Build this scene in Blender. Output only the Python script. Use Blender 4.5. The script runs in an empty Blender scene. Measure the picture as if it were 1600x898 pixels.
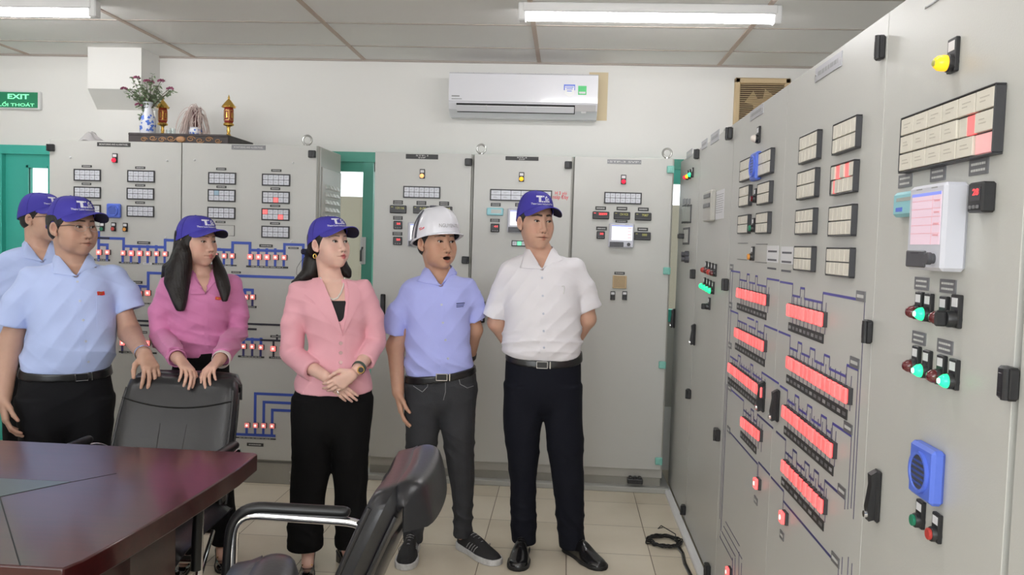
import bpy, math, random
import numpy as np
from mathutils import Vector, Matrix
random.seed(7)
rng = np.random.RandomState(11)
SC = bpy.context.scene
COL = SC.collection
PI = math.pi

# ------------------------------------------------------------------ camera
CAM_F = 1298.13            # focal length in pixels of a 1600 px wide frame
CAM_P, CAM_Y, CAM_R, CAM_H = 0.0536, -0.0637, 0.0298, 1.4624
def cam_axes(p, y, r):
    cy, sy = math.cos(y), math.sin(y); cp, sp = math.cos(p), math.sin(p)
    fwd = np.array([sy*cp, cy*cp, -sp]); right0 = np.array([cy, -sy, 0.0]); up0 = np.cross(right0, fwd)
    cr, sr = math.cos(r), math.sin(r)
    return cr*right0+sr*up0, -sr*right0+cr*up0, fwd
C_R, C_U, C_F = cam_axes(CAM_P, CAM_Y, CAM_R)
C_O = np.array([0, 0, CAM_H])
cam_d = bpy.data.cameras.new('camera'); cam = bpy.data.objects.new('camera', cam_d); COL.objects.link(cam)
cam_d.sensor_width = 36; cam_d.lens = CAM_F/1600*36; cam_d.clip_start = 0.05; cam_d.clip_end = 200
cam.matrix_world = Matrix(((C_R[0], C_U[0], -C_F[0], 0), (C_R[1], C_U[1], -C_F[1], 0), (C_R[2], C_U[2], -C_F[2], CAM_H), (0, 0, 0, 1)))
SC.camera = cam

# ------------------------------------------------------------------ exposure, world, lights
SC.view_settings.view_transform = 'Standard'; SC.view_settings.look = 'None'
SC.view_settings.exposure = 0.24; SC.view_settings.gamma = 1.0
SC.view_settings.use_curve_mapping = False
W_STRENGTH = 2.2           # bright overcast sky outside the windows
TUBE = 34.0                # fluorescent tube emission
AREA = 70.0                # daylight through the window wall behind the camera
world = bpy.data.worlds.new('world'); SC.world = world; world.use_nodes = True
bg = world.node_tree.nodes['Background']; bg.inputs[0].default_value = (0.93, 0.97, 1.0, 1); bg.inputs[1].default_value = W_STRENGTH
al = bpy.data.lights.new('window_daylight', 'AREA'); al.shape = 'RECTANGLE'; al.size = 3.2; al.size_y = 1.3; al.energy = AREA; al.color = (0.95, 0.975, 1.0)
alo = bpy.data.objects.new('window_daylight', al); COL.objects.link(alo)
alo.location = (-1.3, -2.38, 1.65); alo.rotation_euler = (math.radians(90), 0, 0)

# ------------------------------------------------------------------ pixel helpers (a pixel ray met with a real plane)
def ray(u, v): return C_F*CAM_F+C_R*(u-800)-C_U*(v-449)
def hit(u, v, n, d):
    n = np.array(n, float); r = ray(u, v); t = (d-n@C_O)/(n@r); return C_O+r*t
def on_y(u, v, y): return hit(u, v, (0, 1, 0), y)
def on_x(u, v, x): return hit(u, v, (1, 0, 0), x)
def on_z(u, v, z=0): return hit(u, v, (0, 0, 1), z)

# ------------------------------------------------------------------ materials
MATS = {}
def mat(name, col, rough=0.5, metal=0.0, emit=None, es=0.0, noise=0.0, nscale=8.0, bump=0.0, bscale=60.0, coat=0.0, trans=0.0, alpha=1.0, spec=0.5, sheen=0.0, stretch=None):
    if name in MATS: return MATS[name]
    m = bpy.data.materials.new(name); m.use_nodes = True; nt = m.node_tree; N = nt.nodes; L = nt.links
    b = N['Principled BSDF']
    c4 = tuple(col)+(1,)
    b.inputs['Base Color'].default_value = c4; b.inputs['Roughness'].default_value = rough; b.inputs['Metallic'].default_value = metal
    b.inputs['Specular IOR Level'].default_value = spec; b.inputs['Coat Weight'].default_value = coat; b.inputs['Coat Roughness'].default_value = 0.06
    b.inputs['Transmission Weight'].default_value = trans; b.inputs['Alpha'].default_value = alpha; b.inputs['Sheen Weight'].default_value = sheen
    if emit: b.inputs['Emission Color'].default_value = tuple(emit)+(1,); b.inputs['Emission Strength'].default_value = es
    tc = N.new('ShaderNodeTexCoord'); vec = tc.outputs['Object']
    if stretch:
        mp = N.new('ShaderNodeMapping'); mp.inputs['Scale'].default_value = stretch; L.new(vec, mp.inputs[0]); vec = mp.outputs[0]
    if noise > 0:
        nz = N.new('ShaderNodeTexNoise'); nz.inputs['Scale'].default_value = nscale; nz.inputs['Detail'].default_value = 5; L.new(vec, nz.inputs['Vector'])
        mx = N.new('ShaderNodeMix'); mx.data_type = 'RGBA'; mx.blend_type = 'MIX'
        mx.inputs[6].default_value = tuple(max(0, c*(1-noise)) for c in col)+(1,); mx.inputs[7].default_value = tuple(min(1, c*(1+noise)) for c in col)+(1,)
        L.new(nz.outputs['Fac'], mx.inputs[0]); L.new(mx.outputs[2], b.inputs['Base Color'])
    if bump > 0:
        nz = N.new('ShaderNodeTexNoise'); nz.inputs['Scale'].default_value = bscale; nz.inputs['Detail'].default_value = 4; L.new(vec, nz.inputs['Vector'])
        bp = N.new('ShaderNodeBump'); bp.inputs['Strength'].default_value = bump; bp.inputs['Distance'].default_value = 0.01
        L.new(nz.outputs['Fac'], bp.inputs['Height']); L.new(bp.outputs[0], b.inputs['Normal'])
    MATS[name] = m; return m
def M(n): return MATS[n]

mat('wall_paint', (0.84, 0.83, 0.80), 0.75, noise=0.03, nscale=1.2, bump=0.05, bscale=30)
mat('ceiling_board', (0.87, 0.86, 0.83), 0.8, noise=0.05, nscale=0.8)
mat('ceiling_bar', (0.55, 0.44, 0.37), 0.6, noise=0.2, nscale=1.5)
mat('ceiling_groove', (0.42, 0.37, 0.33), 0.7)
mat('cab', (0.56, 0.56, 0.53), 0.36, noise=0.02, nscale=2.0, bump=0.05, bscale=260)
mat('cab_edge', (0.46, 0.46, 0.43), 0.45)
mat('cab_side', (0.50, 0.49, 0.45), 0.32, noise=0.05, nscale=3.0)
mat('plinth', (0.34, 0.33, 0.29), 0.5, noise=0.08)
mat('dark_gap', (0.03, 0.03, 0.03), 0.7)
mat('black_plastic', (0.018, 0.018, 0.02), 0.38)
mat('dark_frame', (0.045, 0.045, 0.05), 0.4)
mat('label_black', (0.035, 0.035, 0.035), 0.5)
mat('label_grey', (0.19, 0.19, 0.20), 0.35, metal=0.3)
mat('label_silver', (0.45, 0.45, 0.48), 0.35, metal=0.4)
mat('ink_white', (0.6, 0.6, 0.58), 0.6)
mat('ink_grey', (0.33, 0.33, 0.34), 0.6)
mat('tile_white', (0.66, 0.67, 0.72), 0.35, emit=(0.8, 0.85, 1), es=0.03)
mat('tile_cream', (0.74, 0.70, 0.61), 0.3)
mat('tile_red', (0.9, 0.15, 0.15), 0.4, emit=(1, 0.12, 0.12), es=0.8)
mat('tile_pink', (0.8, 0.5, 0.5), 0.4, emit=(1, 0.3, 0.3), es=0.25)
mat('tile_blue', (0.35, 0.5, 0.62), 0.35)
mat('tile_green', (0.25, 0.75, 0.5), 0.4, emit=(0.15, 0.9, 0.5), es=0.5)
mat('lamp_red_on', (0.9, 0.2, 0.18), 0.3, emit=(1, 0.13, 0.12), es=1.5)
mat('lamp_red_mid', (0.75, 0.35, 0.33), 0.3, emit=(1, 0.22, 0.2), es=0.35)
mat('lamp_core', (1, 0.6, 0.55), 0.3, emit=(1, 0.5, 0.45), es=1.6)
mat('lamp_red_row', (0.80, 0.26, 0.25), 0.3, emit=(1, 0.06, 0.07), es=.62)
mat('lamp_red_hot', (.9, 0.2, 0.18), 0.3, emit=(1, 0.07, 0.075), es=1.5)
mat('dome_red_off', (0.12, 0.015, 0.02), 0.12, coat=0.5)
mat('dome_red_on', (0.8, 0.02, 0.05), 0.2, emit=(1, 0.03, 0.08), es=0.6)
mat('dome_green_on', (0.02, 0.7, 0.3), 0.2, emit=(0.02, 1, 0.32), es=1.0)
mat('dome_green_core', (0.5, 1, 0.7), 0.2, emit=(0.35, 1, 0.6), es=2.0)
mat('dome_yellow', (0.9, 0.5, 0.02), 0.2, emit=(1, 0.5, 0.02), es=0.8)
mat('dome_amber', (0.9, 0.45, 0.15), 0.2, emit=(1, 0.5, 0.2), es=0.9)
mat('dome_white', (0.75, 0.68, 0.62), 0.3)
mat('button_green', (0.02, 0.22, 0.12), 0.35)
mat('button_red', (0.5, 0.05, 0.04), 0.35)
mat('button_orange', (0.8, 0.33, 0.06), 0.35)
mat('bell_blue', (0.11, 0.19, 0.72), 0.4)
mat('bell_blue_dark', (0.05, 0.09, 0.35), 0.4)
mat('mimic_blue', (0.05, 0.10, 0.48), 0.45)
mat('mimic_navy', (0.05, 0.05, 0.18), 0.45); mat('mimic_violet', (0.085, 0.075, 0.36), .45)
mat('mimic_black', (0.025, 0.025, 0.04), 0.5)
mat('mimic_thin', (0.10, 0.09, 0.16), 0.5)
mat('digit_red', (1, 0.05, 0.05), 0.4, emit=(1, 0.05, 0.06), es=1.3)
mat('digit_yellow', (0.35, 0.34, 0.08), 0.4, emit=(0.8, 0.75, 0.15), es=0.08)
mat('recorder_body', (0.62, 0.63, 0.70), 0.4)
mat('recorder_screen', (0.7, 0.7, 0.7), 0.15, emit=(0.95, 0.95, 1), es=0.6)
mat('screen_pink', (0.55, 0.42, 0.5), 0.15, emit=(0.75, 0.55, 0.62), es=0.45)
mat('screen_blue', (0.2, 0.25, 0.7), 0.2, emit=(0.25, 0.3, 0.9), es=0.4)
mat('screen_line', (0.7, 0.35, 0.4), 0.3, emit=(0.8, 0.35, 0.4), es=0.2)
mat('flap_grey', (0.07, 0.07, 0.08), 0.4)
mat('aqua', (0.30, 0.62, 0.68), 0.4)
mat('lcd_grey', (0.42, 0.45, 0.42), 0.25)
mat('teal_hinge', (0.25, 0.58, 0.50), 0.45)
mat('paper', (0.78, 0.78, 0.80), 0.6)
mat('ink_dark', (0.12, 0.12, 0.14), 0.6)
mat('ink_red', (0.75, 0.06, 0.08), 0.6)
mat('tan_plastic', (0.62, 0.47, 0.28), 0.55, noise=0.1)
mat('tan_dark', (0.16, 0.10, 0.06), 0.7)
mat('steel', (0.55, 0.55, 0.53), 0.3, metal=0.9)
mat('chrome', (0.75, 0.75, 0.77), 0.12, metal=1.0)
mat('dark_chrome', (0.35, 0.35, 0.37), 0.2, metal=0.9)
mat('white_plastic', (0.80, 0.80, 0.80), 0.3)
mat('ac_white', (0.80, 0.80, 0.84), 0.22, coat=0.3)
mat('ac_grey', (0.55, 0.54, 0.54), 0.4)
mat('door_green', (0.055, 0.46, 0.37), 0.4, noise=0.06, nscale=2)
mat('frame_green', (0.05, 0.30, 0.22), 0.4)
mat('tube_glow', (1, 1, 1), 0.5, emit=(1.0, 0.985, 1.0), es=TUBE)
mat('gold', (0.75, 0.48, 0.12), 0.25, metal=0.9)
mat('lacquer_red', (0.28, 0.03, 0.02), 0.3)
mat('porcelain', (0.78, 0.80, 0.86), 0.15, coat=0.4)
mat('porcelain_blue', (0.10, 0.20, 0.65), 0.2)
mat('carved_wood', (0.055, 0.045, 0.045), 0.55, noise=0.4, nscale=20)
mat('carved_wood_light', (0.42, 0.22, 0.10), 0.5, noise=0.3, nscale=30)
mat('leaf', (0.16, 0.22, 0.12), 0.6)
mat('stem_dark', (0.10, 0.08, 0.06), 0.7)
mat('petal', (0.32, 0.08, 0.16), 0.6)
mat('dried_white', (0.62, 0.50, 0.46), 0.7)
mat('incense', (0.10, 0.03, 0.03), 0.7)
mat('leather', (0.012, 0.012, 0.015), 0.30, bump=0.03, bscale=90, spec=0.55)
mat('leather_seam', (0.004, 0.004, 0.004), 0.6)
mat('arm_pad', (0.012, 0.012, 0.013), 0.35)
mat('cable_black', (0.012, 0.012, 0.012), 0.5)
mat('cable_grey', (0.2, 0.2, 0.2), 0.5)
mat('duct_white', (0.84, 0.84, 0.84), 0.4, noise=0.05)
mat('beige_outside', (0.24, 0.21, 0.16), 0.9, noise=0.1, nscale=0.8)
mat('exit_green', (0.02, 0.20, 0.10), 0.35, emit=(0.02, 0.4, 0.18), es=0.12)
mat('exit_letter', (0.25, 0.95, 0.5), 0.4, emit=(0.3, 1, 0.55), es=0.6)
mat('stain', (0.75, 0.63, 0.42), 0.8)

def floor_material():
    m = bpy.data.materials.new('floor_tiles'); m.use_nodes = True; nt = m.node_tree; N = nt.nodes; L = nt.links; b = N['Principled BSDF']
    tc = N.new('ShaderNodeTexCoord'); sx = N.new('ShaderNodeSeparateXYZ'); L.new(tc.outputs['Object'], sx.inputs[0])
    def edge(out, off):
        a = N.new('ShaderNodeMath'); a.operation = 'SUBTRACT'; L.new(out, a.inputs[0]); a.inputs[1].default_value = off-40*0.4
        d = N.new('ShaderNodeMath'); d.operation = 'DIVIDE'; L.new(a.outputs[0], d.inputs[0]); d.inputs[1].default_value = 0.4
        f = N.new('ShaderNodeMath'); f.operation = 'FRACT'; L.new(d.outputs[0], f.inputs[0])
        p = N.new('ShaderNodeMath'); p.operation = 'PINGPONG'; L.new(f.outputs[0], p.inputs[0]); p.inputs[1].default_value = 0.5
        fl = N.new('ShaderNodeMath'); fl.operation = 'FLOOR'; L.new(d.outputs[0], fl.inputs[0])
        return p.outputs[0], fl.outputs[0]
    px, ix = edge(sx.outputs[0], -0.3527); py, iy = edge(sx.outputs[1], 4.7084)
    mn = N.new('ShaderNodeMath'); mn.operation = 'MINIMUM'; L.new(px, mn.inputs[0]); L.new(py, mn.inputs[1])
    rp = N.new('ShaderNodeMapRange'); L.new(mn.outputs[0], rp.inputs[0]); rp.inputs[1].default_value = 0.003; rp.inputs[2].default_value = 0.0075
    cb = N.new('ShaderNodeCombineXYZ'); L.new(ix, cb.inputs[0]); L.new(iy, cb.inputs[1])
    wn = N.new('ShaderNodeTexWhiteNoise'); wn.noise_dimensions = '3D'; L.new(cb.outputs[0], wn.inputs['Vector'])
    nz = N.new('ShaderNodeTexNoise'); nz.inputs['Scale'].default_value = 3.0; nz.inputs['Detail'].default_value = 6; L.new(tc.outputs['Object'], nz.inputs['Vector'])
    mv = N.new('ShaderNodeMath'); mv.operation = 'MULTIPLY_ADD'; L.new(wn.outputs['Value'], mv.inputs[0]); mv.inputs[1].default_value = 0.35; L.new(nz.outputs['Fac'], mv.inputs[2])
    c = N.new('ShaderNodeMix'); c.data_type = 'RGBA'; c.inputs[6].default_value = (0.68, 0.60, 0.46, 1); c.inputs[7].default_value = (0.82, 0.75, 0.61, 1)
    mr = N.new('ShaderNodeMapRange'); L.new(mv.outputs[0], mr.inputs[0]); mr.inputs[1].default_value = 0.3; mr.inputs[2].default_value = 0.95; L.new(mr.outputs[0], c.inputs[0])
    g = N.new('ShaderNodeMix'); g.data_type = 'RGBA'; L.new(rp.outputs[0], g.inputs[0]); g.inputs[6].default_value = (0.20, 0.16, 0.11, 1); L.new(c.outputs[2], g.inputs[7])
    L.new(g.outputs[2], b.inputs['Base Color'])
    rr = N.new('ShaderNodeMapRange'); L.new(rp.outputs[0], rr.inputs[0]); rr.inputs[3].default_value = 0.8; rr.inputs[4].default_value = 0.27; L.new(rr.outputs[0], b.inputs['Roughness'])
    bp = N.new('ShaderNodeBump'); bp.inputs['Strength'].default_value = 0.4; bp.inputs['Distance'].default_value = 0.002; L.new(rp.outputs[0], bp.inputs['Height']); L.new(bp.outputs[0], b.inputs['Normal'])
    MATS['floor_tiles'] = m
floor_material()
def wood_material():
    m = bpy.data.materials.new('mahogany'); m.use_nodes = True; nt = m.node_tree; N = nt.nodes; L = nt.links; b = N['Principled BSDF']
    tc = N.new('ShaderNodeTexCoord'); mp = N.new('ShaderNodeMapping'); mp.inputs['Scale'].default_value = (1.2, 14, 14); L.new(tc.outputs['Object'], mp.inputs[0])
    nz = N.new('ShaderNodeTexNoise'); nz.inputs['Scale'].default_value = 3; nz.inputs['Detail'].default_value = 8; nz.inputs['Distortion'].default_value = 0.6; L.new(mp.outputs[0], nz.inputs['Vector'])
    c = N.new('ShaderNodeMix'); c.data_type = 'RGBA'; c.inputs[6].default_value = (0.020, 0.003, 0.003, 1); c.inputs[7].default_value = (0.070, 0.009, 0.009, 1)
    L.new(nz.outputs['Fac'], c.inputs[0]); L.new(c.outputs[2], b.inputs['Base Color'])
    b.inputs['Roughness'].default_value = 0.30; b.inputs['Specular IOR Level'].default_value = 0.3; b.inputs['Coat Weight'].default_value = 0.55; b.inputs['Coat Roughness'].default_value = 0.12
    bp = N.new('ShaderNodeBump'); bp.inputs['Strength'].default_value = 0.03; L.new(nz.outputs['Fac'], bp.inputs['Height']); L.new(bp.outputs[0], b.inputs['Normal'])
    MATS['mahogany'] = m
wood_material()
def glass_material():
    m = bpy.data.materials.new('window_glass'); m.use_nodes = True; nt = m.node_tree; N = nt.nodes; L = nt.links
    N.remove(N['Principled BSDF']); t = N.new('ShaderNodeBsdfTransparent'); t.inputs[0].default_value = (0.95, 0.97, 0.97, 1)
    g = N.new('ShaderNodeBsdfGlossy'); g.inputs['Roughness'].default_value = 0.05; mx = N.new('ShaderNodeMixShader'); mx.inputs[0].default_value = 0.08
    L.new(t.outputs[0], mx.inputs[1]); L.new(g.outputs[0], mx.inputs[2]); L.new(mx.outputs[0], N['Material Output'].inputs[0])
    MATS['window_glass'] = m
glass_material()

# ------------------------------------------------------------------ mesh builder
class MB:
    def __init__(s): s.v = []; s.f = []; s.m = []; s.mats = []
    def mi(s, m):
        if isinstance(m, str): m = MATS[m]
        if m not in s.mats: s.mats.append(m)
        return s.mats.index(m)
    def add(s, vs, fs, m):
        o = len(s.v); k = s.mi(m); s.v += [tuple(map(float, p)) for p in vs]
        for f in fs: s.f.append(tuple(i+o for i in f)); s.m.append(k)
        return s
    def box(s, x0, x1, y0, y1, z0, z1, m, bev=0.0, T=None):
        if x0 > x1: x0, x1 = x1, x0
        if y0 > y1: y0, y1 = y1, y0
        if z0 > z1: z0, z1 = z1, z0
        if bev <= 0:
            vs = [(x, y, z) for x in (x0, x1) for y in (y0, y1) for z in (z0, z1)]
            fs = [(0, 1, 3, 2), (4, 6, 7, 5), (0, 4, 5, 1), (2, 3, 7, 6), (0, 2, 6, 4), (1, 5, 7, 3)]
        else:
            b = min(bev, (x1-x0)*.49, (y1-y0)*.49, (z1-z0)*.49); vs = []; idx = {}
            for i, (x, sx) in enumerate(((x0, 1), (x1, -1))):
                for j, (y, sy) in enumerate(((y0, 1), (y1, -1))):
                    for k, (z, sz) in enumerate(((z0, 1), (z1, -1))):
                        for a in range(3):
                            idx[(i, j, k, a)] = len(vs)
                            vs.append((x+(sx*b if a != 0 else 0), y+(sy*b if a != 1 else 0), z+(sz*b if a != 2 else 0)))
            fs = []
            I = idx
            for i in (0, 1): q = [I[(i, 0, 0, 0)], I[(i, 0, 1, 0)], I[(i, 1, 1, 0)], I[(i, 1, 0, 0)]]; fs.append(tuple(q if i == 0 else q[::-1]))
            for j in (0, 1): q = [I[(0, j, 0, 1)], I[(1, j, 0, 1)], I[(1, j, 1, 1)], I[(0, j, 1, 1)]]; fs.append(tuple(q if j == 0 else q[::-1]))
            for k in (0, 1): q = [I[(0, 0, k, 2)], I[(0, 1, k, 2)], I[(1, 1, k, 2)], I[(1, 0, k, 2)]]; fs.append(tuple(q if k == 0 else q[::-1]))
            for i in (0, 1):
                for j in (0, 1): q = [I[(i, j, 0, 0)], I[(i, j, 0, 1)], I[(i, j, 1, 1)], I[(i, j, 1, 0)]]; fs.append(tuple(q if (i+j) % 2 else q[::-1]))
                for k in (0, 1): q = [I[(i, 0, k, 0)], I[(i, 1, k, 0)], I[(i, 1, k, 2)], I[(i, 0, k, 2)]]; fs.append(tuple(q if (i+k) % 2 else q[::-1]))
            for j in (0, 1):
                for k in (0, 1): q = [I[(0, j, k, 1)], I[(0, j, k, 2)], I[(1, j, k, 2)], I[(1, j, k, 1)]]; fs.append(tuple(q if (j+k) % 2 else q[::-1]))
            for i in (0, 1):
                for j in (0, 1):
                    for k in (0, 1): q = [I[(i, j, k, 0)], I[(i, j, k, 1)], I[(i, j, k, 2)]]; fs.append(tuple(q if (i+j+k) % 2 == 0 else q[::-1]))
        if T is not None: vs = [tuple(T @ Vector(p)) for p in vs]
        return s.add(vs, fs, m)
    def prism(s, pts, axis, a, b, m):
        """extrude a polygon; axis 'x','y','z' is the extrusion axis, pts are the two other coordinates"""
        n = len(pts)
        def P(p, t): return {'x': (t, p[0], p[1]), 'y': (p[0], t, p[1]), 'z': (p[0], p[1], t)}[axis]
        vs = [P(p, a) for p in pts]+[P(p, b) for p in pts]
        fs = [tuple(range(n))[::-1], tuple(range(n, 2*n))]+[(i, (i+1) % n, n+(i+1) % n, n+i) for i in range(n)]
        return s.add(vs, fs, m)
    def tube(s, pts, r, m, n=10, closed=False, caps=True):
        P = [Vector(p) for p in pts]; k = len(P); R = r if hasattr(r, '__len__') else [r]*k; vs = []; fs = []
        up = None
        for i in range(k):
            if closed: t = P[(i+1) % k]-P[i-1]
            else: t = P[min(i+1, k-1)]-P[max(i-1, 0)]
            if t.length < 1e-9: t = Vector((0, 0, 1))
            t.normalize()
            if up is None: up = t.orthogonal().normalized()
            else:
                up = up-t*up.dot(t)
                up = up.normalized() if up.length > 1e-6 else t.orthogonal().normalized()
            w = t.cross(up)
            for j in range(n):
                a = 2*PI*j/n; vs.append(P[i]+(up*math.cos(a)+w*math.sin(a))*R[i])
        for i in range(k if closed else k-1):
            i2 = (i+1) % k
            for j in range(n): fs.append((i*n+j, i*n+(j+1) % n, i2*n+(j+1) % n, i2*n+j))
        if not closed and caps: fs.append(tuple(range(n))[::-1]); fs.append(tuple((k-1)*n+j for j in range(n)))
        return s.add(vs, fs, m)
    def cyl(s, p0, p1, r0, r1, m, n=20): return s.tube([p0, p1], [r0, r1], m, n)
    def lathe(s, prof, c, m, n=24, axis='z', sc=(1, 1)):
        vs = []; fs = []; k = len(prof)
        for r, h in prof:
            for j in range(n):
                a = 2*PI*j/n; x, y = r*math.cos(a)*sc[0], r*math.sin(a)*sc[1]
                if axis == 'z': p = (c[0]+x, c[1]+y, c[2]+h)
                elif axis == '-y': p = (c[0]+x, c[1]-h, c[2]+y)
                vs.append(p)
        for i in range(k-1):
            for j in range(n): fs.append((i*n+j, i*n+(j+1) % n, (i+1)*n+(j+1) % n, (i+1)*n+j))
        fs.append(tuple(range(n))[::-1]); fs.append(tuple((k-1)*n+j for j in range(n)))
        return s.add(vs, fs, m)
    def grid(s, rows, m, closed=False):
        """rows of equal-length point lists"""
        n = len(rows[0]); vs = [p for r in rows for p in r]; fs = []
        for i in range(len(rows)-1):
            for j in range(n if closed else n-1): fs.append((i*n+j, i*n+(j+1) % n, (i+1)*n+(j+1) % n, (i+1)*n+j))
        return s.add(vs, fs, m)
    def build(s, name, parent=None, loc=None, rz=0, smooth=35, fix=True, solid=0.0):
        me = bpy.data.meshes.new(name); me.from_pydata(s.v, [], s.f)
        for m in s.mats: me.materials.append(m)
        me.polygons.foreach_set('material_index', s.m); me.update()
        if fix:
            import bmesh
            bm = bmesh.new(); bm.from_mesh(me); bmesh.ops.recalc_face_normals(bm, faces=bm.faces)
            if solid: bmesh.ops.solidify(bm, geom=list(bm.faces), thickness=solid)
            bm.to_mesh(me); bm.free()
        if smooth:
            me.polygons.foreach_set('use_smooth', [True]*len(me.polygons)); me.set_sharp_from_angle(angle=math.radians(smooth))
        o = bpy.data.objects.new(name, me); COL.objects.link(o)
        if parent: o.parent = parent
        if loc is not None: o.location = loc
        o.rotation_euler = (0, 0, rz)
        return o
def tag(o, label, cat, group=None, kind=None):
    if label: o['label'] = label
    if cat: o['category'] = cat
    if group: o['group'] = group
    if kind: o['kind'] = kind
    return o
def empty(name, loc, rz, label, cat, group=None):
    o = bpy.data.objects.new(name, None); COL.objects.link(o); o.location = loc; o.rotation_euler = (0, 0, rz); o.empty_display_size = 0.1
    return tag(o, label, cat, group)
def struct(mb, name, **k):
    o = mb.build(name, **k); o['kind'] = 'structure'; return o
_tc = {}
def text_mesh(txt, size=1.0, weight=0.0):
    """flat outline of a text: (verts Nx2 centred, faces)"""
    key = (txt, weight)
    if key not in _tc:
        cu = bpy.data.curves.new('t', 'FONT'); cu.body = txt; cu.size = 1; cu.align_x = 'CENTER'; cu.align_y = 'CENTER'; cu.offset = weight; cu.resolution_u = 3
        ob = bpy.data.objects.new('t', cu); COL.objects.link(ob); dg = bpy.context.evaluated_depsgraph_get(); dg.update()
        me = bpy.data.meshes.new_from_object(ob.evaluated_get(dg))
        vs = [(v.co.x, v.co.y) for v in me.vertices]; fs = [tuple(p.vertices) for p in me.polygons]
        bpy.data.objects.remove(ob); bpy.data.curves.remove(cu); bpy.data.meshes.remove(me)
        _tc[key] = (vs, fs)
    vs, fs = _tc[key]
    return [(x*size, y*size) for x, y in vs], fs
def text_fit(mb, txt, cx, cz, w, h, y, m, weight=0.01):
    """lettering lying on a panel facing -y, scaled into w x h"""
    vs, fs = text_mesh(txt, 1, weight)
    if not vs: return
    xs = [v[0] for v in vs]; zs = [v[1] for v in vs]; sx = w/max(1e-6, max(xs)-min(xs)); sz = h/max(1e-6, max(zs)-min(zs))
    mx = (max(xs)+min(xs))/2; mz = (max(zs)+min(zs))/2
    mb.add([(cx+(x-mx)*sx, y, cz+(z-mz)*sz) for x, z in vs], fs, m)
# ================================================================== room shell
H = 2.636; WY = 5.46; LX = -4.6; RX = 1.75; BY = -2.6
m = MB(); m.box(LX-.2, RX+.2, BY-.2, 9.5, -0.12, 0, 'floor_tiles'); struct(m, 'floor')
m = MB(); m.box(LX-.2, RX+.2, BY-.2, WY+.15, H, H+.1, 'ceiling_board'); struct(m, 'ceiling')
# long bars run into the depth, thin joints run across
m = MB()
for j in range(-4, 2):
    x = -0.2149+1.149*j; m.box(x-.0125, x+.0125, BY, WY, H-.006, H+.002, 'ceiling_bar')
struct(m, 'trim_1')
m = MB()
for i in range(0, 15):
    y = 5.0685-.5286*i; m.box(LX, RX, y-.005, y+.005, H-.004, H+.002, 'ceiling_groove')
m.box(LX, RX, WY-.012, WY, H-.012, H, 'ceiling_groove')
struct(m, 'trim_2')
# back wall with the openings behind the cabinets
HD = 1.995   # head of the green joinery
def bx(px, v=260, y=WY): return float(on_y(px, v, y)[0])
m = MB()
m.box(LX, RX+.2, WY, WY+.15, HD+.03, H, 'wall_paint')
xo0 = bx(-90); xo1 = bx(100); xo2 = bx(470); xo3 = 1.12
m.box(LX, xo0, WY, WY+.15, 0, HD+.03, 'wall_paint'); m.box(xo1, xo2, WY, WY+.15, 0, HD+.03, 'wall_paint'); m.box(xo3, RX+.2, WY, WY+.15, 0, HD+.03, 'wall_paint')
m.box(xo2, xo3, WY, WY+.15, 0, .42, 'wall_paint')
struct(m, 'wall_back')
m = MB(); m.box(LX-.15, LX, BY-.15, WY+.15, 0, H, 'wall_paint'); struct(m, 'wall_left')
m = MB(); m.box(RX, RX+.15, BY-.15, WY+.15, 0, H, 'wall_paint'); struct(m, 'wall_right')
m = MB()
m.box(LX, -2.95, BY-.15, BY, 0, H, 'wall_paint'); m.box(.35, RX, BY-.15, BY, 0, H, 'wall_paint')
m.box(-2.95, .35, BY-.15, BY, 0, .95, 'wall_paint'); m.box(-2.95, .35, BY-.15, BY, 2.35, H, 'wall_paint'); struct(m, 'wall_front')
m = MB()
for x in (-2.95, -1.87, -.79, .29): m.box(x, x+.06, BY-.1, BY-.04, .95, 2.35, 'frame_green')
for z in (.95, 2.29): m.box(-2.95, .35, BY-.1, BY-.04, z, z+.06, 'frame_green')
m.box(-2.89, .29, BY-.08, BY-.07, 1.01, 2.29, 'window_glass'); struct(m, 'window_3')
# beam stub and bracket in the top left
cy = float(on_x(221, 75, bx(250, 90))[1]); xr = bx(250, 90); xl = float(on_y(137, 100, cy)[0])
zb = float(on_y(180, 139, cy)[2]); zc = float(on_y(180, 172, WY-.05)[2])
m = MB(); m.box(xl, xr, cy, WY, zb, H, 'wall_paint')
xl2 = float(on_y(152, 172, WY-.06)[0])
vs = [(xl, cy, zb), (xr, cy, zb), (xr, WY, zb), (xl, WY, zb), (xl2, WY-.06, zc), (xr, WY-.06, zc), (xr, WY, zc), (xl2, WY, zc)]
m.add(vs, [(0, 1, 2, 3), (4, 7, 6, 5), (0, 4, 5, 1), (1, 5, 6, 2), (2, 6, 7, 3), (3, 7, 4, 0)], 'wall_paint')
m.box(xl2, xr, WY-.06, WY, HD+.05, zc, 'wall_paint'); struct(m, 'trim_3', smooth=0)
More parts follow.
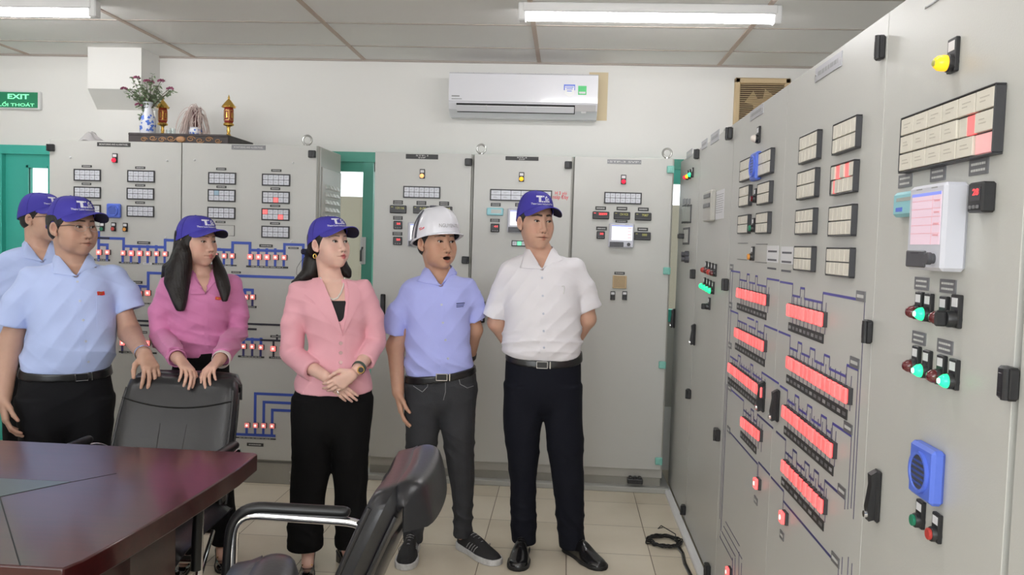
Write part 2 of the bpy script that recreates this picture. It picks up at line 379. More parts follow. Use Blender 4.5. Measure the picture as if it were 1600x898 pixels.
# window joinery behind the cabinets
m = MB()
m.box(xo2, xo3, WY-.03, WY+.10, HD-.03, HD+.035, 'frame_green')
def mull(u0, u1, v=300): return float(on_y(u0, v, WY+.0)[0]), float(on_y(u1, v, WY+.0)[0])
a, b = mull(568, 584); m.box(a, b, WY-.02, WY+.06, .42, HD, 'frame_green')
m.box(xo2, b, WY, WY+.06, HD-.09, HD-.03, 'frame_green')
for x in (-.62, .12): m.box(x, x+.06, WY-.02, WY+.06, .42, HD, 'frame_green')
m.box(xo3-.05, xo3, WY-.02, WY+.06, .42, HD, 'frame_green'); m.box(.6, xo3, WY-.02, WY+.05, HD-.12, HD-.02, 'door_green')
m.box(.5, xo3, WY-.02, WY+.05, .98, 1.06, 'door_green'); m.box(.5, xo3, WY, WY+.05, .42, .98, 'cab_side')
m.box(xo2, xo3, WY+.02, WY+.026, .42, HD-.03, 'window_glass')
struct(m, 'window_1')
m = MB(); p = on_y(585, 392, WY-.03)
m.box(a-.005, a+.03, WY-.045, WY-.02, p[2]-.09, p[2]+.09, 'ac_grey', .004); m.tube([(a+.01, WY-.045, p[2]+.02), (a+.01, WY-.08, p[2]), (a+.01, WY-.08, p[2]-.07)], .007, 'black_plastic')
tag(m.build('window_latch'), 'small grey window latch on the green mullion between the cabinets', 'latch')
# green door on the left
dx0, dx1 = xo0, xo1; gw0 = float(on_y(44, 300, WY)[0]); gw1 = dx1-.12; gz1 = float(on_y(60, 262, WY)[2]); gz0 = float(on_y(42, 398, WY)[2])
m = MB()
m.box(dx0, dx0+.06, WY-.02, WY+.12, 0, HD+.03, 'door_green'); m.box(dx1-.06, dx1, WY-.02, WY+.12, 0, HD+.03, 'door_green'); m.box(dx0, dx1, WY-.02, WY+.12, HD-.03, HD+.03, 'door_green')
fx = float(on_y(5, 300, WY)[0]); m.box(fx-.03, fx+.012, WY-.035, WY+.02, 0, HD-.03, 'door_green', .004)
m.box(dx0+.06, gw0, WY+.01, WY+.05, 0, HD-.03, 'door_green'); m.box(gw1, dx1-.06, WY+.01, WY+.05, 0, HD-.03, 'door_green')
m.box(gw0, gw1, WY+.01, WY+.05, 0, gz0, 'door_green'); m.box(gw0, gw1, WY+.01, WY+.05, gz1, HD-.03, 'door_green')
m.box(gw0-.015, gw0, WY, WY+.02, gz0-.015, gz1+.015, 'door_green'); m.box(gw0-.015, gw1, WY, WY+.02, gz1, gz1+.015, 'door_green'); m.box(gw0-.015, gw1, WY, WY+.02, gz0-.015, gz0, 'door_green')
m.box(gw0, gw1, WY+.025, WY+.03, gz0, gz1, 'window_glass')
struct(m, 'door_1')
# low wall outside the windows
m = MB(); m.box(-2.2, 2.4, 7.3, 7.45, 0, 1.83, 'beige_outside'); struct(m, 'wall_outside')

# ================================================================== wall and ceiling things
def light(x, y, label):
    t = empty('fluorescent_light', (x, y, H-.001), 0, label, 'ceiling light', 'fluorescent battens on the ceiling')
    m = MB(); m.box(-.61, .61, -.035, .035, -.045, 0, 'white_plastic', .006); m.build('housing', t)
    m = MB(); m.prism([(-.040, -.050), (.040, -.050), (.032, -.044), (-.032, -.044)], 'x', -.60, .60, 'white_plastic'); m.build('reflector', t)
    for sx in (-1, 1):
        m = MB(); m.box(sx*.612-.02, sx*.612+.02, -.028, .028, -.088, -.0, 'white_plastic', .006); m.build('end_cap', t)
    m = MB(); m.cyl((-.585, 0, -.068), (.585, 0, -.068), .0165, .0165, 'tube_glow', 16); m.build('tube', t)
    return t
light(.36, 4.13, 'long white fluorescent batten above the air conditioner, tube lit'); light(-3.06, 4.17, 'white fluorescent batten in the far left ceiling corner above the exit sign, tube lit')
for x in (.36, -3.06):
    for y in (1.7, -.7): light(x, y, 'white fluorescent batten on the ceiling behind the camera position, %s side, %s' % ('right' if x > 0 else 'left', 'nearer the people' if y > 1 else 'nearer the rear windows'))
light(-1.35, .5, 'white fluorescent batten over the middle of the conference table area')

# air conditioner
yf = WY-.20
a = on_y(702, 112, yf); b = on_y(933, 183, yf); zt = a[2]; zb_ = on_y(703, 178, yf)[2]; W = b[0]-a[0]; Hh = zt-zb_
t = empty('air_conditioner', ((a[0]+b[0])/2, WY, zb_), 0, 'white split air conditioner mounted high on the back wall with two small stickers', 'air conditioner')
w = W/2
m = MB(); m.prism([(0, 0), (-.10, -.005), (-.175, .035), (-.20, .075), (-.203, .10), (-.200, Hh-.012), (-.185, Hh), (0, Hh)], 'x', -w, w, 'ac_white'); m.build('casing', t, smooth=25)
m = MB(); m.prism([(-.2035, .078), (-.2085, .082), (-.206, Hh-.01), (-.201, Hh-.008)], 'x', -w+.002, w-.002, 'ac_white'); m.build('front_panel', t)
m = MB(); m.prism([(-.105, .003), (-.178, .033), (-.202, .068), (-.198, .07), (-.17, .045), (-.10, .012)], 'x', -w+.05, w-.14, 'dark_gap'); m.build('air_outlet', t)
m = MB(); m.prism([(-.178, .022), (-.214, .052), (-.212, .056), (-.176, .026)], 'x', -w+.05, w-.145, 'ac_white')
for xx in (-w+.24, -w+.49): m.box(xx, xx+.004, -.215, -.205, .035, .058, 'ac_grey')
m.build('louver_flap', t)
m = MB(); m.box(w-.10, w-.07, -.2045, -.20, .020, .03, 'ac_grey'); m.prism([(-.181, .036), (-.2035, .072), (-.205, .072), (-.183, .034)], 'x', w-.14, w-.01, 'ac_grey'); m.build('display_window', t)
m = MB(); cx = w-.178; m.box(cx-.035, cx+.035, -.2105, -.2085, .16, .195, 'bell_blue'); m.box(cx-.028, cx+.03, -.2115, -.2085, .135, .185, 'white_plastic'); m.prism([(cx-.028, .135), (cx+.03, .135), (cx, .118)], 'y', -.2115, -.2085, 'white_plastic')

for zz, ww in ((.178, .05), (.168, .04), (.155, .03)): m.box(cx-ww/2, cx+ww/2, -.2122, -.2115, zz-.003, zz+.002, 'bell_blue')
m.build('shield_sticker', t)
m = MB(); cx = w-.098; m.box(cx-.026, cx+.026, -.2105, -.2085, .133, .188, MATS.get('sticker') or mat('sticker', (.05, .55, .15), .4)); m.box(cx-.02, cx+.02, -.2112, -.2105, .140, .152, 'paper'); m.build('energy_sticker', t)
m = MB(); m.box(-w+.02, -w+.07, -.2092, -.2085, .108, .116, 'ink_grey'); m.box(-w+.02, -w+.085, -.2092, -.2085, .092, .097, 'ink_grey'); m.build('maker_mark', t)
m = MB()
for i in range(9): m.cyl((-w+.05+i*W/9.5, -.15, Hh), (-w+.05+i*W/9.5, -.15, Hh+.008), .004, .004, 'ac_grey', 6)
m.build('top_pins', t)
p0 = on_y(933, 113, WY-.004); p1 = on_y(948, 186, WY-.004); q0 = on_y(700, 180, WY-.004)
m = MB(); m.box(p0[0]-.05, p1[0], WY-.004, WY+.002, p1[2], p0[2], 'stain'); m.box(q0[0]+.04, p1[0], WY-.003, WY+.002, p1[2]-.01, q0[2]+.03, 'stain')
tag(m.build('wall_patch'), 'yellowed old paint patch showing on the wall behind the air conditioner', 'wall patch')

# exhaust fan grille
a = on_y(1149, 121, WY-.03); b = on_y(1236, 125, WY-.03); w = (b[0]-a[0]); cx = (a[0]+b[0])/2
t = empty('exhaust_fan', (cx, WY, a[2]-w), 0, 'tan square exhaust fan grille on the back wall above the right cabinets', 'fan')
m = MB(); h = w/2
for (x0, x1, z0, z1) in ((-h, h, w-.035, w), (-h, h, 0, .035), (-h, -h+.035, 0, w), (h-.035, h, 0, w)): m.box(x0, x1, -.035, 0, z0, z1, 'tan_plastic', .006)
m.build('frame', t)
m = MB(); m.box(-h+.03, h-.03, -.006, 0, .03, w-.03, 'tan_dark'); m.cyl((0, -.006, w/2), (0, -.012, w/2), .05, .05, 'tan_plastic', 20)
for k in range(4):
    a_ = k*PI/2+.5; m.add([(0, -.010, w/2), (.11*math.cos(a_), -.008, w/2+.11*math.sin(a_)), (.11*math.cos(a_+.9), -.012, w/2+.11*math.sin(a_+.9))], [(0, 1, 2)], 'tan_plastic')
m.build('fan_blades', t)
m = MB()
for i in range(21):
    z = .045+i*(w-.09)/20; m.prism([(-.034, z), (-.018, z+.006), (-.018, z+.008), (-.034, z+.003)], 'x', -h+.03, h-.03, 'tan_plastic')
m.build('slats', t)

# exit sign
a = on_y(-32, 141, WY-.04); b = on_y(61, 171, WY-.04); zt = on_y(58, 142, WY-.04)[2]; zb2 = b[2]; cx = (a[0]+b[0])/2; W = b[0]-a[0]; hh = zt-zb2
t = empty('exit_sign', (cx, WY, zb2), 0, 'green and white exit sign on the back wall above the green door', 'sign')
m = MB(); m.box(-W/2, W/2, -.035, 0, 0, hh, 'white_plastic', .006); m.build('housing', t)
m = MB(); m.box(-W/2+.012, W/2-.012, -.038, -.034, .010, hh-.010, 'exit_green'); m.build('face', t)
m = MB(); text_fit(m, 'EXIT', W*.15, hh*.68, W*.36, hh*.27, -.0388, 'exit_letter', .03); text_fit(m, 'LỐI THOÁT', W*.12, hh*.28, W*.60, hh*.26, -.0388, 'exit_letter', .02); m.build('lettering', t)
mat('louver_lit', (.72, .72, .68), .35)  # same paint as the side panel; window light put into the lighter colour
# ================================================================== control cabinets
class Face:
    """a cabinet and the plane of its doors; pixels are met with that plane"""
    def __init__(s, root, kind, d): s.t = root; s.kind = kind; s.d = d; s.inv = root.matrix_basis.inverted()
    def P(s, u, v, off=0.0):
        p = on_y(u, v, s.d-off) if s.kind == 'y' else on_x(u, v, s.d-off)
        q = s.inv @ Vector(p); return q.x, q.z
def cab_root(loc, rz, label, cat='control cabinet', group=None):
    t = empty('control_cabinet', loc, rz, label, cat, group); t.matrix_basis = Matrix.Translation(loc) @ Matrix.Rotation(rz, 4, 'Z'); return t

def lines(m, w, h, y, z0, ink, seed=0, rows=2):
    """illegible lettering: short dashes"""
    r = random.Random(seed)
    return
def dashes(mb, cx, cz, w, h, y, ink, seed, rows=1):
    r = random.Random(seed)
    for k in range(rows):
        z = cz+(rows-1)*h*.5/ max(1, rows)*1.0-k*h/ max(1, rows) if rows > 1 else cz
        th = h/(rows*2.6); x = cx-w*.38; e = cx+w*.38
        while x < e:
            l = r.uniform(.05, .13)*w; mb.box(x, min(e, x+l), y-.0003, y, z-th/2, z+th/2, ink); x += l+.025*w
def plate(F, u0, v0, u1, v1, m='label_black', ink='ink_white', text=None, rows=1, name='label_plate', label=None, screws=False):
    x0, z0 = F.P(u0, v0); x1, z1 = F.P(u1, v1)
    if z0 < z1: z0, z1 = z1, z0
    if F.kind == 'x' and name == 'label_plate' and z0-z1 < .024: z0, z1 = (z0+z1)/2+.012, (z0+z1)/2-.012
    mb = MB(); mb.box(x0, x1, -.0025, 0, z1, z0, m); cx, cz, w, h = (x0+x1)/2, (z0+z1)/2, abs(x1-x0), abs(z0-z1)
    if text:
        tl = text.split('\n'); k = len(tl)
        for i, tx in enumerate(tl): text_fit(mb, tx, cx, cz+((k-1)/2-i)*h*.42, w*min(.86, .045*len(tx)*3.6*(h/w)*3.2 if k > 1 else .86), h*(.30 if k > 1 else .42), -.0029, ink, .015)
    elif ink: dashes(mb, cx, cz, w, h*.8, -.0025, ink, int(u0*7+v0), rows)
    if screws:
        for sx in (-1, 1): mb.cyl((cx+sx*(w/2-.006), -.0025, cz), (cx+sx*(w/2-.006), -.004, cz), .0025, .0025, 'steel', 8)
    o = mb.build(name, F.t)
    if label: o['label'] = label
    return o
def annunciator(F, u0, v0, u1, v1, nc, nr, off=.010, tile='tile_white', lit=None, frame='dark_frame', ink='ink_grey', hollow=False, outline=False):
    """window box; pixel corners are those of its front face"""
    x0, z0 = F.P(u0, v0, off); x1, z1 = F.P(u1, v1, off); w, h = x1-x0, z0-z1; b = (.0028 if tile == 'tile_cream' else min(w, h)*.055+.002)
    mb = MB()
    if outline:
        t_ = .0018
        for (a, c, d, e) in ((x0, x1, z0-t_, z0), (x0, x1, z1, z1+t_)): mb.box(a, c, -.002, 0, d, e, 'black_plastic')
        if outline == 1:
            for (a, c) in ((x0, x0+t_), (x1-t_, x1)): mb.box(a, c, -.002, 0, z1, z0, 'black_plastic')
        return mb.build('blanking_plate', F.t)
    for (a, c, d, e) in ((x0, x1, z0-b, z0), (x0, x1, z1, z1+b), (x0, x0+b, z1+b, z0-b), (x1-b, x1, z1+b, z0-b)): mb.box(a, c, -off, 0, d, e, frame, .0012)
    mb.box(x0+b, x1-b, -off*.55, 0, z1+b, z0-b, 'black_plastic')
    lit = lit or {}; tw, th = (w-2*b)/nc, (z0-z1-2*b)/nr; g = min(tw, th)*.045
    for i in range(nc):
        for j in range(nr):
            a, d = x0+b+i*tw, z0-b-j*th; mm = tile
            t_ = lit.get((i, j))
            if t_: continue
            mb.box(a+g, a+tw-g, -off*(.97 if tile == 'tile_cream' else .8), -off*.5, d-th+g, d-g, mm, .0008)
            if ink:
                for q in (.38, .56): mb.box(a+tw*.25, a+tw*(.75-.1*((i*3+j*5+int(q*10)) % 3)), -off*.97-.0003, -off*.8, d-th*q-.0011*min(1, th/.03), d-th*q+.0006, ink)
    o = mb.build('annunciator', F.t)
    for (i, j), mm in lit.items():
        a, d = x0+b+i*tw, z0-b-j*th; q = MB()
        if isinstance(mm, tuple):
            q.box(a+g, a+tw*.5, -off*.8, -off*.5, d-th+g, d-g, tile, .0008); q.box(a+tw*.5, a+tw-g, -off*.8, -off*.5, d-th+g, d-g, mm[0], .0008)
        else: q.box(a+g, a+tw-g, -off*.8, -off*.5, d-th+g, d-g, mm, .0008)
        so = q.build('annunciator_window', o); so['label'] = 'lit coloured window'
    return o
def pilot(F, u, v, col, r=.0145, off=.02, plate_m='paper', core=None, kind='dome', name='indicator_light', hold='black_plastic', pl=True):
    """round lamp or button with its black holder; the pixel is the centre of the lens"""
    x, z = F.P(u, v, off); b = MB(); hw = r*1.12
    b.box(x-hw, x+hw, -.008, 0, z-r*1.1, z+r*(3.0 if pl else 1.2), hold, .0015)
    if pl: b.box(x-hw*.72, x+hw*.72, -.0085, -.008, z+r*1.45, z+r*2.6, plate_m)
    b.lathe([(r*1.08, 0), (r*1.08, .014), (r*.98, .016)], (x, 0, z), hold, 20, '-y')
    o = b.build(name, F.t); q = MB()
    if kind == 'dome': q.lathe([(r*.95, .012), (r*.97, off*.7+.004), (r*.88, off+.004), (r*.55, off+.010), (r*.15, off+.012)], (x, 0, z), col, 20, '-y')
    else: q.lathe([(r*.85, .012), (r*.85, off), (r*.75, off+.001), (r*.2, off+.0005)], (x, 0, z), col, 20, '-y')
    q.build('lens' if kind == 'dome' else 'push_cap', o)
    if core:
        q = MB(); q.lathe([(r*.42, off+.0108), (r*.36, off+.0128), (r*.1, off+.0138)], (x, 0, z), core, 14, '-y'); q.build('filament_glow', o)
    return o
def mlamp(F, u, v, m, s=.0165, off=.012, core=True, name='mimic_lamp', dark=True):
    x, z = F.P(u, v, off); b = MB()
    b.box(x-s, x+s*1.12, -off*.55, 0, z-s, z+s, 'dark_frame' if dark else 'cab_edge', .001); o = b.build(name, F.t)
    q = MB(); q.box(x-s*.9, x+s*.9, -off-.002, -off*.5, z-s*.92, z+s*.92, m, .0022)
    if core: q.lathe([(s*.42, off+.002), (s*.40, off+.0035), (s*.1, off+.0045)], (x, 0, z), 'lamp_core', 12, '-y')
    q.build('lens', o); return o
def strip(mb, F, pts, w, m, y=-.0012):
    """tape stuck along a polyline of pixels"""
    P = [F.P(*p) for p in pts]; y0 = y
    for i in range(len(P)-1):
        (x0, z0), (x1, z1) = P[i], P[i+1]; mb.k = (getattr(mb, 'k', 0)+1) % 23; y = y0-.00007*mb.k
        if abs(x1-x0) < abs(z1-z0)*.12: x1 = x0 if i else x0; P[i+1] = (x0, z1); mb.box(x0-w/2, x0+w/2, y, 0, min(z0, z1)-w/2, max(z0, z1)+w/2, m)
        elif abs(z1-z0) < abs(x1-x0)*.25: P[i+1] = (x1, z0); mb.box(min(x0, x1)-w/2, max(x0, x1)+w/2, y, 0, z0-w/2, z0+w/2, m)
        else:
            d = math.hypot(x1-x0, z1-z0); nx, nz = -(z1-z0)/d*w/2, (x1-x0)/d*w/2
            mb.prism([(x0+nx, z0+nz), (x1+nx, z1+nz), (x1-nx, z1-nz), (x0-nx, z0-nz)], 'y', y, 0, m)
def hinge(F, u, v, m='black_plastic', h=.05, w=.04, d=.022, side=1, name='hinge'):
    x, z = F.P(u, v); b = MB(); b.box(x-w/2, x+w/2, -d, 0, z-h/2, z+h/2, m, .004); b.cyl((x+side*w*.32, -d-.001, z-h*.47), (x+side*w*.32, -d-.001, z+h*.47), .006, .006, m, 10)
    b.box(x-w*.3, x+w*.05, -d-.002, -d, z-h*.3, z+h*.3, m, .001); return b.build(name, F.t)
def handle(F, u0, v0, u1, v1, side=-1):
    x0, z0 = F.P(u0, v0); x1, z1 = F.P(u1, v1); cx = (x0+x1)/2; h = z0-z1; w = .030; b = MB()
    b.box(cx-w/2, cx+w/2, -.010, 0, z1, z0, 'black_plastic', .004); b.prism([(-.010, z1+.006), (-.022, z1+.002), (-.026, z1+.03), (-.020, z0-h*.30), (-.022, z0-.01), (-.010, z0-.002)], 'x', cx-w*.34, cx+w*.34, 'black_plastic')
    o = b.build('door_handle', F.t); k = MB(); k.cyl((cx, -.022, z1+h*.14), (cx, -.030, z1+h*.14), .008, .007, 'chrome', 14); k.build('lock_cylinder', o); return o
def eyebolt(F, x, y, z, r=.026):
    b = MB(); b.cyl((x, y, z-.002), (x, y, z+.012), .017, .014, 'steel', 14)
    b.tube([(x+r*math.cos(a), y, z+.010+r+r*math.sin(a)) for a in [2*PI*i/24 for i in range(24)]], .0062, 'steel', 8, closed=True); return b.build('eye_bolt', F.t)
def bell(F, u, v, s=.10, d=.024, grey=False):
    x, z = F.P(u, v, d); b = MB(); b.box(x-s/2, x+s/2, -d, 0, z-s/2, z+s/2, 'bell_blue', .006); o = b.build('sounder', F.t)
    q = MB(); q.lathe([(s*.38, d-.001), (s*.38, d+.006), (s*.33, d+.006), (s*.31, d+.002)], (x, 0, z), 'bell_blue', 28, '-y'); q.build('rim', o)
    q = MB(); q.lathe([(s*.31, d+.001), (s*.31, d+.0035), (s*.05, d+.0038)], (x, 0, z), 'flap_grey' if grey else 'bell_blue', 24, '-y')
    for k in range(5): zz = z-s*.2+k*s*.1; hw = math.sqrt(max(0, (s*.28)**2-(zz-z)**2)); q.box(x-hw, x+hw, -d-.0048, -d-.003, zz-.002, zz+.002, 'bell_blue_dark')
    q.build('grille', o); return o
def meter(F, u0, v0, u1, v1, txt, ink='digit_yellow', d=.014):
    x0, z0 = F.P(u0, v0, d); x1, z1 = F.P(u1, v1, d); w, h = x1-x0, z0-z1; b = MB()
    b.box(x0, x1, -d, 0, z1, z0, 'black_plastic', .003); b.box(x0+w*.02, x1-w*.02, -d-.004, -d, z1+h*.06, z1+h*.28, 'dark_frame', .0015); o = b.build('panel_meter', F.t)
    q = MB(); text_fit(q, txt, x0+w*.62, z0-h*.32, w*.5*min(1, len(txt)/5), h*.30, -d-.0006, ink, .02); q.box(x0+w*.08, x0+w*.2, -d-.0005, -d, z0-h*.25, z0-h*.18, ink); q.build('digits', o)
    return o
def controller(F, u0, v0, u1, v1, txt='28', d=.014):
    x0, z0 = F.P(u0, v0, d); x1, z1 = F.P(u1, v1, d); w, h = x1-x0, z0-z1; b = MB()
    b.box(x0, x1, -d, 0, z1, z0, 'black_plastic', .003); b.box(x0+w*.16, x1-w*.12, -d-.0008, -d, z0-h*.62, z0-h*.18, 'dark_frame')
    for k in range(3): b.box(x0+w*(.2+.25*k), x0+w*(.36+.25*k), -d-.003, -d, z1+h*.12, z1+h*.24, 'label_grey', .001)
    o = b.build('temperature_controller', F.t); q = MB(); text_fit(q, txt, x0+w*.60, z0-h*.33, w*.42, h*.22, -d-.0014, 'digit_red', .03); q.build('digits', o); return o
def recorder(F, u0, v0, u1, v1, d=.03, screen='recorder_screen'):
    x0, z0 = F.P(u0, v0, d); x1, z1 = F.P(u1, v1, d); w, h = x1-x0, z0-z1; b = MB()
    b.box(x0, x1, -d, 0, z1, z0, 'recorder_body', .006)
    for q_ in (.30, .72): b.box(x0+w*q_-w*.08, x0+w*q_+w*.08, -d-.0004, -d, z0-h*.055, z0-h*.043, 'ink_grey')
    o = b.build('chart_recorder', F.t)
    sx0, sx1, sz0, sz1 = x0+w*.12, x1-w*.07, z0-h*.10, z1+h*.30
    q = MB(); q.box(sx0, sx1, -d-.001, -d, sz1, sz0, screen); q.box(sx0, sx1, -d-.0016, -d-.001, sz0-h*.035, sz0, 'screen_blue')
    for k in range(5): zz = sz0-h*.09-k*h*.095; q.box(sx0, sx1, -d-.0013, -d-.001, zz-.0006, zz+.0004, 'screen_line')
    xx = sx0+(sx1-sx0)*.72; q.box(xx, xx+.0008, -d-.0013, -d-.001, sz1, sz0-h*.04, 'screen_line')
    for k in range(4): zz = sz0-h*.10-k*h*.13; q.box(xx+w*.05, sx1-w*.03, -d-.0016, -d-.001, zz-h*.012, zz+h*.008, 'screen_line')
    q.build('screen', o)
    q = MB(); q.box(x0+w*.05, x0+w*.60, -d-.0035, -d, z1+h*.03, z1+h*.23, 'flap_grey', .003); q.box(x0+w*.2, x0+w*.42, -d-.004, -d-.0035, z1+h*.19, z1+h*.205, 'black_plastic'); q.build('cover_flap', o)
    q = MB(); r = h*.065; q.lathe([(r*.9, d), (r*.9, d+r*.5), (r*1.1, d+r*.6), (r*1.1, d+r*1.2), (r*.9, d+r*1.35), (r*.1, d+r*1.35)], (x1-w*.2, 0, z1+h*.14), 'flap_grey', 20, '-y'); q.build('dial_knob', o); return o
def screws(F, pts):
    for p in pts:
        x, z = F.P(*p); b = MB(); b.lathe([(.0055, 0), (.0055, .005), (.0035, .009), (.001, .010)], (x, 0, z), 'white_plastic', 10, '-y'); b.build('cap_screw', F.t)
def rotary(F, u, v, off=.02, grey=False):
    x, z = F.P(u, v, off); b = MB(); r = .014; b.box(x-r*1.1, x+r*1.1, -.008, 0, z-r*1.1, z+r*3, 'black_plastic', .0015); b.box(x-r*.75, x+r*.75, -.0085, -.008, z+r*1.5, z+r*2.6, 'paper')
    b.lathe([(r*1.05, 0), (r*1.05, .018), (r*.9, .022)], (x, 0, z), 'black_plastic', 18, '-y'); o = b.build('selector_switch', F.t)
    q = MB(); q.box(x-r*.3, x+r*.3, -.040, -.02, z-r*.95, z+r*.95, 'black_plastic', .003); q.build('switch_lever', o); return o
def body(F, w, d, h, split=None, plinth=.0, name='body', sidem='cab_side', y0=.028):
    b = MB(); b.box(0, w, y0, d, plinth, h, sidem, .004); return b.build(name, F.t)
def door(F, x0, x1, z0, z1, th=.026):
    b = MB(); b.box(x0, x1, 0, th, z0, z1, 'cab', .0009); return b.build('door', F.t)

# ------------------------------------------------ left double cabinet
X0 = -3.052; t = cab_root((X0, 4.73, 0), 0, 'wide grey double door alarm cabinet on the left with a blue mimic diagram'); F = Face(t, 'y', 4.73)
Wd = 1.606; Hc = 1.992; sp = F.P(284, 250)[0]
body(F, Wd, .50, Hc-.004, plinth=.12, y0=.03)
door(F, .004, sp-.003, .145, Hc-.006); door(F, sp+.003, Wd-.004, .145, Hc-.006)
b = MB(); b.box(sp-.004, sp+.004, .012, .03, .14, Hc-.01, 'dark_gap'); b.build('door_gap_shade', t)  # dark strip set between the doors, painting the shade in their gap
b = MB(); b.box(0, Wd, .01, .50, 0, .125, 'plinth', .003)
for u, v in ((453, 738), (453, 751), (120, 730)): x, z = F.P(u, v); b.lathe([(.008, -.01), (.008, -.006), (.002, -.004)], (x, 0, z), 'steel', 10, '-y')
b.build('plinth', t)
b = MB(); b.box(Wd, Wd+.006, .045, .065, .13, Hc-.01, 'cab', .002); b.box(Wd, Wd+.010, .075, .48, .16, Hc-.12, 'cab_side', .004)
for i in range(4):
    for j in range(15): 
        y_, z_ = .14+.075*i, Hc-.24-.045*j; b.add([(Wd+.0101, y_, z_+.024), (Wd+.0101, y_+.052, z_+.024), (Wd+.024, y_+.052, z_), (Wd+.024, y_, z_), (Wd+.0101, y_, z_-.003), (Wd+.0101, y_+.052, z_-.003)], [(0, 1, 2, 3), (3, 2, 5, 4), (0, 3, 4), (1, 5, 2)], 'louver_lit')
b.build('louvered_side_panel', t)
eyebolt(F, Wd-.08, .06, Hc-.004)
plate(F, 152, 222, 204, 229.5, text='MONITORING AND ALARM PANEL', name='nameplate', ink='ink_white'); plate(F, 362, 226, 415, 234.5, 'label_grey', text='MONITORING AND ALARM PANEL', name='nameplate')
pilot(F, 177.3, 250, 'dome_red_on', .0135)
for q in ((114.6, 263.5, 156.7, 283.2), (114.6, 291, 156.7, 310), (114.6, 318.6, 156.5, 338), (198.4, 265.4, 241, 285.2), (197.5, 293, 240, 312.4), (197.5, 320.7, 240, 339.4), (325, 268.5, 368, 288.5), (323.7, 322.7, 366.8, 342.5), (409, 271, 452.8, 291), (408.2, 352.3, 451.6, 372.5)): annunciator(F, *q, 5, 2)
annunciator(F, 324.3, 295.2, 367.2, 315.6, 5, 2, lit={(1, 0): 'tile_blue'}); annunciator(F, 409, 298.2, 452, 318.6, 5, 2, lit={(2, 1): 'tile_red'}); annunciator(F, 408.3, 325, 451.7, 345, 5, 2, lit={(0, 0): 'tile_red', (3, 1): 'tile_red'})
annunciator(F, 323, 350.7, 365.4, 368.7, 1, 1, outline=1)
for q in ((128, 257.7, 143.5, 261.7), (128, 285.4, 142.7, 289.2), (127.5, 313, 142.4, 316.6), (211.5, 260, 227, 264), (211.5, 287.6, 227, 291.4), (211.5, 314.6, 226.5, 318.4), (338, 261.8, 353.5, 266), (338.5, 290, 353.8, 294), (337, 345, 352.3, 348.6), (424, 264.3, 439.8, 268.5), (422.8, 292.7, 437.8, 296.9), (422.3, 319.7, 437.8, 323.6), (422.2, 347, 437.6, 351), (214.5, 376.8, 234.7, 381.5), (203, 438.4, 222.6, 443), (405.5, 381.4, 426.2, 386.4), (450.7, 385.7, 466.6, 389.2), (361.7, 423.5, 376.4, 426.9), (422.6, 523.4, 443, 527.6), (386, 691.3, 411.5, 697.5), (222, 517, 230, 521)): plate(F, *q)
bell(F, 176.3, 329, .083, .022)
pilot(F, 158, 357.4, 'button_green', .0125, .016, kind='flat', name='push_button'); pilot(F, 175.8, 357.4, 'button_red', .0125, .016, kind='flat', name='push_button'); pilot(F, 194, 358.2, 'button_orange', .0125, .016, kind='flat', name='push_button')
screws(F, ((110.6, 246), (261.4, 251), (304.2, 250), (457.9, 254.3), (455.6, 376.8), (259, 371)))
hinge(F, 81, 231, w=.042, h=.042, side=-1); hinge(F, 488.5, 241, w=.042, h=.042); hinge(F, 81, 640, w=.042, h=.042, side=-1); hinge(F, 475, 640, w=.042, h=.042)
handle(F, 276.5, 470, 284.5, 505)
b = MB(); L6 = .0155
for pl in ([(150, 371.5), (193.3, 371.9), (192.5, 391)], [(193.5, 384.3), (258, 385.8), (258, 392)], [(258, 386), (258.3, 375), (297, 376), (297, 388)], [(154.4, 362.8), (154.4, 389.5)], [(155.4, 382), (167.8, 382), (167.8, 390)], [(297, 388), (343, 388.8)],
           [(206.7, 446.8), (231.5, 447)], [(231.5, 455), (232.3, 426.2), (262, 427), (372, 430.5), (458, 433)], [(218.8, 447), (218.8, 455)],
           [(310, 388.8), (363.4, 389.5)], [(363.4, 395), (363.8, 379), (390.8, 380), (390.8, 398)], [(390.8, 390.5), (444.3, 391.5)], [(444.3, 399), (444.3, 381.6), (474, 382.8), (473.7, 433)],
           [(382.9, 460), (382.9, 452.5), (394.6, 452.8), (394.6, 461)], [(340, 452), (383, 452.5)],
           [(340, 528), (408.6, 530)], [(398.4, 661), (398.8, 614.6), (470, 617.3)], [(412, 661), (412.4, 627.9), (470, 629.6)], [(425.3, 661), (425.3, 640.2), (470, 641.2)], [(370, 678), (428.5, 679.5)]): strip(b, F, pl, L6, 'mimic_blue')
for u in (204.8, 218, 230.9, 244.3): strip(b, F, [(u, 385), (u, 393)], L6, 'mimic_blue')
for u in (191.9, 204.8, 218, 230.9, 244.3, 257.4): strip(b, F, [(u, 397), (u, 409)], L6*.9, 'mimic_blue')
for u in (350, 362.5, 403.8, 416.9, 430.2, 310, 323, 336): strip(b, F, [(u, 390), (u, 399)], L6, 'mimic_blue')
for u in (350, 362.5, 390.5, 403.8, 416.9, 430.2, 443.6, 310, 323, 336): strip(b, F, [(u, 401), (u, 414)], L6*.9, 'mimic_blue')
for u in (154.3, 167.5): strip(b, F, [(u, 394), (u, 406)], L6*.9, 'mimic_blue')
for u in (385.6, 398.8, 411.5, 424.9): strip(b, F, [(u, 665), (u, 678)], L6*.9, 'mimic_blue')
for u in (380.8, 394.2, 407.8): strip(b, F, [(u, 529.5), (u, 538)], L6, 'mimic_blue')
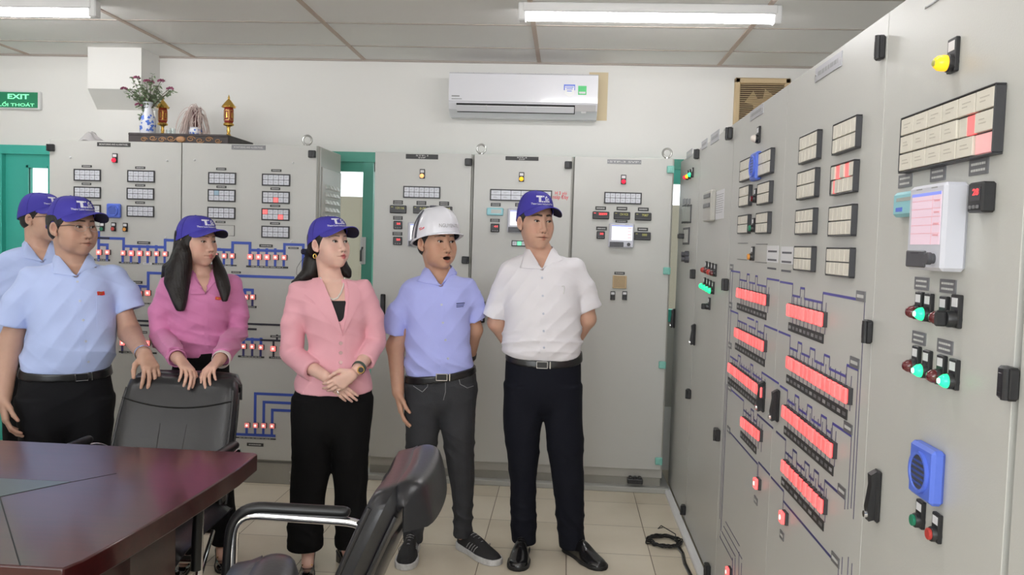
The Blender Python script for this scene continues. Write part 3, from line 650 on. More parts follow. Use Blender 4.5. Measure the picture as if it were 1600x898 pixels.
for u in (380.5, 394.2, 407.4, 191, 229.6, 218, 384, 394.5): 
    v = 541 if u > 370 else 536
    if u in (218, 384, 394.5): v = 460 if u < 300 else 464
    strip(b, F, [(u, v), (u, v+(14 if v > 500 else 12))], L6*.85, 'mimic_navy')
b.build('mimic_diagram', t)
b = MB()
for pl in ([(206, 500.5), (262, 501)], [(206, 507.4), (262, 508)], [(340, 504), (450, 508.5)], [(340, 512), (399.6, 515)], [(150, 371.5), (170, 371.6)], [(408, 531), (442, 532)], [(427.5, 532), (427.5, 541)], [(441.5, 532), (441.5, 541)], [(427.5, 548), (427.5, 557)], [(441.5, 548), (441.5, 557)], [(433, 524), (433, 531)]): strip(b, F, pl, .0115, 'mimic_black', -.0016)
b.build('black_tape_lines', t)
for q in ((186, 408.5, 217.5, 412.2), (224, 410, 237, 413.6), (238, 410.5, 263, 414), (190, 471.5, 262, 476), (186, 548, 245, 553), (384.8, 414.4, 450.3, 419.4), (300, 411.4, 369.8, 415.6), (384, 477.4, 400.8, 481), (372, 555, 413, 559.3), (420.6, 556.6, 446.3, 560.8), (366, 682, 431, 686.8), (146, 404, 172, 408)): plate(F, *q, m='paper' if q[0] == 224 else 'label_black', ink='ink_white' if q[0] != 224 else 'ink_grey', name='tag_strip')
for u, v, hot in ((154, 394, 1), (167.4, 394, 0), (191.9, 395.2, 0), (204.8, 395.5, 1), (218, 395.7, 1), (230.9, 396, 0), (244.3, 396.2, 0), (257.4, 396.6, 0), (218, 458.5, 0), (230.5, 457.6, 1), (190.9, 535.4, 1), (229.6, 535.9, 1), (310, 398.5, 0), (323, 399, 0), (336, 399.3, 0), (350, 399.7, 0), (362.5, 399.7, 0), (390.5, 401, 1), (403.8, 401.3, 1), (416.9, 401.6, 1), (430.2, 401.9, 0), (443.6, 402.2, 0), (384, 464, 0), (394.3, 464, 0), (380.2, 541, 0), (393.8, 541.3, 0), (407.4, 542.5, 0), (426.5, 544.8, 1), (440.6, 544.8, 0), (385.6, 664.4, 0), (398.8, 664.7, 0), (411.5, 665, 0), (424.9, 665.5, 0)): mlamp(F, u, v, 'lamp_red_on' if hot else 'lamp_red_mid', .0155)

# ------------------------------------------------ three cabinets by the back wall
def back_cab(u0, u1, vtop, label):
    a = on_y(u0, vtop, 4.93); b_ = on_y(u1, vtop, 4.93); t = cab_root((float(a[0]), 4.93, 0), 0, label, group=None); F = Face(t, 'y', 4.93); w = float(b_[0]-a[0]); h = 1.985
    body(F, w+.008, .45, h-.003, plinth=.08, y0=.03); door(F, .004, w-.004, .14, h-.004)
    b = MB(); b.box(0, w, .035, .45, 0, .135, 'plinth', .003); b.build('plinth', t)
    return t, F, w, h
t, F, w, h = back_cab(585.5, 738, 237, 'grey control cabinet directly behind the person in the white hard hat')
plate(F, 634.3, 240.4, 684.6, 249, text='STP-1\nSVP', name='nameplate'); pilot(F, 659, 274.5, 'dome_amber', .0135); annunciator(F, 630, 290.2, 687.5, 310.4, 7, 2)
for q in ((614.4, 312.7, 629.6, 319.3), (651, 313.8, 666, 320.4), (686.3, 314.6, 701.7, 321.4), (614.4, 337.3, 629.2, 343.5), (613.5, 362, 628.6, 368), (634, 440, 650, 447)): plate(F, *q, rows=2)
meter(F, 609, 320.3, 634.5, 333.5, '13116'); meter(F, 645.3, 321.4, 670.3, 334, '0.00'); meter(F, 681.2, 322, 706.2, 335.4, '50.20'); controller(F, 614.6, 344.9, 627.9, 358, '35'); controller(F, 614, 369.6, 627.7, 382.9, '28'); recorder(F, 637.3, 346.4, 673, 386)
hinge(F, 732.5, 253.5, w=.043, h=.043); hinge(F, 727.5, 406, w=.043, h=.043); hinge(F, 722, 640, w=.043, h=.043); handle(F, 594, 459, 603, 492)
t, F, w, h = back_cab(740.5, 895, 241, 'grey control cabinet with red handwriting, behind the person in the white shirt')
plate(F, 790, 244, 841.4, 251.2, text='STP-4\nSVP', name='nameplate'); pilot(F, 814.6, 279.4, 'dome_yellow', .0135); annunciator(F, 765.8, 295, 862.2, 315.5, 6, 2)
for q in ((767, 316.7, 782.3, 322.5), (805, 317, 820, 323), (766, 341.4, 780.8, 347)): plate(F, *q, rows=2)
x0, z0 = F.P(761, 324.4); x1, z1 = F.P(786.5, 337); b = MB(); b.box(x0, x1, -.018, 0, z1, z0, 'aqua', .004); b.box(x0+.026, x1-.012, -.0186, -.018, z1+.013, z0-.009, 'lcd_grey'); b.build('flow_display', F.t)
controller(F, 766.6, 349, 779.9, 362.7, '41'); recorder(F, 793.3, 325, 829, 364); annunciator(F, 799.4, 375.3, 838, 385.5, 5, 1, lit={(1, 0): 'tile_green'})
b = MB(); x0, z0 = F.P(867.5, 298); x1, z1 = F.P(885.5, 305); text_fit(b, 'H 3 vòi', (x0+x1)/2, (z0+z1)/2, x1-x0, .02, -.0008, 'ink_red'); x0, z0 = F.P(863.5, 308); x1, z1 = F.P(888, 309); text_fit(b, 'nsáp Đáy', (x0+x1)/2, (z0+z1)/2, x1-x0, .032, -.0008, 'ink_red'); b.build('handwriting', F.t)['label'] = 'red marker handwriting'
hinge(F, 888, 258, w=.043, h=.043); hinge(F, 872, 640, w=.043, h=.043); handle(F, 750.5, 470.4, 757.5, 504); eyebolt(F, .035, .08, h)
t, F, w, h = back_cab(897.5, 1053, 243, 'grey control cabinet with teal hinges and a chart recorder, nearest the right hand row')
plate(F, 949, 248.8, 1001.8, 256.7, 'label_grey', text='STP-3 SVP', name='nameplate', screws=True); pilot(F, 974.4, 283.5, 'dome_red_on', .0135); annunciator(F, 944.5, 299.5, 1002.3, 319.3, 7, 2)
for q in ((930.3, 322.2, 946.9, 328.1), (963.4, 322.8, 980, 328.7), (996.8, 324, 1013.4, 330), (961.6, 343.5, 980.3, 348), (931.6, 353.8, 948.2, 359.9), (996, 355.3, 1012.4, 361.2), (960, 424.3, 976, 429)): plate(F, *q, rows=1, m='label_black')
meter(F, 926, 330, 951.8, 342.4, '20099', 'digit_red'); meter(F, 959.2, 330.5, 984.5, 343, 'CN HCB'); meter(F, 992.2, 331.8, 1017.6, 344.8, '7087'); meter(F, 991.3, 362.3, 1016.5, 375.5, '000'); controller(F, 932.5, 360.8, 945, 373.3, '28'); recorder(F, 951.8, 348, 989.8, 387.4)
x0, z0 = F.P(957.4, 430); x1, z1 = F.P(978.6, 450.8); b = MB(); b.box(x0, x1, -.012, 0, z1, z0, 'tan_plastic', .003)
for i in range(9):
    for j in range(9): b.box(x0+.008+i*.0075, x0+.012+i*.0075, -.0128, -.012, z1+.008+j*.0075, z1+.012+j*.0075, 'tan_dark')
b.build('buzzer_grille', F.t)
pilot(F, 957.4, 465, 'dome_yellow', .0125, .014, kind='flat', name='push_button'); pilot(F, 976, 465, 'button_red', .0125, .014, kind='flat', name='push_button')
for u, v in ((1047.5, 265), (1041.5, 423), (1034.5, 569.5), (1029, 719.5)): hinge(F, u, v, 'teal_hinge', .042, .042)
eyebolt(F, w-.03, .08, h)
x0, z0 = F.P(980, 757); b = MB(); b.box(x0, x0+.09, -.02, .03, .052, .082, 'black_plastic', .004)
for k in range(3): b.box(x0+.008+k*.028, x0+.026+k*.028, -.018, .02, .082, .094, 'black_plastic', .003)
b.build('terminal_block', F.t)
# concrete sill in front of them
m = MB(); m.box(-1.19, .66, 4.915, 5.36, .0, .032, 'cab_edge', .004); o = m.build('trim_4'); o['kind'] = 'structure'

# ------------------------------------------------ right hand row, its doors face the people
RP = .675; RH = 1.985
def rcab(u0, v0, u1, v1, label, h=RH):
    y0 = float(on_x(u0, v0, RP)[1]); y1 = float(on_x(u1, v1, RP)[1]); t = cab_root((RP, y0, 0), -PI/2, label); F = Face(t, 'x', RP); w = y0-y1
    b = MB(); b.box(0, w, .028, .6, 0, h-.003, 'cab_side', .004); b.build('body', t); return t, F, w
t, F, w = rcab(1057, 430, 1087, 430, 'narrow grey cabinet at the far end of the right hand row')
door(F, .001, w-.0006, .02, RH-.004)
eyebolt(F, .10, .08, RH); x, z = F.P(1077, 242); plate(F, 1073.5, 238, 1081.5, 243, 'label_silver', name='nameplate')
pilot(F, 1070, 277, 'dome_red_on', .013); pilot(F, 1073.5, 275.5, 'dome_yellow', .013); pilot(F, 1077.5, 273, 'dome_green_on', .013)
for i in range(3):
    u = 1067.7+i*4.3; plate(F, u, 311, u+2.5, 318, 'label_grey', ink=None, rows=1); a0, c0 = F.P(u-.5, 321); a1, c1 = F.P(u+3.7, 348); b = MB(); b.box(a0, a1-.004, -.006, 0, c1, c0, 'dark_frame', .001); b.box(a0+.012, a1-.016, -.007, -.006, c1+.01, c0-.01, 'lcd_grey'); b.build('strip_gauge', F.t)
a0, c0 = F.P(1069, 356); a1, c1 = F.P(1077, 382); b = MB(); b.box(a0, a1, -.006, 0, c1, c0, 'dark_frame', .001); b.box(a0+.02, a1-.02, -.0065, -.006, c1+.012, c0-.012, 'cab'); b.box(a0+.01, a0+.06, -.04, 0, (c0+c1)/2-.014, (c0+c1)/2+.014, 'black_plastic', .004); b.build('changeover_switch', F.t)
for v in (397.5, 405): x, z = F.P(1076, v); b = MB(); b.lathe([(.02, 0), (.02, .02), (.014, .025), (.014, .04), (.003, .04)], (x, 0, z), 'flap_grey', 18, '-y'); b.build('rotary_knob', F.t)
hinge(F, 1086, 428, w=.04); hinge(F, 1092, 241, w=.04); hinge(F, 1079, 615, w=.04); hinge(F, 1071, 796, w=.04)
handle(F, 1052, 480, 1057, 515)
t, F, w = rcab(1087.3, 430, 1137.5, 430, 'plain grey cabinet in the right hand row with an intercom, red and green lamps')
door(F, .0006, w-.0006, .02, RH-.004)
plate(F, 1097, 222, 1105, 229, 'label_silver', ink='ink_grey', name='nameplate'); plate(F, 1111.5, 211, 1123.6, 218, 'label_silver', ink='ink_grey', name='nameplate', screws=True); eyebolt(F, .22, .08, RH)
a0, c0 = F.P(1108, 300); a1, c1 = F.P(1118, 345); b = MB(); b.box(a0, a1, -.025, 0, c1, c0, 'cab_side', .006)
for k in range(2): b.box(a0+.02, a1-.02, -.03, -.025, c0-.035-k*.045, c0-.015-k*.045, 'label_grey', .002)
b.build('intercom', F.t)
a0, c0 = F.P(1119.6, 299); a1, c1 = F.P(1130.5, 341); b = MB(); b.box(a0, a1, -.001, 0, c1, c0, 'paper')
for k in range(9): b.box(a0+.01, a1-.012-.01*(k % 3), -.0014, -.001, c0-.02-k*(c0-c1-.04)/9-.001, c0-.02-k*(c0-c1-.04)/9+.001, 'ink_grey')
b.build('paper_notice', F.t)
for i in range(4):
    pilot(F, 1098+i*4.6, 421.5+i*1.7, 'dome_red_off' if i % 2 else 'button_red', .014, .02, name='indicator_light'); pilot(F, 1095.5+i*4.3, 446.5+i*2.5, 'dome_green_on', .014, .02)
rotary(F, 1102.5, 478.5); handle(F, 1082.5, 503, 1090, 543)
hinge(F, 1137, 444.5, w=.055, h=.05); hinge(F, 1143, 209, w=.055, h=.05); hinge(F, 1124, 678.5, w=.055, h=.05); hinge(F, 1109, 890, w=.055, h=.05)

# the big double cabinet: doors C and D
t, F, w = rcab(1137.8, 430, 1367.5, 430, 'large grey double door cabinet on the right with rows of red lamps')
s = F.P(1218.5, 418)[0]
door(F, .0006, s-.0006, .02, RH-.004); door(F, s+.0006, w-.0006, .02, RH-.004)
plate(F, 1173.4, 174.7, 1192.8, 176.4, 'label_silver', ink='ink_grey', name='nameplate', screws=True); plate(F, 1275.5, 108, 1315.6, 102.5, 'label_silver', ink='ink_grey', name='nameplate', screws=True)
pilot(F, 1178, 216.5, 'dome_white', .0145, .02)
cr = dict(tile='tile_cream', off=.015, ink=None)
annunciator(F, 1156, 252, 1172, 279, 5, 2, **cr); annunciator(F, 1184.6, 239.5, 1202.6, 270, 5, 2, **cr); annunciator(F, 1154.8, 293, 1168.5, 321, 5, 2, **cr); annunciator(F, 1183, 287.5, 1200.5, 317, 5, 2, **cr)
annunciator(F, 1152.6, 337, 1167, 364.5, 5, 2, **cr); annunciator(F, 1180.7, 333, 1198, 364.5, 5, 2, **cr); annunciator(F, 1153.3, 379.6, 1167, 406.4, 5, 2, off=.001, outline=2); annunciator(F, 1181.4, 381, 1197.5, 411, 5, 2, off=.001, outline=2)
bell(F, 1176, 260, .10, .022)
pilot(F, 1172.5, 310.5, 'dome_red_off', .0125, .022, kind='flat', name='push_button'); pilot(F, 1169.5, 356.5, 'button_green', .0125, .022, kind='flat', name='push_button'); pilot(F, 1168, 401, 'button_orange', .0125, .022, kind='flat', name='push_button')
for q in ((1199.3, 383.5, 1215.6, 410.5), (1221, 385, 1239, 413)):
    a0, c0 = F.P(q[0], q[1]); a1, c1 = F.P(q[2], q[3]); b = MB(); b.box(a0, a1, -.001, 0, c1, c0, 'paper')
    for k in range(3): b.box(a0+.016, a1-.016, -.0014, -.001, c0-.022-k*.028, c0-.016-k*.028, 'ink_dark')
    b.build('paper_notice', F.t)
annunciator(F, 1248.6, 214.5, 1274.8, 248, 5, 2, **cr); annunciator(F, 1245.3, 269.5, 1271.5, 307.5, 5, 2, **cr); annunciator(F, 1242.7, 328, 1268.5, 366, 5, 2, **cr); annunciator(F, 1240.2, 384, 1266, 425, 5, 2, **cr)
annunciator(F, 1300.9, 195, 1335.5, 231, 5, 2, **cr); annunciator(F, 1297.6, 259, 1331.5, 299.5, 5, 2, lit={(1, 0): 'tile_red', (3, 0): 'tile_red', (0, 1): ('tile_red',)}, **cr); annunciator(F, 1294.5, 323, 1328.5, 368.5, 5, 2, **cr); annunciator(F, 1290.7, 386, 1325.5, 434.5, 5, 2, **cr)
hinge(F, 1361, 518, w=.028, h=.052, d=.016); hinge(F, 1381, 75, w=.028, h=.052, d=.016)
handle(F, 1188, 590, 1201, 650); handle(F, 1211.5, 604, 1222, 664)
def lamp_row(F, a, b_, n, hot, s=None, ws=.012):
    x0, z0 = F.P(*a, .018); x1, z1 = F.P(*b_, .018); sp_ = (x1-x0)/(n-1); s = s or min(.015, sp_*.46)
    for i in range(n):
        x = x0+sp_*i; z = z0+(z1-z0)*i/(n-1); h_ = .0195; k = MB(); k.box(x-s, x+s, -.010, 0, z-h_, z+h_, 'dark_frame'); k.box(x-s*.4, x+s*.4, -.015, -.010, z+h_*.9, z+h_*1.05, 'black_plastic'); o = k.build('mimic_lamp', F.t)
        q = MB(); q.box(x-s*.93, x+s*.93, -.018, -.010, z-h_*.95, z+h_*.95, 'lamp_red_hot' if i in hot else 'lamp_red_row', .003); q.build('lens', o)
    return x0, z0, x1, z1, sp_
b = MB(); TH = .0022
# door C rows: (polyline pixels)
CL = [[(1142.3, 423), (1156.5, 425), (1156, 452)], [(1156.5, 437), (1167, 438.8), (1167.7, 428.3), (1171.3, 429), (1171, 441), (1180, 443.3), (1180.2, 431), (1183.8, 431.8), (1183.4, 444.6), (1197, 448.3)], [(1197, 468), (1197.8, 434.9), (1217.5, 439.5)], [(1141.5, 485), (1153.5, 488.3), (1153.2, 516)], [(1153.5, 500.8), (1167, 506.2)], [(1168, 496), (1171, 496.6), (1178, 508)], [(1170, 509), (1181, 511.5), (1181.4, 501.8), (1184.4, 503), (1184.2, 517), (1192.8, 520.5)], [(1193, 541), (1194, 507.9), (1214.6, 516.8)],
      [(1141, 556.5), (1153, 564), (1154.3, 555.3), (1157.4, 557.3), (1157.2, 571), (1172.4, 580.2), (1173.3, 569), (1176.7, 571.5), (1176.6, 584), (1189, 592.4)], [(1189, 612), (1190, 581.3), (1204, 590.5), (1217, 597.5)], [(1140, 606.5), (1162.3, 627), (1162, 655)], [(1162.3, 640.3), (1173, 648.8), (1174, 639), (1178, 641.5), (1177.8, 655), (1181.5, 657.5)], [(1182, 680), (1183, 646.6), (1208, 671)], [(1138, 672), (1158.4, 700), (1183.8, 731), (1183, 752)], [(1184.5, 745), (1185, 721.3), (1203, 743)],
      [(1145, 424), (1140, 700), (1134, 815)], [(1141.5, 424), (1137, 700), (1131, 822)], [(1139, 560), (1133.5, 700), (1128, 830)], [(1136, 600), (1130.5, 700), (1125, 838)]]
DL = [[(1219, 440), (1239, 446.2), (1238.3, 478)], [(1239, 461.5), (1250.3, 464.3), (1251, 449.7), (1257.6, 451.2), (1257.2, 466.5), (1285, 474.7)], [(1284.6, 492), (1285.8, 457.4), (1351.4, 473.3), (1347, 576), (1342, 680), (1335, 812)], [(1217, 517.5), (1235, 529.2), (1234, 560)], [(1234.7, 543.3), (1246.5, 548.7), (1247.2, 534.6), (1253.3, 537), (1252.8, 552), (1265.3, 559.3), (1266.4, 543.7), (1273.8, 546.8), (1273.5, 563.7), (1287.3, 571), (1288.7, 554.3), (1296.8, 557.9), (1296.5, 575.9), (1321.3, 588.5)], [(1321.5, 610), (1323.6, 570.2), (1341.3, 579), (1337, 680), (1331, 795)],
      [(1219, 602.5), (1231, 610.4), (1230.6, 640)], [(1231.2, 625.4), (1241.7, 633), (1243, 617.4), (1248.7, 621.9), (1248.7, 639.2), (1261, 648), (1262.5, 632.8), (1269, 637.7), (1269, 655.4), (1282.5, 665.8), (1284, 648.6), (1292, 654), (1291.8, 671.5), (1299, 677.7)], [(1299.2, 700), (1300.3, 660.6), (1330.8, 680.4), (1325.5, 796)], [(1213, 674), (1228, 690.4), (1227.3, 718)], [(1227.8, 706.4), (1238.4, 716.6), (1239.4, 702.5), (1245.3, 707.6), (1245.3, 723.4), (1257, 735.8), (1258.3, 721.5), (1265, 726.6), (1264.8, 743.8), (1271.6, 750.3), (1272.8, 734.2), (1279.6, 740.2), (1279.6, 758.9), (1286.7, 765.3)], [(1287, 788), (1287.9, 749.2), (1320.8, 780), (1320.6, 796)], [(1205, 745), (1224.6, 770), (1224, 806)], [(1224.6, 783), (1310.4, 888.7), (1309, 898)], [(1316.5, 870), (1315, 897)], [(1326, 870), (1325, 898)], [(1331.6, 880), (1331, 898)]]
def axis_strip(mb, F, pts):
    """like strip, but long horizontals are broad blue bands and verticals thin"""
    P = [F.P(*p) for p in pts]
    for i in range(len(P)-1):
        (x0, z0), (x1, z1) = P[i], P[i+1]
        if abs(x1-x0) < abs(z1-z0)*.45: P[i+1] = (x0, z1); mb.box(x0-.0014, x0+.0014, -.001, 0, min(z0, z1), max(z0, z1), 'mimic_thin')
        elif abs(z1-z0) < abs(x1-x0)*.5 or True: P[i+1] = (x1, z0); mb.box(min(x0, x1), max(x0, x1), -.001, 0, z0-.0032, z0+.0032, 'mimic_navy' if z0 < .9 else 'mimic_violet')
for pl in CL+DL: axis_strip(b, F, pl)
for pl in ([(1134, 815), (1155, 862), (1154.5, 898)], [(1131, 822), (1159, 880), (1158, 898)], [(1128, 830), (1149, 871), (1148.5, 898)], [(1125, 838), (1145, 871), (1144.5, 898)]): strip(b, F, pl[:2], .003, 'mimic_thin'); strip(b, F, pl[1:], .003, 'mimic_thin')
b.build('mimic_diagram', t)
ROWS = [((1151, 457), (1192, 468.3), 10, (0, 3, 5), (1152.4, 472.5), (1197.4, 500.5)), ((1147.5, 519), (1188.5, 540), 11, (1, 5), (1149.4, 536.5), (1195, 571.5)), ((1137.5, 574), (1186, 612), 14, (0, 3, 8, 11), (1138, 592), (1188.5, 637)), ((1157.5, 659), (1182, 679.5), 7, (0, 1, 4), (1157.7, 676.5), (1182, 705)),
        ((1230, 484), (1279, 498.5), 9, (0, 4, 6, 8), (1233, 506.5), (1287, 533)), ((1229, 566), (1317, 617.5), 14, (1, 3, 7, 8, 11, 12), (1229.7, 589), (1324.3, 651)), ((1222.5, 643), (1293.5, 702), 13, (0, 4, 8, 12), (1226, 669.5), (1302.5, 738)), ((1221.5, 728.5), (1279, 789), 9, (0, 1, 3, 5, 6, 7, 8), (1221.8, 749), (1287.5, 824))]
for a, c, n, hot, s0, s1 in ROWS:
    x0, z0, x1, z1, sp_ = lamp_row(F, a, c, n, hot); zz = (z0+z1)/2
    q0, y0_ = F.P(*s0); q1, y1_ = F.P(*s1); zs = (y0_+y1_)/2; k = MB(); k.box(q0, q1, -.0025, 0, zs-.0125, zs+.0125, 'label_black')
    for i in range(n): k.box(q0+(q1-q0)*(i+.2)/n, q0+(q1-q0)*(i+.8)/n, -.0029, -.0025, zs-.0045, zs+.0045, 'label_grey' if (i*7) % 3 else 'ink_grey')
    for i in range(n): x = x0+sp_*i; k.box(x-.001, x+.001, -.0012, 0, zs+.0125, zz-.018, 'mimic_thin'); k.box(x-.001, x+.001, -.0012, 0, zz+.018, zz+.043, 'mimic_thin')
    k.build('tag_strip', F.t)
for u, v in ((1178.8, 754.7), (1219.5, 807.6), (1135, 893)): lamp_row(F, (u, v), (u+12, v), 2, (), s=.013) if 0 else mlamp(F, u, v, 'lamp_red_hot', .0185, .018)
for q in ((1141.4, 415, 1145.8, 419.5), (1140, 474, 1144, 479), (1139, 537, 1143, 542), (1138.5, 603, 1143, 608), (1137, 668, 1141, 674), (1339.3, 458, 1352.8, 467.5), (1329.3, 561.5, 1343, 571.5), (1319.7, 663, 1332.3, 673.5), (1310.4, 761, 1322, 773), (1300, 868, 1312, 880), (1179, 779, 1184, 784), (1219.5, 832, 1225, 840)): plate(F, *q, m='label_grey')

# cabinet E with the big recorder
t, F, w = rcab(1368, 430, 1584, 600, 'nearest full grey cabinet on the right with a white chart recorder and green lamps')
door(F, .0006, w-.003, .02, RH-.004)
plate(F, 1446, 12, 1480, -8, 'label_silver', ink='ink_grey', name='nameplate', screws=True)
pilot(F, 1468.8, 98.7, 'dome_yellow', .0148, .026, core='digit_yellow')
annunciator(F, 1407, 184.5, 1549, 240, 6, 3, off=.018, tile='tile_cream', lit={(4, 1): ('tile_red',), (5, 2): 'tile_pink'}, ink=mat('tile_print', (.52, .48, .41), .5))
for q in ((1406, 274.5, 1425.3, 291), (1456, 263.8, 1477.8, 281), (1517, 251.5, 1544.7, 270.5), (1431.3, 433.3, 1451.9, 453), (1471, 436.5, 1494.2, 458.3), (1427.5, 518, 1447, 538.5), (1466.7, 531, 1489.3, 552)): plate(F, *q, 'label_grey', rows=2)
a0, c0 = F.P(1395.5, 301.5, .02); a1, c1 = F.P(1436, 336, .02); b = MB(); b.box(a0, a1, -.02, 0, c1, c0, 'aqua', .006); b.box(a0+.02, a1-.008, -.0206, -.02, c1+.03, c0-.012, 'lcd_grey'); b.box(a0+.02, a0+.05, -.021, -.02, c1+.01, c1+.018, 'bell_blue'); b.build('flow_display', F.t)
recorder(F, 1421.5, 292.5, 1469.5, 424, .042, 'screen_pink'); controller(F, 1513, 286, 1533, 331, '28', .022)
for (u, v, c, core) in ((1424.5, 487, 'dome_red_off', None), (1438.5, 490.3, 'dome_green_on', 'dome_green_core'), (1462, 496, 'dome_red_off', None), (1419.5, 571.4, 'dome_red_off', None), (1436, 578.8, 'dome_green_on', 'dome_green_core'), (1458, 587.7, 'dome_red_off', None), (1477, 595, 'dome_green_on', 'dome_green_core')): pilot(F, u, v, c, .0128, .018, core=core)
rotary(F, 1484.5, 498, .014)
handle(F, 1363, 725, 1384, 826); hinge(F, 1585, 599, w=.036, h=.050, d=.018)
bell(F, 1437, 737, .098, .024, grey=True)
pilot(F, 1424, 812, 'button_green', .0125, .02, kind='flat', name='push_button'); pilot(F, 1449, 833.5, 'button_red', .0125, .02, kind='flat', name='push_button')
t, F, w = rcab(1586, 600, 1990, 600, 'grey cabinet at the very right edge of the picture, only its door edge showing')
door(F, .012, w-.004, .02, RH-.004)

# cable duct and coil on the floor
m = MB(); m.box(.632, .668, 1.6, 5.02, 0, .024, 'duct_white', .004); m.box(.636, .664, 1.6, 5.02, .024, .027, 'duct_white', .0012)
tag(m.build('cable_duct'), 'long white plastic cable duct on the floor along the right hand row', 'cable duct')
m = MB(); cc = on_z(1034, 850)
pts = []
for i in range(460):
    a = i/460*2*PI*8; r = .075+.022*math.sin(i*.113)+.010*math.sin(i*.37); pts.append((cc[0]+r*math.cos(a)+.006*math.sin(i*.05), cc[1]+r*.95*math.sin(a), .006+.016*i/460+.004*math.sin(i*.7)))
m.tube(pts, .0032, 'cable_black', 6)
m.tube([(cc[0]+.07, cc[1], .02), (cc[0]+.075, cc[1]+.07, .03), (cc[0]+.01, cc[1]+.13, .05), (cc[0]+.0, cc[1]+.17, .02), (cc[0]+.03, cc[1]+.24, .004)], .0025, 'cable_black', 6)
pp = [(cc[0]+.07, cc[1]-.02, .01), (cc[0]+.085, cc[1]-.12, .004), (cc[0]+.077, cc[1]-.25, .004), (cc[0]+.085, cc[1]-.4, .004), (cc[0]+.072, cc[1]-.7, .004)]
for k in range(3): m.tube([(p[0]+.006*k-.006, p[1], p[2]+.001*k) for p in pp], .0026, 'cable_black' if k else 'cable_grey', 6)
tag(m.build('cable_coil', smooth=60), 'coil of black cable lying on the floor tiles beside the white duct', 'cable')
# ================================================================== conference table
TZ = 0.75
t = empty('conference_table', (-2.0, 2.15, 0), 0, 'dark mahogany conference table with a glossy top and a narrow dark inlay', 'table')
out = [(-3.9, 1.648), (-1.035, 1.652), (-1.02, 1.70), (-1.003, 1.85), (-.990, 2.05), (-.980, 2.27), (-.976, 2.45), (-.985, 2.625), (-1.0, 2.637), (-3.9, 2.66)]
o2 = [(x+2.0, y-2.15) for x, y in out]
m = MB(); m.prism(o2, 'z', TZ-.057, TZ, 'mahogany'); o = m.build('table_top', t, smooth=20)
bv = o.modifiers.new('bevel', 'BEVEL'); bv.width = .004; bv.segments = 2; bv.limit_method = 'ANGLE'; bv.angle_limit = .6
m = MB(); q = lambda x, y: (x+2.0, y-2.15)
m.prism([q(-3.85, 2.085), q(-1.476, 2.080), q(-1.377, 2.232), q(-3.85, 2.235)], 'z', TZ-.001, TZ+.0012, mat('inlay_glass', (0.075, 0.10, 0.10), 0.3))
m.build('inlay_panel', t)
m = MB()
def groove(a, b, w=.003):
    (x0, y0), (x1, y1) = q(*a), q(*b); d = math.hypot(x1-x0, y1-y0); nx, ny = -(y1-y0)/d*w/2, (x1-x0)/d*w/2
    m.prism([(x0+nx, y0+ny), (x1+nx, y1+ny), (x1-nx, y1-ny), (x0-nx, y0-ny)], 'z', TZ-.0005, TZ+.0006, 'leather_seam')
groove((-1.377, 2.232), (-1.30, 2.335)); groove((-1.476, 2.080), (-1.377, 2.232)); groove((-3.85, 2.237), (-1.377, 2.234)); groove((-3.85, 2.083), (-1.476, 2.078)); groove((-1.476, 2.078), (-1.131, 1.655)); groove((-1.476, 2.078), (-1.40, 1.93)) if 0 else None
m.build('veneer_joints', t)
m = MB(); m.prism([q(-3.5, 1.80), q(-1.17, 1.80), q(-1.13, 2.1), q(-1.16, 2.42), q(-3.5, 2.45)], 'z', 0, TZ-.057, 'mahogany'); m.build('pedestal', t, smooth=0)

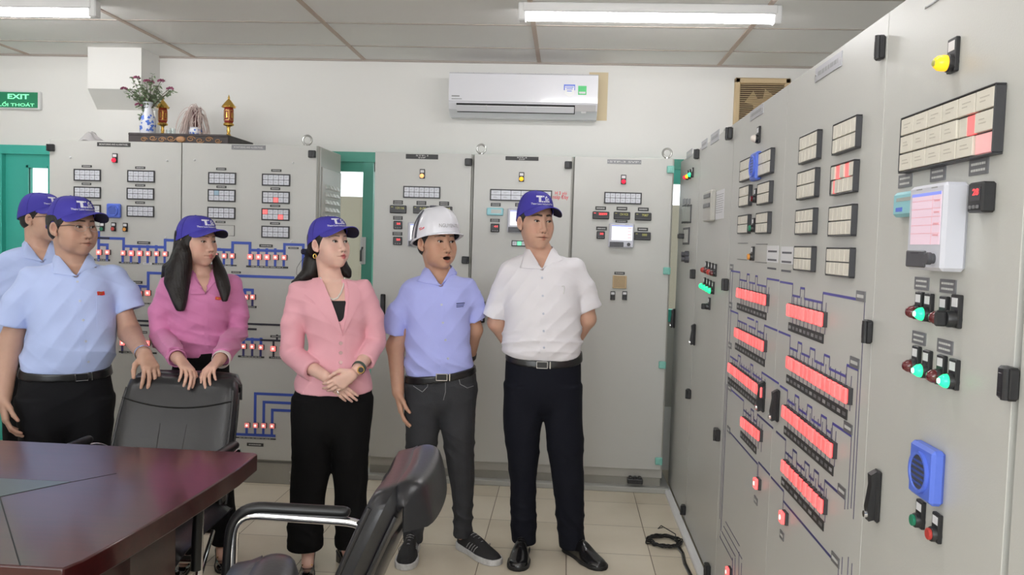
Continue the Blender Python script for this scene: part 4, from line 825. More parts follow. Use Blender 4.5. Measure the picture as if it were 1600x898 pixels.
# ================================================================== leather chairs
def make_chair(loc, rz, label):
    t = empty('conference_chair', loc, rz, label, 'chair', 'black leather conference chairs round the table')
    def back_pt(s, x, off):
        """s 0..1 up the backrest, off towards the rear; the rest leans and curls back at the top"""
        y = .185+.165*s+.02*s*s; z = .44+.462*s; ny, nz = math.cos(.30), -math.sin(.30)
        return (x, y+off*ny-.03*(1-(x/.24)**2)*(-1)*.6, z+off*nz)
    W = .232
    def rest(th0, th1, m_, s0=0, s1=1, w=W, n=18, grow=0):
        rows = []
        for i in range(n+1):
            s = s0+(s1-s0)*i/n; e = math.sqrt(max(0, 1-((i/n-.5)*2)**16)); ww = w*(1-.10*s**4)*(e*.08+.92)
            f = []; r = []
            for j in range(17):
                x = math.sin((-1+2*j/16)*PI/2); ed = (1-abs(x)**14)**.5*e if abs(x) < 1 else 0
                f.append(back_pt(s, x*ww, th0*ed-.004)); r.append(back_pt(s, x*ww, th1*ed-.004))
            rows.append(f+r[::-1])
        b = MB(); b.grid(rows, m_, closed=True); k = len(rows[0])
        b.f.append(tuple(range(k))); b.m.append(0); b.f.append(tuple((len(rows)-1)*k+j for j in range(k))[::-1]); b.m.append(0); return b
    o = rest(-.045, .040, 'leather').build('backrest', t, smooth=60)
    b = MB()
    for s_, dip in ((.80, .075),):
        pts = []
        for j in range(25):
            x = -1+2*j/24; s = s_-dip*(1-x*x); pts.append(back_pt(s, x*W*.935, -.045*(1-abs(x*.955)**14)**.5-.0045))
        b.tube(pts, .0035, 'leather_seam', 6)
    for xx in (-.045, .045):
        b.tube([back_pt(.1+.5*k/8, xx*(1+.15*k/8), -.0475) for k in range(9)], .0022, 'leather_seam', 6)
    b.build('front_seams', o)
    for sx in (-1, 1):
        b = MB(); b.tube([back_pt(.02+.86*k/14, sx*W*.955*(1.0-.10*((.02+.86*k/14)**4)), -.035) for k in range(15)], .006, 'leather', 8); b.tube([back_pt(.02+.86*k/14, sx*W*.955*(1.0-.10*((.02+.86*k/14)**4)), .028) for k in range(15)], .006, 'leather', 8); b.build('side_piping', o)
    # head roll folded over the top towards the rear
    rows = []
    for i in range(22):
        a = -.9+i/21*(PI+.75); rr = .048; c = back_pt(.955, 0, .018); row = []
        for j in range(17):
            x = -1+2*j/16; ed = (1-abs(x)**8)**.35
            y = c[1]+(-math.cos(a)*rr*1.15)*ed; z = c[2]-.010+(math.sin(a)*rr*(1.0 if a < PI*.5 else 1.0))*ed; 
            if a > 2.2: y += .0; z -= (a-2.2)*.075
            row.append((x*W*.935, y+.018*(1-x*x), z))
        rows.append(row)
    b = MB(); b.grid(rows, 'leather'); b.build('head_roll', t, smooth=60, solid=.008)
    # rear shell
    b = rest(.030, .052, 'leather', .05, .80, W*.86); b.build('rear_panel', t, smooth=60)
    # seat
    rows = []
    for i in range(19):
        u = i/18; y = -.27+.50*u; e = math.sqrt(max(0, 1-(abs(u-.5)*2)**10)); f = []; r = []
        for j in range(17):
            x = -1+2*j/16; ed = (1-abs(x)**6)**.5*e
            zc = .425-.03*(1-u)**6; f.append((x*.245, y, zc+.045*ed+.012*math.cos(x*2))); r.append((x*.245, y, zc-.045*ed))
        rows.append(f+r[::-1])
    b = MB(); b.grid(rows, 'leather', closed=True); k = len(rows[0]); b.f.append(tuple(range(k))); b.m.append(0); b.f.append(tuple(18*k+j for j in range(k))[::-1]); b.m.append(0); b.build('seat', t, smooth=60)
    def arc(pts, r=.07, n=7):
        """round the corners of a polyline"""
        P = [Vector(p) for p in pts]; o = [P[0]]
        for i in range(1, len(P)-1):
            a, c, e = P[i-1], P[i], P[i+1]; d0 = min(r, (a-c).length*.49); d1 = min(r, (e-c).length*.49); p0 = c+(a-c).normalized()*d0; p1 = c+(e-c).normalized()*d1
            for k in range(n+1):
                u = k/n; o.append(p0*(1-u)**2+c*2*u*(1-u)+p1*u*u)
        o.append(P[-1]); return o
    for sx in (-1, 1):
        X = sx*.275
        b = MB(); b.tube(arc([(sx*.225, .27, .60), (X, .22, .655), (X, -.155, .668), (X, -.165, .02), (X, .30, .02)]), .0135, 'chrome', 12); o = b.build('arm_frame', t, smooth=60)
        b = MB(); b.tube(arc([(X, .17, .681), (X, -.16, .686), (X, -.203, .64), (X, -.203, .44)], .06), [.019]*3+[.019]*50, 'arm_pad', 12) if 0 else None
        pa = arc([(X, .155, .684), (X, -.158, .690), (X, -.185, .35)], .09, 10); pa = [Vector((X, .176, .682)), Vector((X, .173, .683)), Vector((X, .165, .6835))]+pa; b = MB(); b.tube(pa, [.005, .012, .0158]+[.017]*(len(pa)-3), 'arm_pad', 14); b.build('arm_pad', t, smooth=60)
    for pp, rr in (([(-.275, .30, .02), (.275, .30, .02)], .0125), ([(-.275, -.158, .375), (.275, -.158, .375)], .0125), ([(-.275, -.165, .30), (-.22, .10, .375), (.22, .10, .375), (.275, -.165, .30)], .010)):
        b = MB(); b.tube(pp, rr, 'chrome', 12); b.build('cross_tube', t, smooth=60)
    return t
def tree(o, parent=None):
    c = o.copy(); COL.objects.link(c); c.parent = parent
    for ch in o.children: tree(ch, c)
    return c
ch = make_chair((-1.47, 2.80, 0), math.radians(2), 'black leather chair with hands resting on its backrest, facing the table')
for loc, rz, lb in (((-.75, 2.01, 0), -PI/2+math.radians(3), 'black leather chair at the right end of the table, seen from the side'), ((-.865, 1.17, 0), -PI/2+math.radians(6), 'nearest black leather chair, only its backrest top showing at the bottom picture edge'), ((-2.63, 2.86, 0), math.radians(-4), 'black leather chair at the left picture edge beside the person with glasses')):
    c = tree(ch); c.location = loc; c.rotation_euler = (0, 0, rz); c['label'] = lb

# ================================================================== altar things on the left cabinet
AY = 4.80; AZ = 1.992
a = on_y(200, 206, AY); b_ = on_y(356, 214, AY); x0, x1 = float(a[0]), float(b_[0]); AW = x1-x0; AD = .40; AH = .055
t = empty('altar_shelf', ((x0+x1)/2, AY, AZ), 0, 'dark carved wooden altar shelf lying on top of the left cabinet', 'shelf')
m = MB(); m.box(-AW/2, AW/2, 0, AD, AH-.014, AH, 'carved_wood', .003); m.build('shelf_board', t)
m = MB(); m.box(-AW/2, AW/2, .004, .018, 0, AH-.012, 'carved_wood', .002); m.box(-AW/2, -AW/2+.014, .018, AD, 0, AH-.012, 'carved_wood'); m.box(AW/2-.014, AW/2, .018, AD, 0, AH-.012, 'carved_wood')
m.box(-AW/2+.01, AW/2-.01, AD-.02, AD-.006, 0, AH-.012, 'carved_wood'); m.build('apron', t)
m = MB()
def spiral(cx, cz, r0, turns, sgn, m_):
    pts = []
    for i in range(30): a_ = i/29*turns*2*PI*sgn; r = r0*(1-.75*i/29); pts.append((cx+r*math.cos(a_), .002, cz+r*.62*math.sin(a_)))
    m.tube(pts, .0028, m_, 6)
cxs = AW*.03
m.lathe([(.030, -.004), (.026, .006), (.012, .010), (.002, .011)], (cxs, 0, .022), 'carved_wood_light', 14, '-y', (1, .62))
for sx in (-1, 1):
    for k in range(4): spiral(cxs+sx*(.06+k*.055), .021+.004*(-1)**k, .027-.002*k, 1.4, sx*(-1)**k, 'carved_wood_light')
m.build('carving', t)
ATZ = AZ+AH
def ap(u, v, dy): return on_y(u, v, AY+dy)
# vase with flowers
p = ap(231, 204, .13); vx, vy = float(p[0]), AY+.13; s = float(ap(231, 160, .13)[2]-ATZ); s = max(.14, s)
t = empty('flower_vase', (vx, vy, ATZ), 0, 'tall blue and white porcelain vase on the altar shelf, first on the left', 'vase')
prof = [(.038, 0), (.042, .004), (.048, .05), (.050, .35), (.044, .55), (.032, .72), (.027, .84), (.031, .95), (.038, 1.0), (.035, 1.0), (.024, .85)]
prof = [(r*.92, h*s) for r, h in prof]
m = MB(); m.lathe(prof, (0, 0, 0), 'porcelain', 28); m.build('vase_body', t, smooth=60)
def rad(h): return float(np.interp(h, [p_[1] for p_ in prof[:9]], [p_[0] for p_ in prof[:9]]))
m = MB()
for k in range(26):
    a_ = rng.uniform(-PI, .2); h = rng.uniform(.12, .62)*s; r0 = rng.uniform(.005, .011)
    if k < 4: a_, h, r0 = (-2.2, .22*s, .014) if k == 0 else (-1.0, .35*s, .012) if k == 1 else (-1.8, .48*s, .010) if k == 2 else (-.7, .18*s, .011)
    pts = []
    for j in range(9):
        b2 = 2*PI*j/9; hh = h+r0*(1+.3*math.sin(3*b2+k))*math.sin(b2); aa = a_+r0*(1+.3*math.sin(3*b2+k))*math.cos(b2)/.045; rr = rad(hh)+.0012; pts.append((rr*math.cos(aa), rr*math.sin(aa), hh))
    m.add(pts, [tuple(range(9))], 'porcelain_blue')
m.build('painted_pattern', t, fix=False)
t2 = empty('flower_bouquet', (vx, vy, ATZ+s), 0, 'bunch of wilted purple roses with grey green leaves in the tall vase', 'flowers')
top = []; mS, mL, mP = MB(), MB(), MB()
def leaf(mb, c, d, L_, w, m_='leaf'):
    d = Vector(d).normalized(); sdir = d.cross(Vector((rng.uniform(-1, 1), rng.uniform(-1, 1), rng.uniform(-.3, 1)))).normalized(); n = d.cross(sdir); c = Vector(c)
    pts = [c, c+d*L_*.35+sdir*w+n*w*.3, c+d*L_*.75+sdir*w*.7, c+d*L_-n*w*.4, c+d*L_*.75-sdir*w*.7, c+d*L_*.35-sdir*w+n*w*.3, c+d*L_*.5-n*w*.15]
    mb.add(pts, [(0, 1, 6), (1, 2, 6), (2, 3, 6), (3, 4, 6), (4, 5, 6), (5, 0, 6)], m_)
targets = [(214, 121), (236, 128), (230, 126), (252, 126), (194, 138), (204, 140), (206, 122), (270, 142), (266, 138), (222, 154), (217, 163), (243, 150), (228, 140), (248, 140), (212, 145), (258, 148), (238, 118), (200, 148), (233, 152), (221, 133), (244, 134), (226, 147), (219, 182), (240, 158)]
roses = {0, 1, 3, 4, 9, 10, 2, 8}
for k, (u, v) in enumerate(targets):
    dy = .13+rng.uniform(-.06, .06); e = Vector(ap(u, v, dy))-Vector((vx, vy, ATZ+s)); st = Vector((rng.uniform(-.012, .012), rng.uniform(-.012, .012), -.06)); mid = st.lerp(e, .5)+Vector((0, 0, abs(e.length)*.18))
    cv = [st*(1-x)**2+mid*2*x*(1-x)+e*x*x for x in [i/7 for i in range(8)]]; mS.tube(cv, [.0018]*8, 'stem_dark', 5)
    for j in range(2, 8):
        for _ in range(2 if k in roses else 4): leaf(mL, cv[j]+Vector((rng.uniform(-.012, .012), rng.uniform(-.012, .012), rng.uniform(-.008, .008))), (rng.uniform(-1, 1), rng.uniform(-1, 1), rng.uniform(-.9, .5)), rng.uniform(.016, .030), rng.uniform(.004, .008))
    if k in roses:
        mP = MB()
        for j in range(14):
            a_ = j*2.4; r = .004+.0007*j; leaf(mP, e+Vector((r*math.cos(a_), r*math.sin(a_), -.002*j*.3)), (math.cos(a_), math.sin(a_), .8), .014, .008, 'petal')
        mP.build('rose_head', t2, fix=False)
mS.build('stems', t2); mL.build('leaves', t2, fix=False);
# small glass cup
for k, (u, dy) in enumerate(((270, .12), (263.5, .2))):
    p = ap(u, 205, dy); hh = .045
    m = MB(); m.lathe([(.014, 0), (.017, hh), (.0155, hh), (.013, .004)], (0, 0, 0), mat('clear_glass', (.9, .95, .95), .03, trans=.95), 18); o = m.build('glass_cup', loc=(float(p[0]), AY+dy, ATZ), smooth=60); tag(o, 'tiny clear glass cup on the altar shelf, right of the other cup' if k == 0 else 'tiny clear glass cup on the altar shelf between the vase and the other cup', 'cup', 'glass cups on the altar shelf')
# gold lanterns
def lantern(u, vt, dy, label):
    p = ap(u, 208, dy); hh = float(ap(u, vt, dy)[2])-ATZ; k = hh/.30
    t = empty('altar_lantern', (float(p[0]), AY+dy, ATZ), 0, label, 'lantern', 'altar lanterns on the shelf')
    m = MB(); m.lathe([(.030*k, 0), (.032*k, .008*k), (.018*k, .022*k), (.010*k, .04*k), (.013*k, .055*k), (.009*k, .07*k), (.014*k, .085*k), (.034*k, .092*k), (.036*k, .10*k), (.030*k, .108*k)], (0, 0, 0), 'gold', 16); m.build('stand', t)
    m = MB(); m.lathe([(.028*k, .108*k), (.034*k, .118*k), (.034*k, .20*k), (.028*k, .21*k)], (0, 0, 0), 'lacquer_red', 6)
    o = m.build('lantern_box', t, smooth=0); m = MB()
    for j in range(6):
        a0 = 2*PI*j/6+.08; a1 = 2*PI*(j+1)/6-.08; r = .0345*k
        P = lambda a_, z: (r*math.cos(a_), r*math.sin(a_), z*k)
        for (z0, z1) in ((.125, .128), (.19, .193)): m.add([P(a0, z0), P(a1, z0), P(a1, z1), P(a0, z1)], [(0, 1, 2, 3)], 'gold')
        for (aa, ab) in ((a0, a0+.08), (a1-.08, a1)): m.add([P(aa, .125), P(ab, .125), P(ab, .193), P(aa, .193)], [(0, 1, 2, 3)], 'gold')
        am = (a0+a1)/2; m.add([P(am-.14, .14), P(am+.14, .14), P(am+.1, .18), P(am-.1, .18)], [(0, 1, 2, 3)], 'gold')
    m.build('gilt_pattern', o, fix=False)
    m = MB(); m.lathe([(.034*k, .208*k), (.046*k, .212*k), (.043*k, .225*k), (.028*k, .245*k), (.014*k, .262*k), (.006*k, .27*k), (.008*k, .278*k), (.004*k, .29*k), (.001*k, .30*k)], (0, 0, 0), 'gold', 12); m.build('roof', t)
    for j in range(6):
        a_ = 2*PI*j/6; m = MB(); m.tube([(.044*k*math.cos(a_), .044*k*math.sin(a_), .214*k), (.052*k*math.cos(a_), .052*k*math.sin(a_), .222*k)], .002*k, 'gold', 5); m.build('roof_finial', t)
lantern(254, 150, .24, 'gold and red altar lantern standing just behind the tall vase'); lantern(357, 148, .22, 'gold and red altar lantern standing alone at the right end of the shelf')
# incense pot
p = ap(306, 206, .15); px_, py_ = float(p[0]), AY+.15
t = empty('incense_pot', (px_, py_, ATZ), 0, 'small round blue and white porcelain incense pot on the altar shelf', 'pot')
m = MB(); m.lathe([(.026, 0), (.030, .004), (.040, .02), (.042, .035), (.036, .05), (.040, .055), (.034, .055), (.030, .045)], (0, 0, 0), 'porcelain', 24); m.build('pot_body', t, smooth=60)
m = MB()
for k in range(14):
    a_ = -PI*rng.uniform(0, 1); h = rng.uniform(.012, .042); r0 = .006; pts = []
    for j in range(8):
        b2 = 2*PI*j/8; hh = h+r0*math.sin(b2); aa = a_+r0*(1+.4*math.sin(3*b2))*math.cos(b2)/.04; rr = float(np.interp(hh, [.004, .02, .035, .05], [.030, .040, .042, .036]))+.0012; pts.append((rr*math.cos(aa), rr*math.sin(aa), hh))
    m.add(pts, [tuple(range(8))], 'porcelain_blue')
m.build('painted_pattern', t, fix=False)
m = MB()
for k in range(120):
    a_ = rng.uniform(0, 2*PI); r = rng.uniform(0, .026); L_ = rng.uniform(.07, .14); lean = rng.uniform(0, .35)
    m.tube([(px_+r*math.cos(a_), py_+r*math.sin(a_), ATZ+.04), (px_+r*math.cos(a_)*(1+lean*2), py_+r*math.sin(a_)*(1+lean), ATZ+.04+L_)], .0022, 'incense', 4)
o = m.build('incense_sticks', fix=False); tag(o, 'dense clump of burnt dark red incense sticks in the small pot', 'incense', kind='stuff')
m = MB()
for k in range(170):
    a_ = rng.uniform(0, 2*PI); L_ = rng.uniform(.08, .15); sd = -1 if rng.rand() < .78 else 1; R_ = rng.uniform(.02, .085)
    x0_, y0_, z0_ = px_+rng.uniform(-.02, .02), py_+rng.uniform(-.02, .02), ATZ+.10+rng.uniform(-.03, .045)
    pts = []; rk = .35+.65*rng.rand(); dr = rng.uniform(.85, 1.1)
    for j in range(12):
        u = j/11; pts.append((x0_+sd*R_*rk*u*1.25+.008*math.sin(u*7+k), y0_+.03*math.sin(k)*u, z0_+L_*.55*math.sin(u*PI*.95)-.11*u*u*dr))
    m.tube(pts, .0019, 'dried_white', 4)
o = m.build('curled_ash', fix=False); tag(o, 'mass of pale curled incense ash arching over the small pot', 'incense ash', kind='stuff')
# loose plastic bag on the cabinet
p = on_y(146, 214, 4.95); rows = []
for i in range(9):
    row = []
    for j in range(13):
        u, v_ = i/8*2-1, j/12*2-1; h = max(0, 1-(u*u+v_*v_)*.8)*(.055*math.exp(-((v_+.15)/.35)**2)+.018+.010*math.sin(9*u+5*v_)); row.append((v_*.12, u*.07, h))
    rows.append(row)
m = MB(); m.grid(rows, mat('thin_plastic', (.62, .60, .60), .3, alpha=.8)); o = m.build('plastic_bag', loc=(float(p[0]), 4.95, AZ+.001), solid=.0008); tag(o, 'crumpled pale plastic bag lying on top of the left cabinet', 'bag')
# ================================================================== smooth-surface modeller for people
def smin(a, b, k):
    h = np.clip(.5+.5*(b-a)/k, 0, 1); return b*(1-h)+a*h-k*h*(1-h)
def smax(a, b, k): return -smin(-a, -b, k)
def cone_f(a, b, ra, rb):
    a = np.array(a, float); b = np.array(b, float); ba = b-a; L2 = ba@ba+1e-12
    def f(P): h = np.clip(((P-a)@ba)/L2, 0, 1); return np.linalg.norm(P-a-h[:, None]*ba, axis=1)-(ra+(rb-ra)*h)
    return f
def ell_d(P, c, r):
    q = P-np.array(c); r = np.array(r); k0 = np.linalg.norm(q/r, axis=1); k1 = np.linalg.norm(q/(r*r), axis=1)+1e-9; return k0*(k0-1)/k1
def smooth_table(z, v, n=200):
    """monotone-ish cubic through the control rows, sampled densely"""
    z = np.array(z, float); v = np.array(v, float); zz = np.linspace(z[0], z[-1], n)
    if len(z) < 3: return zz, np.interp(zz, z, v)
    d = np.diff(v)/np.diff(z); m = np.zeros(len(z)); m[0], m[-1] = d[0], d[-1]
    for i in range(1, len(z)-1): m[i] = 0 if d[i-1]*d[i] <= 0 else 2*d[i-1]*d[i]/(d[i-1]+d[i])
    i = np.clip(np.searchsorted(z, zz)-1, 0, len(z)-2); h = z[i+1]-z[i]; t = (zz-z[i])/h
    return zz, v[i]*(2*t**3-3*t**2+1)+h*m[i]*(t**3-2*t**2+t)+v[i+1]*(-2*t**3+3*t**2)+h*m[i+1]*(t**3-t**2)
class Loft:
    """stack of superellipses along z: rows (z, cx, cy, half width, depth to front, depth to back)"""
    def __init__(s, rows, n=2.3, grow=0.0, cap=0.0):
        rows = sorted(rows); z = [r[0] for r in rows]; s.z0, s.z1 = z[0], z[-1]; s.n = n; s.grow = grow; s.cap = cap
        s.T = [smooth_table(z, [r[k] for r in rows]) for k in range(1, 6)]
        R = max(r[3] for r in rows)+max(abs(r[1]) for r in rows)
        s.c = np.array([np.mean([r[1] for r in rows]), np.mean([r[2] for r in rows]), (s.z0+s.z1)/2]); s.R = math.hypot((s.z1-s.z0)/2, max(max(r[3], r[4], r[5]) for r in rows)+max(abs(r[1]-s.c[0]) for r in rows)+max(abs(r[2]-s.c[1]) for r in rows))+.02
    def __call__(s, P):
        z = P[:, 2]; cx, cy, a, bf, bb = [np.interp(z, *t) for t in s.T]; x = P[:, 0]-cx; y = P[:, 1]-cy; b = np.where(y < 0, bf, bb)
        q = (np.abs(x/a)**s.n+np.abs(y/b)**s.n)**(1/s.n); d = (q-1)*np.minimum(a, b)*(.5+.5*np.clip(np.hypot(x, y)/np.maximum(1e-6, q*np.minimum(a, b)), 1, 2.2))-s.grow
        return smax(d, np.maximum(s.z0-z, z-s.z1)-s.cap, .006)
class Sdf:
    def __init__(s): s.p = []
    def add(s, f, c=None, R=1e9, op='u', k=.01): s.p.append((f, np.zeros(3) if c is None else np.array(c, float), R, op, k)); return s
    def cone(s, a, b, ra, rb, op='u', k=.01):
        a = np.array(a, float); b = np.array(b, float); return s.add(cone_f(a, b, ra, rb), (a+b)/2, np.linalg.norm(b-a)/2+max(ra, rb), op, k)
    def chain(s, pts, op='u', k=.012):
        for (a, ra), (b, rb) in zip(pts[:-1], pts[1:]): s.cone(a, b, ra, rb, op, k)
        return s
    def ell(s, c, r, op='u', k=.01): return s.add(lambda P, c=c, r=r: ell_d(P, c, r), c, max(r), op, k)
    def loft(s, L, op='u', k=.01): return s.add(L, L.c, L.R, op, k)
    def ev(s, P, margin=.04):
        d = np.full(len(P), .25)
        for f, c, R, op, k in s.p:
            if R < 1e8:
                q = P-c; I = np.nonzero((q*q).sum(1) < (R+margin+k)**2)[0]
                if not len(I): continue
                v = f(P[I]); e = d[I]
            else: I = slice(None); v = f(P); e = d
            d[I] = smin(e, v, k) if op == 'u' else smax(e, -v, k) if op == 's' else smax(e, v, k)
        return d
def surface(sdf, lo, hi, h):
    lo = np.array(lo, float); hi = np.array(hi, float); B = 8; nb = np.ceil((hi-lo)/(B*h)).astype(int)
    g = np.stack(np.meshgrid(*[np.arange(n) for n in nb], indexing='ij'), -1).reshape(-1, 3)
    d = sdf.ev(lo+(g+.5)*B*h, 11*h); g = g[np.abs(d) < 9.5*h]
    st = np.stack(np.meshgrid(*[np.arange(B+1)]*3, indexing='ij'), -1).reshape(-1, 3)
    lat = (g[:, None, :]*B+st[None]).reshape(-1, 3); V = np.empty(len(lat))
    for i in range(0, len(lat), 400000): V[i:i+400000] = sdf.ev(lo+lat[i:i+400000]*h, 3*h)
    V = V.reshape(-1, B+1, B+1, B+1)
    S = V < 0; C = [V[:, i:i+B, j:j+B, k:k+B] for i in (0, 1) for j in (0, 1) for k in (0, 1)]; cnt = sum((c < 0).astype(int) for c in C); act = (cnt > 0) & (cnt < 8)
    bi, ci, cj, ck = np.nonzero(act); cells = g[bi]*B+np.stack([ci, cj, ck], 1)
    cv = np.stack([c[act] for c in C], 1); off = np.array([(i, j, k) for i in (0, 1) for j in (0, 1) for k in (0, 1)], float)
    pos = np.zeros((len(cells), 3)); n = np.zeros(len(cells))
    for a in range(8):
        for b in range(a+1, 8):
            if np.abs(off[a]-off[b]).sum() != 1: continue
            va, vb = cv[:, a], cv[:, b]; m = (va < 0) != (vb < 0); t = va/(va-vb+1e-20)
            pos[m] += (off[a]+(off[b]-off[a])*t[:, None])[m]; n[m] += 1
    verts = lo+(cells+pos/n[:, None])*h
    D = (nb*B+2).astype(np.int64); key = lambda q: (q[:, 0]*D[1]+q[:, 1])*D[2]+q[:, 2]
    ck_ = key(cells.astype(np.int64)); order = np.argsort(ck_); sk = ck_[order]
    quads = []
    for ax in range(3):
        o1, o2 = [(1, 2), (2, 0), (0, 1)][ax]; A = S[:, :B, :B, :B]; sl = [slice(0, B)]*3; sl[ax] = slice(1, B+1); E = S[(slice(None),)+tuple(sl)]
        bi, i, j, k = np.nonzero(A != E); base = g[bi]*B+np.stack([i, j, k], 1); ins = A[bi, i, j, k]
        idx = []; ok = np.ones(len(base), bool)
        for u, v in ((1, 1), (0, 1), (0, 0), (1, 0)):
            q = base.astype(np.int64).copy(); q[:, o1] -= u; q[:, o2] -= v; ok &= (q.min(1) >= 0); kk = key(q); p = np.clip(np.searchsorted(sk, kk), 0, len(sk)-1); ok &= sk[p] == kk; idx.append(order[p])
        Q = np.stack(idx, 1); Q[~ins] = Q[~ins][:, ::-1]; quads.append(Q[ok])
    return verts, np.concatenate(quads)
def np_mesh(name, V, Q, mats_, parent, color=None, fmat=None):
    me = bpy.data.meshes.new(name); me.vertices.add(len(V)); me.vertices.foreach_set('co', V.astype(np.float32).ravel()); me.loops.add(len(Q)*4); me.loops.foreach_set('vertex_index', Q.astype(np.int32).ravel())
    me.polygons.add(len(Q)); me.polygons.foreach_set('loop_start', np.arange(len(Q), dtype=np.int32)*4); me.update(calc_edges=True)
    me.polygons.foreach_set('use_smooth', np.ones(len(Q), bool))
    for m in mats_: me.materials.append(M(m) if isinstance(m, str) else m)
    if fmat is not None: me.polygons.foreach_set('material_index', fmat.astype(np.int32))
    if color is not None:
        a = me.color_attributes.new('skin_color', 'FLOAT_COLOR', 'POINT'); a.data.foreach_set('color', np.concatenate([color, np.ones((len(V), 1))], 1).astype(np.float32).ravel())
    me.validate(); o = bpy.data.objects.new(name, me); COL.objects.link(o); o.parent = parent; return o
def skin_mat():
    m = bpy.data.materials.new('skin'); m.use_nodes = True; nt = m.node_tree; N = nt.nodes; L = nt.links; b = N['Principled BSDF']
    at = N.new('ShaderNodeAttribute'); at.attribute_name = 'skin_color'; tc = N.new('ShaderNodeTexCoord'); nz = N.new('ShaderNodeTexNoise'); nz.inputs['Scale'].default_value = 40; nz.inputs['Detail'].default_value = 4; L.new(tc.outputs['Object'], nz.inputs['Vector'])
    mr = N.new('ShaderNodeMapRange'); mr.inputs[3].default_value = .93; mr.inputs[4].default_value = 1.07; L.new(nz.outputs['Fac'], mr.inputs[0])
    mx = N.new('ShaderNodeVectorMath'); mx.operation = 'SCALE'; L.new(at.outputs['Color'], mx.inputs[0]); L.new(mr.outputs[0], mx.inputs['Scale']); L.new(mx.outputs[0], b.inputs['Base Color'])
    b.inputs['Roughness'].default_value = .48; b.inputs['Specular IOR Level'].default_value = .35
    b.inputs['Subsurface Weight'].default_value = .12; b.inputs['Subsurface Radius'].default_value = (.012, .005, .003); b.inputs['Subsurface Scale'].default_value = 1.0
    MATS['skin'] = m
skin_mat()
def Rz(a): c, s = math.cos(a), math.sin(a); return np.array([[c, -s, 0], [s, c, 0], [0, 0, 1.]])
def Rx(a): c, s = math.cos(a), math.sin(a); return np.array([[1, 0, 0], [0, c, -s], [0, s, c.__float__()]])
def Ry(a): c, s = math.cos(a), math.sin(a); return np.array([[c, 0, s], [0, 1, 0], [-s, 0, c]])
# ---- head in its own frame: x to the person's right, y forward, z up; 0.23 tall, eyes at z = 0
def head_f(P, F):
    """F: face parameters"""
    x = np.abs(P[:, 0]); Q = np.stack([x, P[:, 1], P[:, 2]], 1); w = F.get('w', 1.0); jw = F.get('jaw', 1.0); fat = F.get('fat', 0.0)
    d = ell_d(P, (0, -.014, .028), (.0735*w, .096, .088))
    d = smin(d, ell_d(P, (0, .030, -.020), (.0655*w, .058, .082)), .03)
    d = smin(d, ell_d(P, (0, .022, -.066), ((.0495+fat)*jw*w, .056, .043)), .028)
    d = smin(d, ell_d(Q, (.0440*w, .050, -.026), (.0240+fat*.6, .028, .028)), .020)            # cheek bones
    d = smin(d, ell_d(Q, (.033*w, .053, -.055), (.021+fat, .026, .026+fat)), .025)
    d = smin(d, ell_d(P, (0, .064, -.096), (.023*jw, .021, .018)), .022)                   # chin
    d = smin(d, ell_d(P, (0, .070, -.062), (.030, .027, .026)), .020)                     # muzzle
    d = smin(d, cone_f((0, .080, .024), (.030, .070, .026), .010, .009)(Q), .018)         # brow
    d = smax(d, -ell_d(Q, (.032, .098, .002), (.021, .020, .015)), .016)                   # sockets
    d = smin(d, ell_d(Q, (.0318, .0700, .0), (.0165, .0150, .0135)), .006)               # lids
    nl = F.get('nose', 1.0); nz = -.038
    d = smin(d, cone_f((0, .082, .006), (0, .100*nl+.004*(1-nl), nz+.006), .0075, .0095)(P), .010)
    d = smin(d, ell_d(P, (0, .1015, nz+.002), (.0110, .0115, .0100)), .006)
    d = smin(d, ell_d(Q, (.0128*F.get('nw', 1.0), .0925, nz-.002), (.0088, .0105, .0082)), .004)
    d = smax(d, -ell_d(Q, (.0070, .0975, nz-.0100), (.0036, .0055, .0040)), .003)
    op = F.get('open', 0.0); mz = -.067; lp = F.get('lips', 1.0)
    up = cone_f((0, .0955, mz+.0052+op*.5), (.0235, .0825, mz+.0005), .0052*lp, .0026)(Q); lo = cone_f((0, .0950, mz-.0062-op), (.0215, .0825, mz-.0020-op*.3), .0062*lp, .0028)(Q)
    d = smin(d, up, .0045); d = smin(d, lo, .0045)
    if op > 0: d = smax(d, -ell_d(P, (0, .094, mz-op*.25), (.0215, .024, op*.56)), .003)
    else: d = smax(d, -ell_d(Q, (0, .0985, mz), (.0250, .014, .0012)), .0022)
    d = smax(d, -ell_d(Q, (.0275, .0900, mz-.001), (.004, .006, .003)), .004)
    if F.get('nasal'): d = smax(d, -cone_f((.0215, .0900, -.036), (.0330, .0790, -.066), .0016, .0014)(Q), .007*F['nasal'])
    eo = F.get('eye', 1.0)                                                                   # lid opening
    sl = .10; Qe = Q-np.array([.0318, 0, 0]); Qe = np.stack([Qe[:, 0], Qe[:, 1], Qe[:, 2]-Qe[:, 0]*sl], 1)
    d = smax(d, -ell_d(Qe, (0, .0865, -.0006), (.0146, .0110, .0050*eo)), .0012)
    # ears
    Qx = Q-np.array([.0738*w, -.001, -.012]); c, s_ = math.cos(.42), math.sin(.42); Qx = np.stack([Qx[:, 0]*c+Qx[:, 1]*s_, -Qx[:, 0]*s_+Qx[:, 1]*c, Qx[:, 2]], 1)
    ear = ell_d(Qx, (.004, -.006, .002), (.0075, .0160, .0275)); ear = smin(ear, ell_d(Qx, (.002, .003, -.021), (.005, .008, .010)), .006); ear = smax(ear, -ell_d(Qx, (.0120, -.003, .006), (.0080, .0100, .0180)), .003)
    return smin(d, ear, .004)
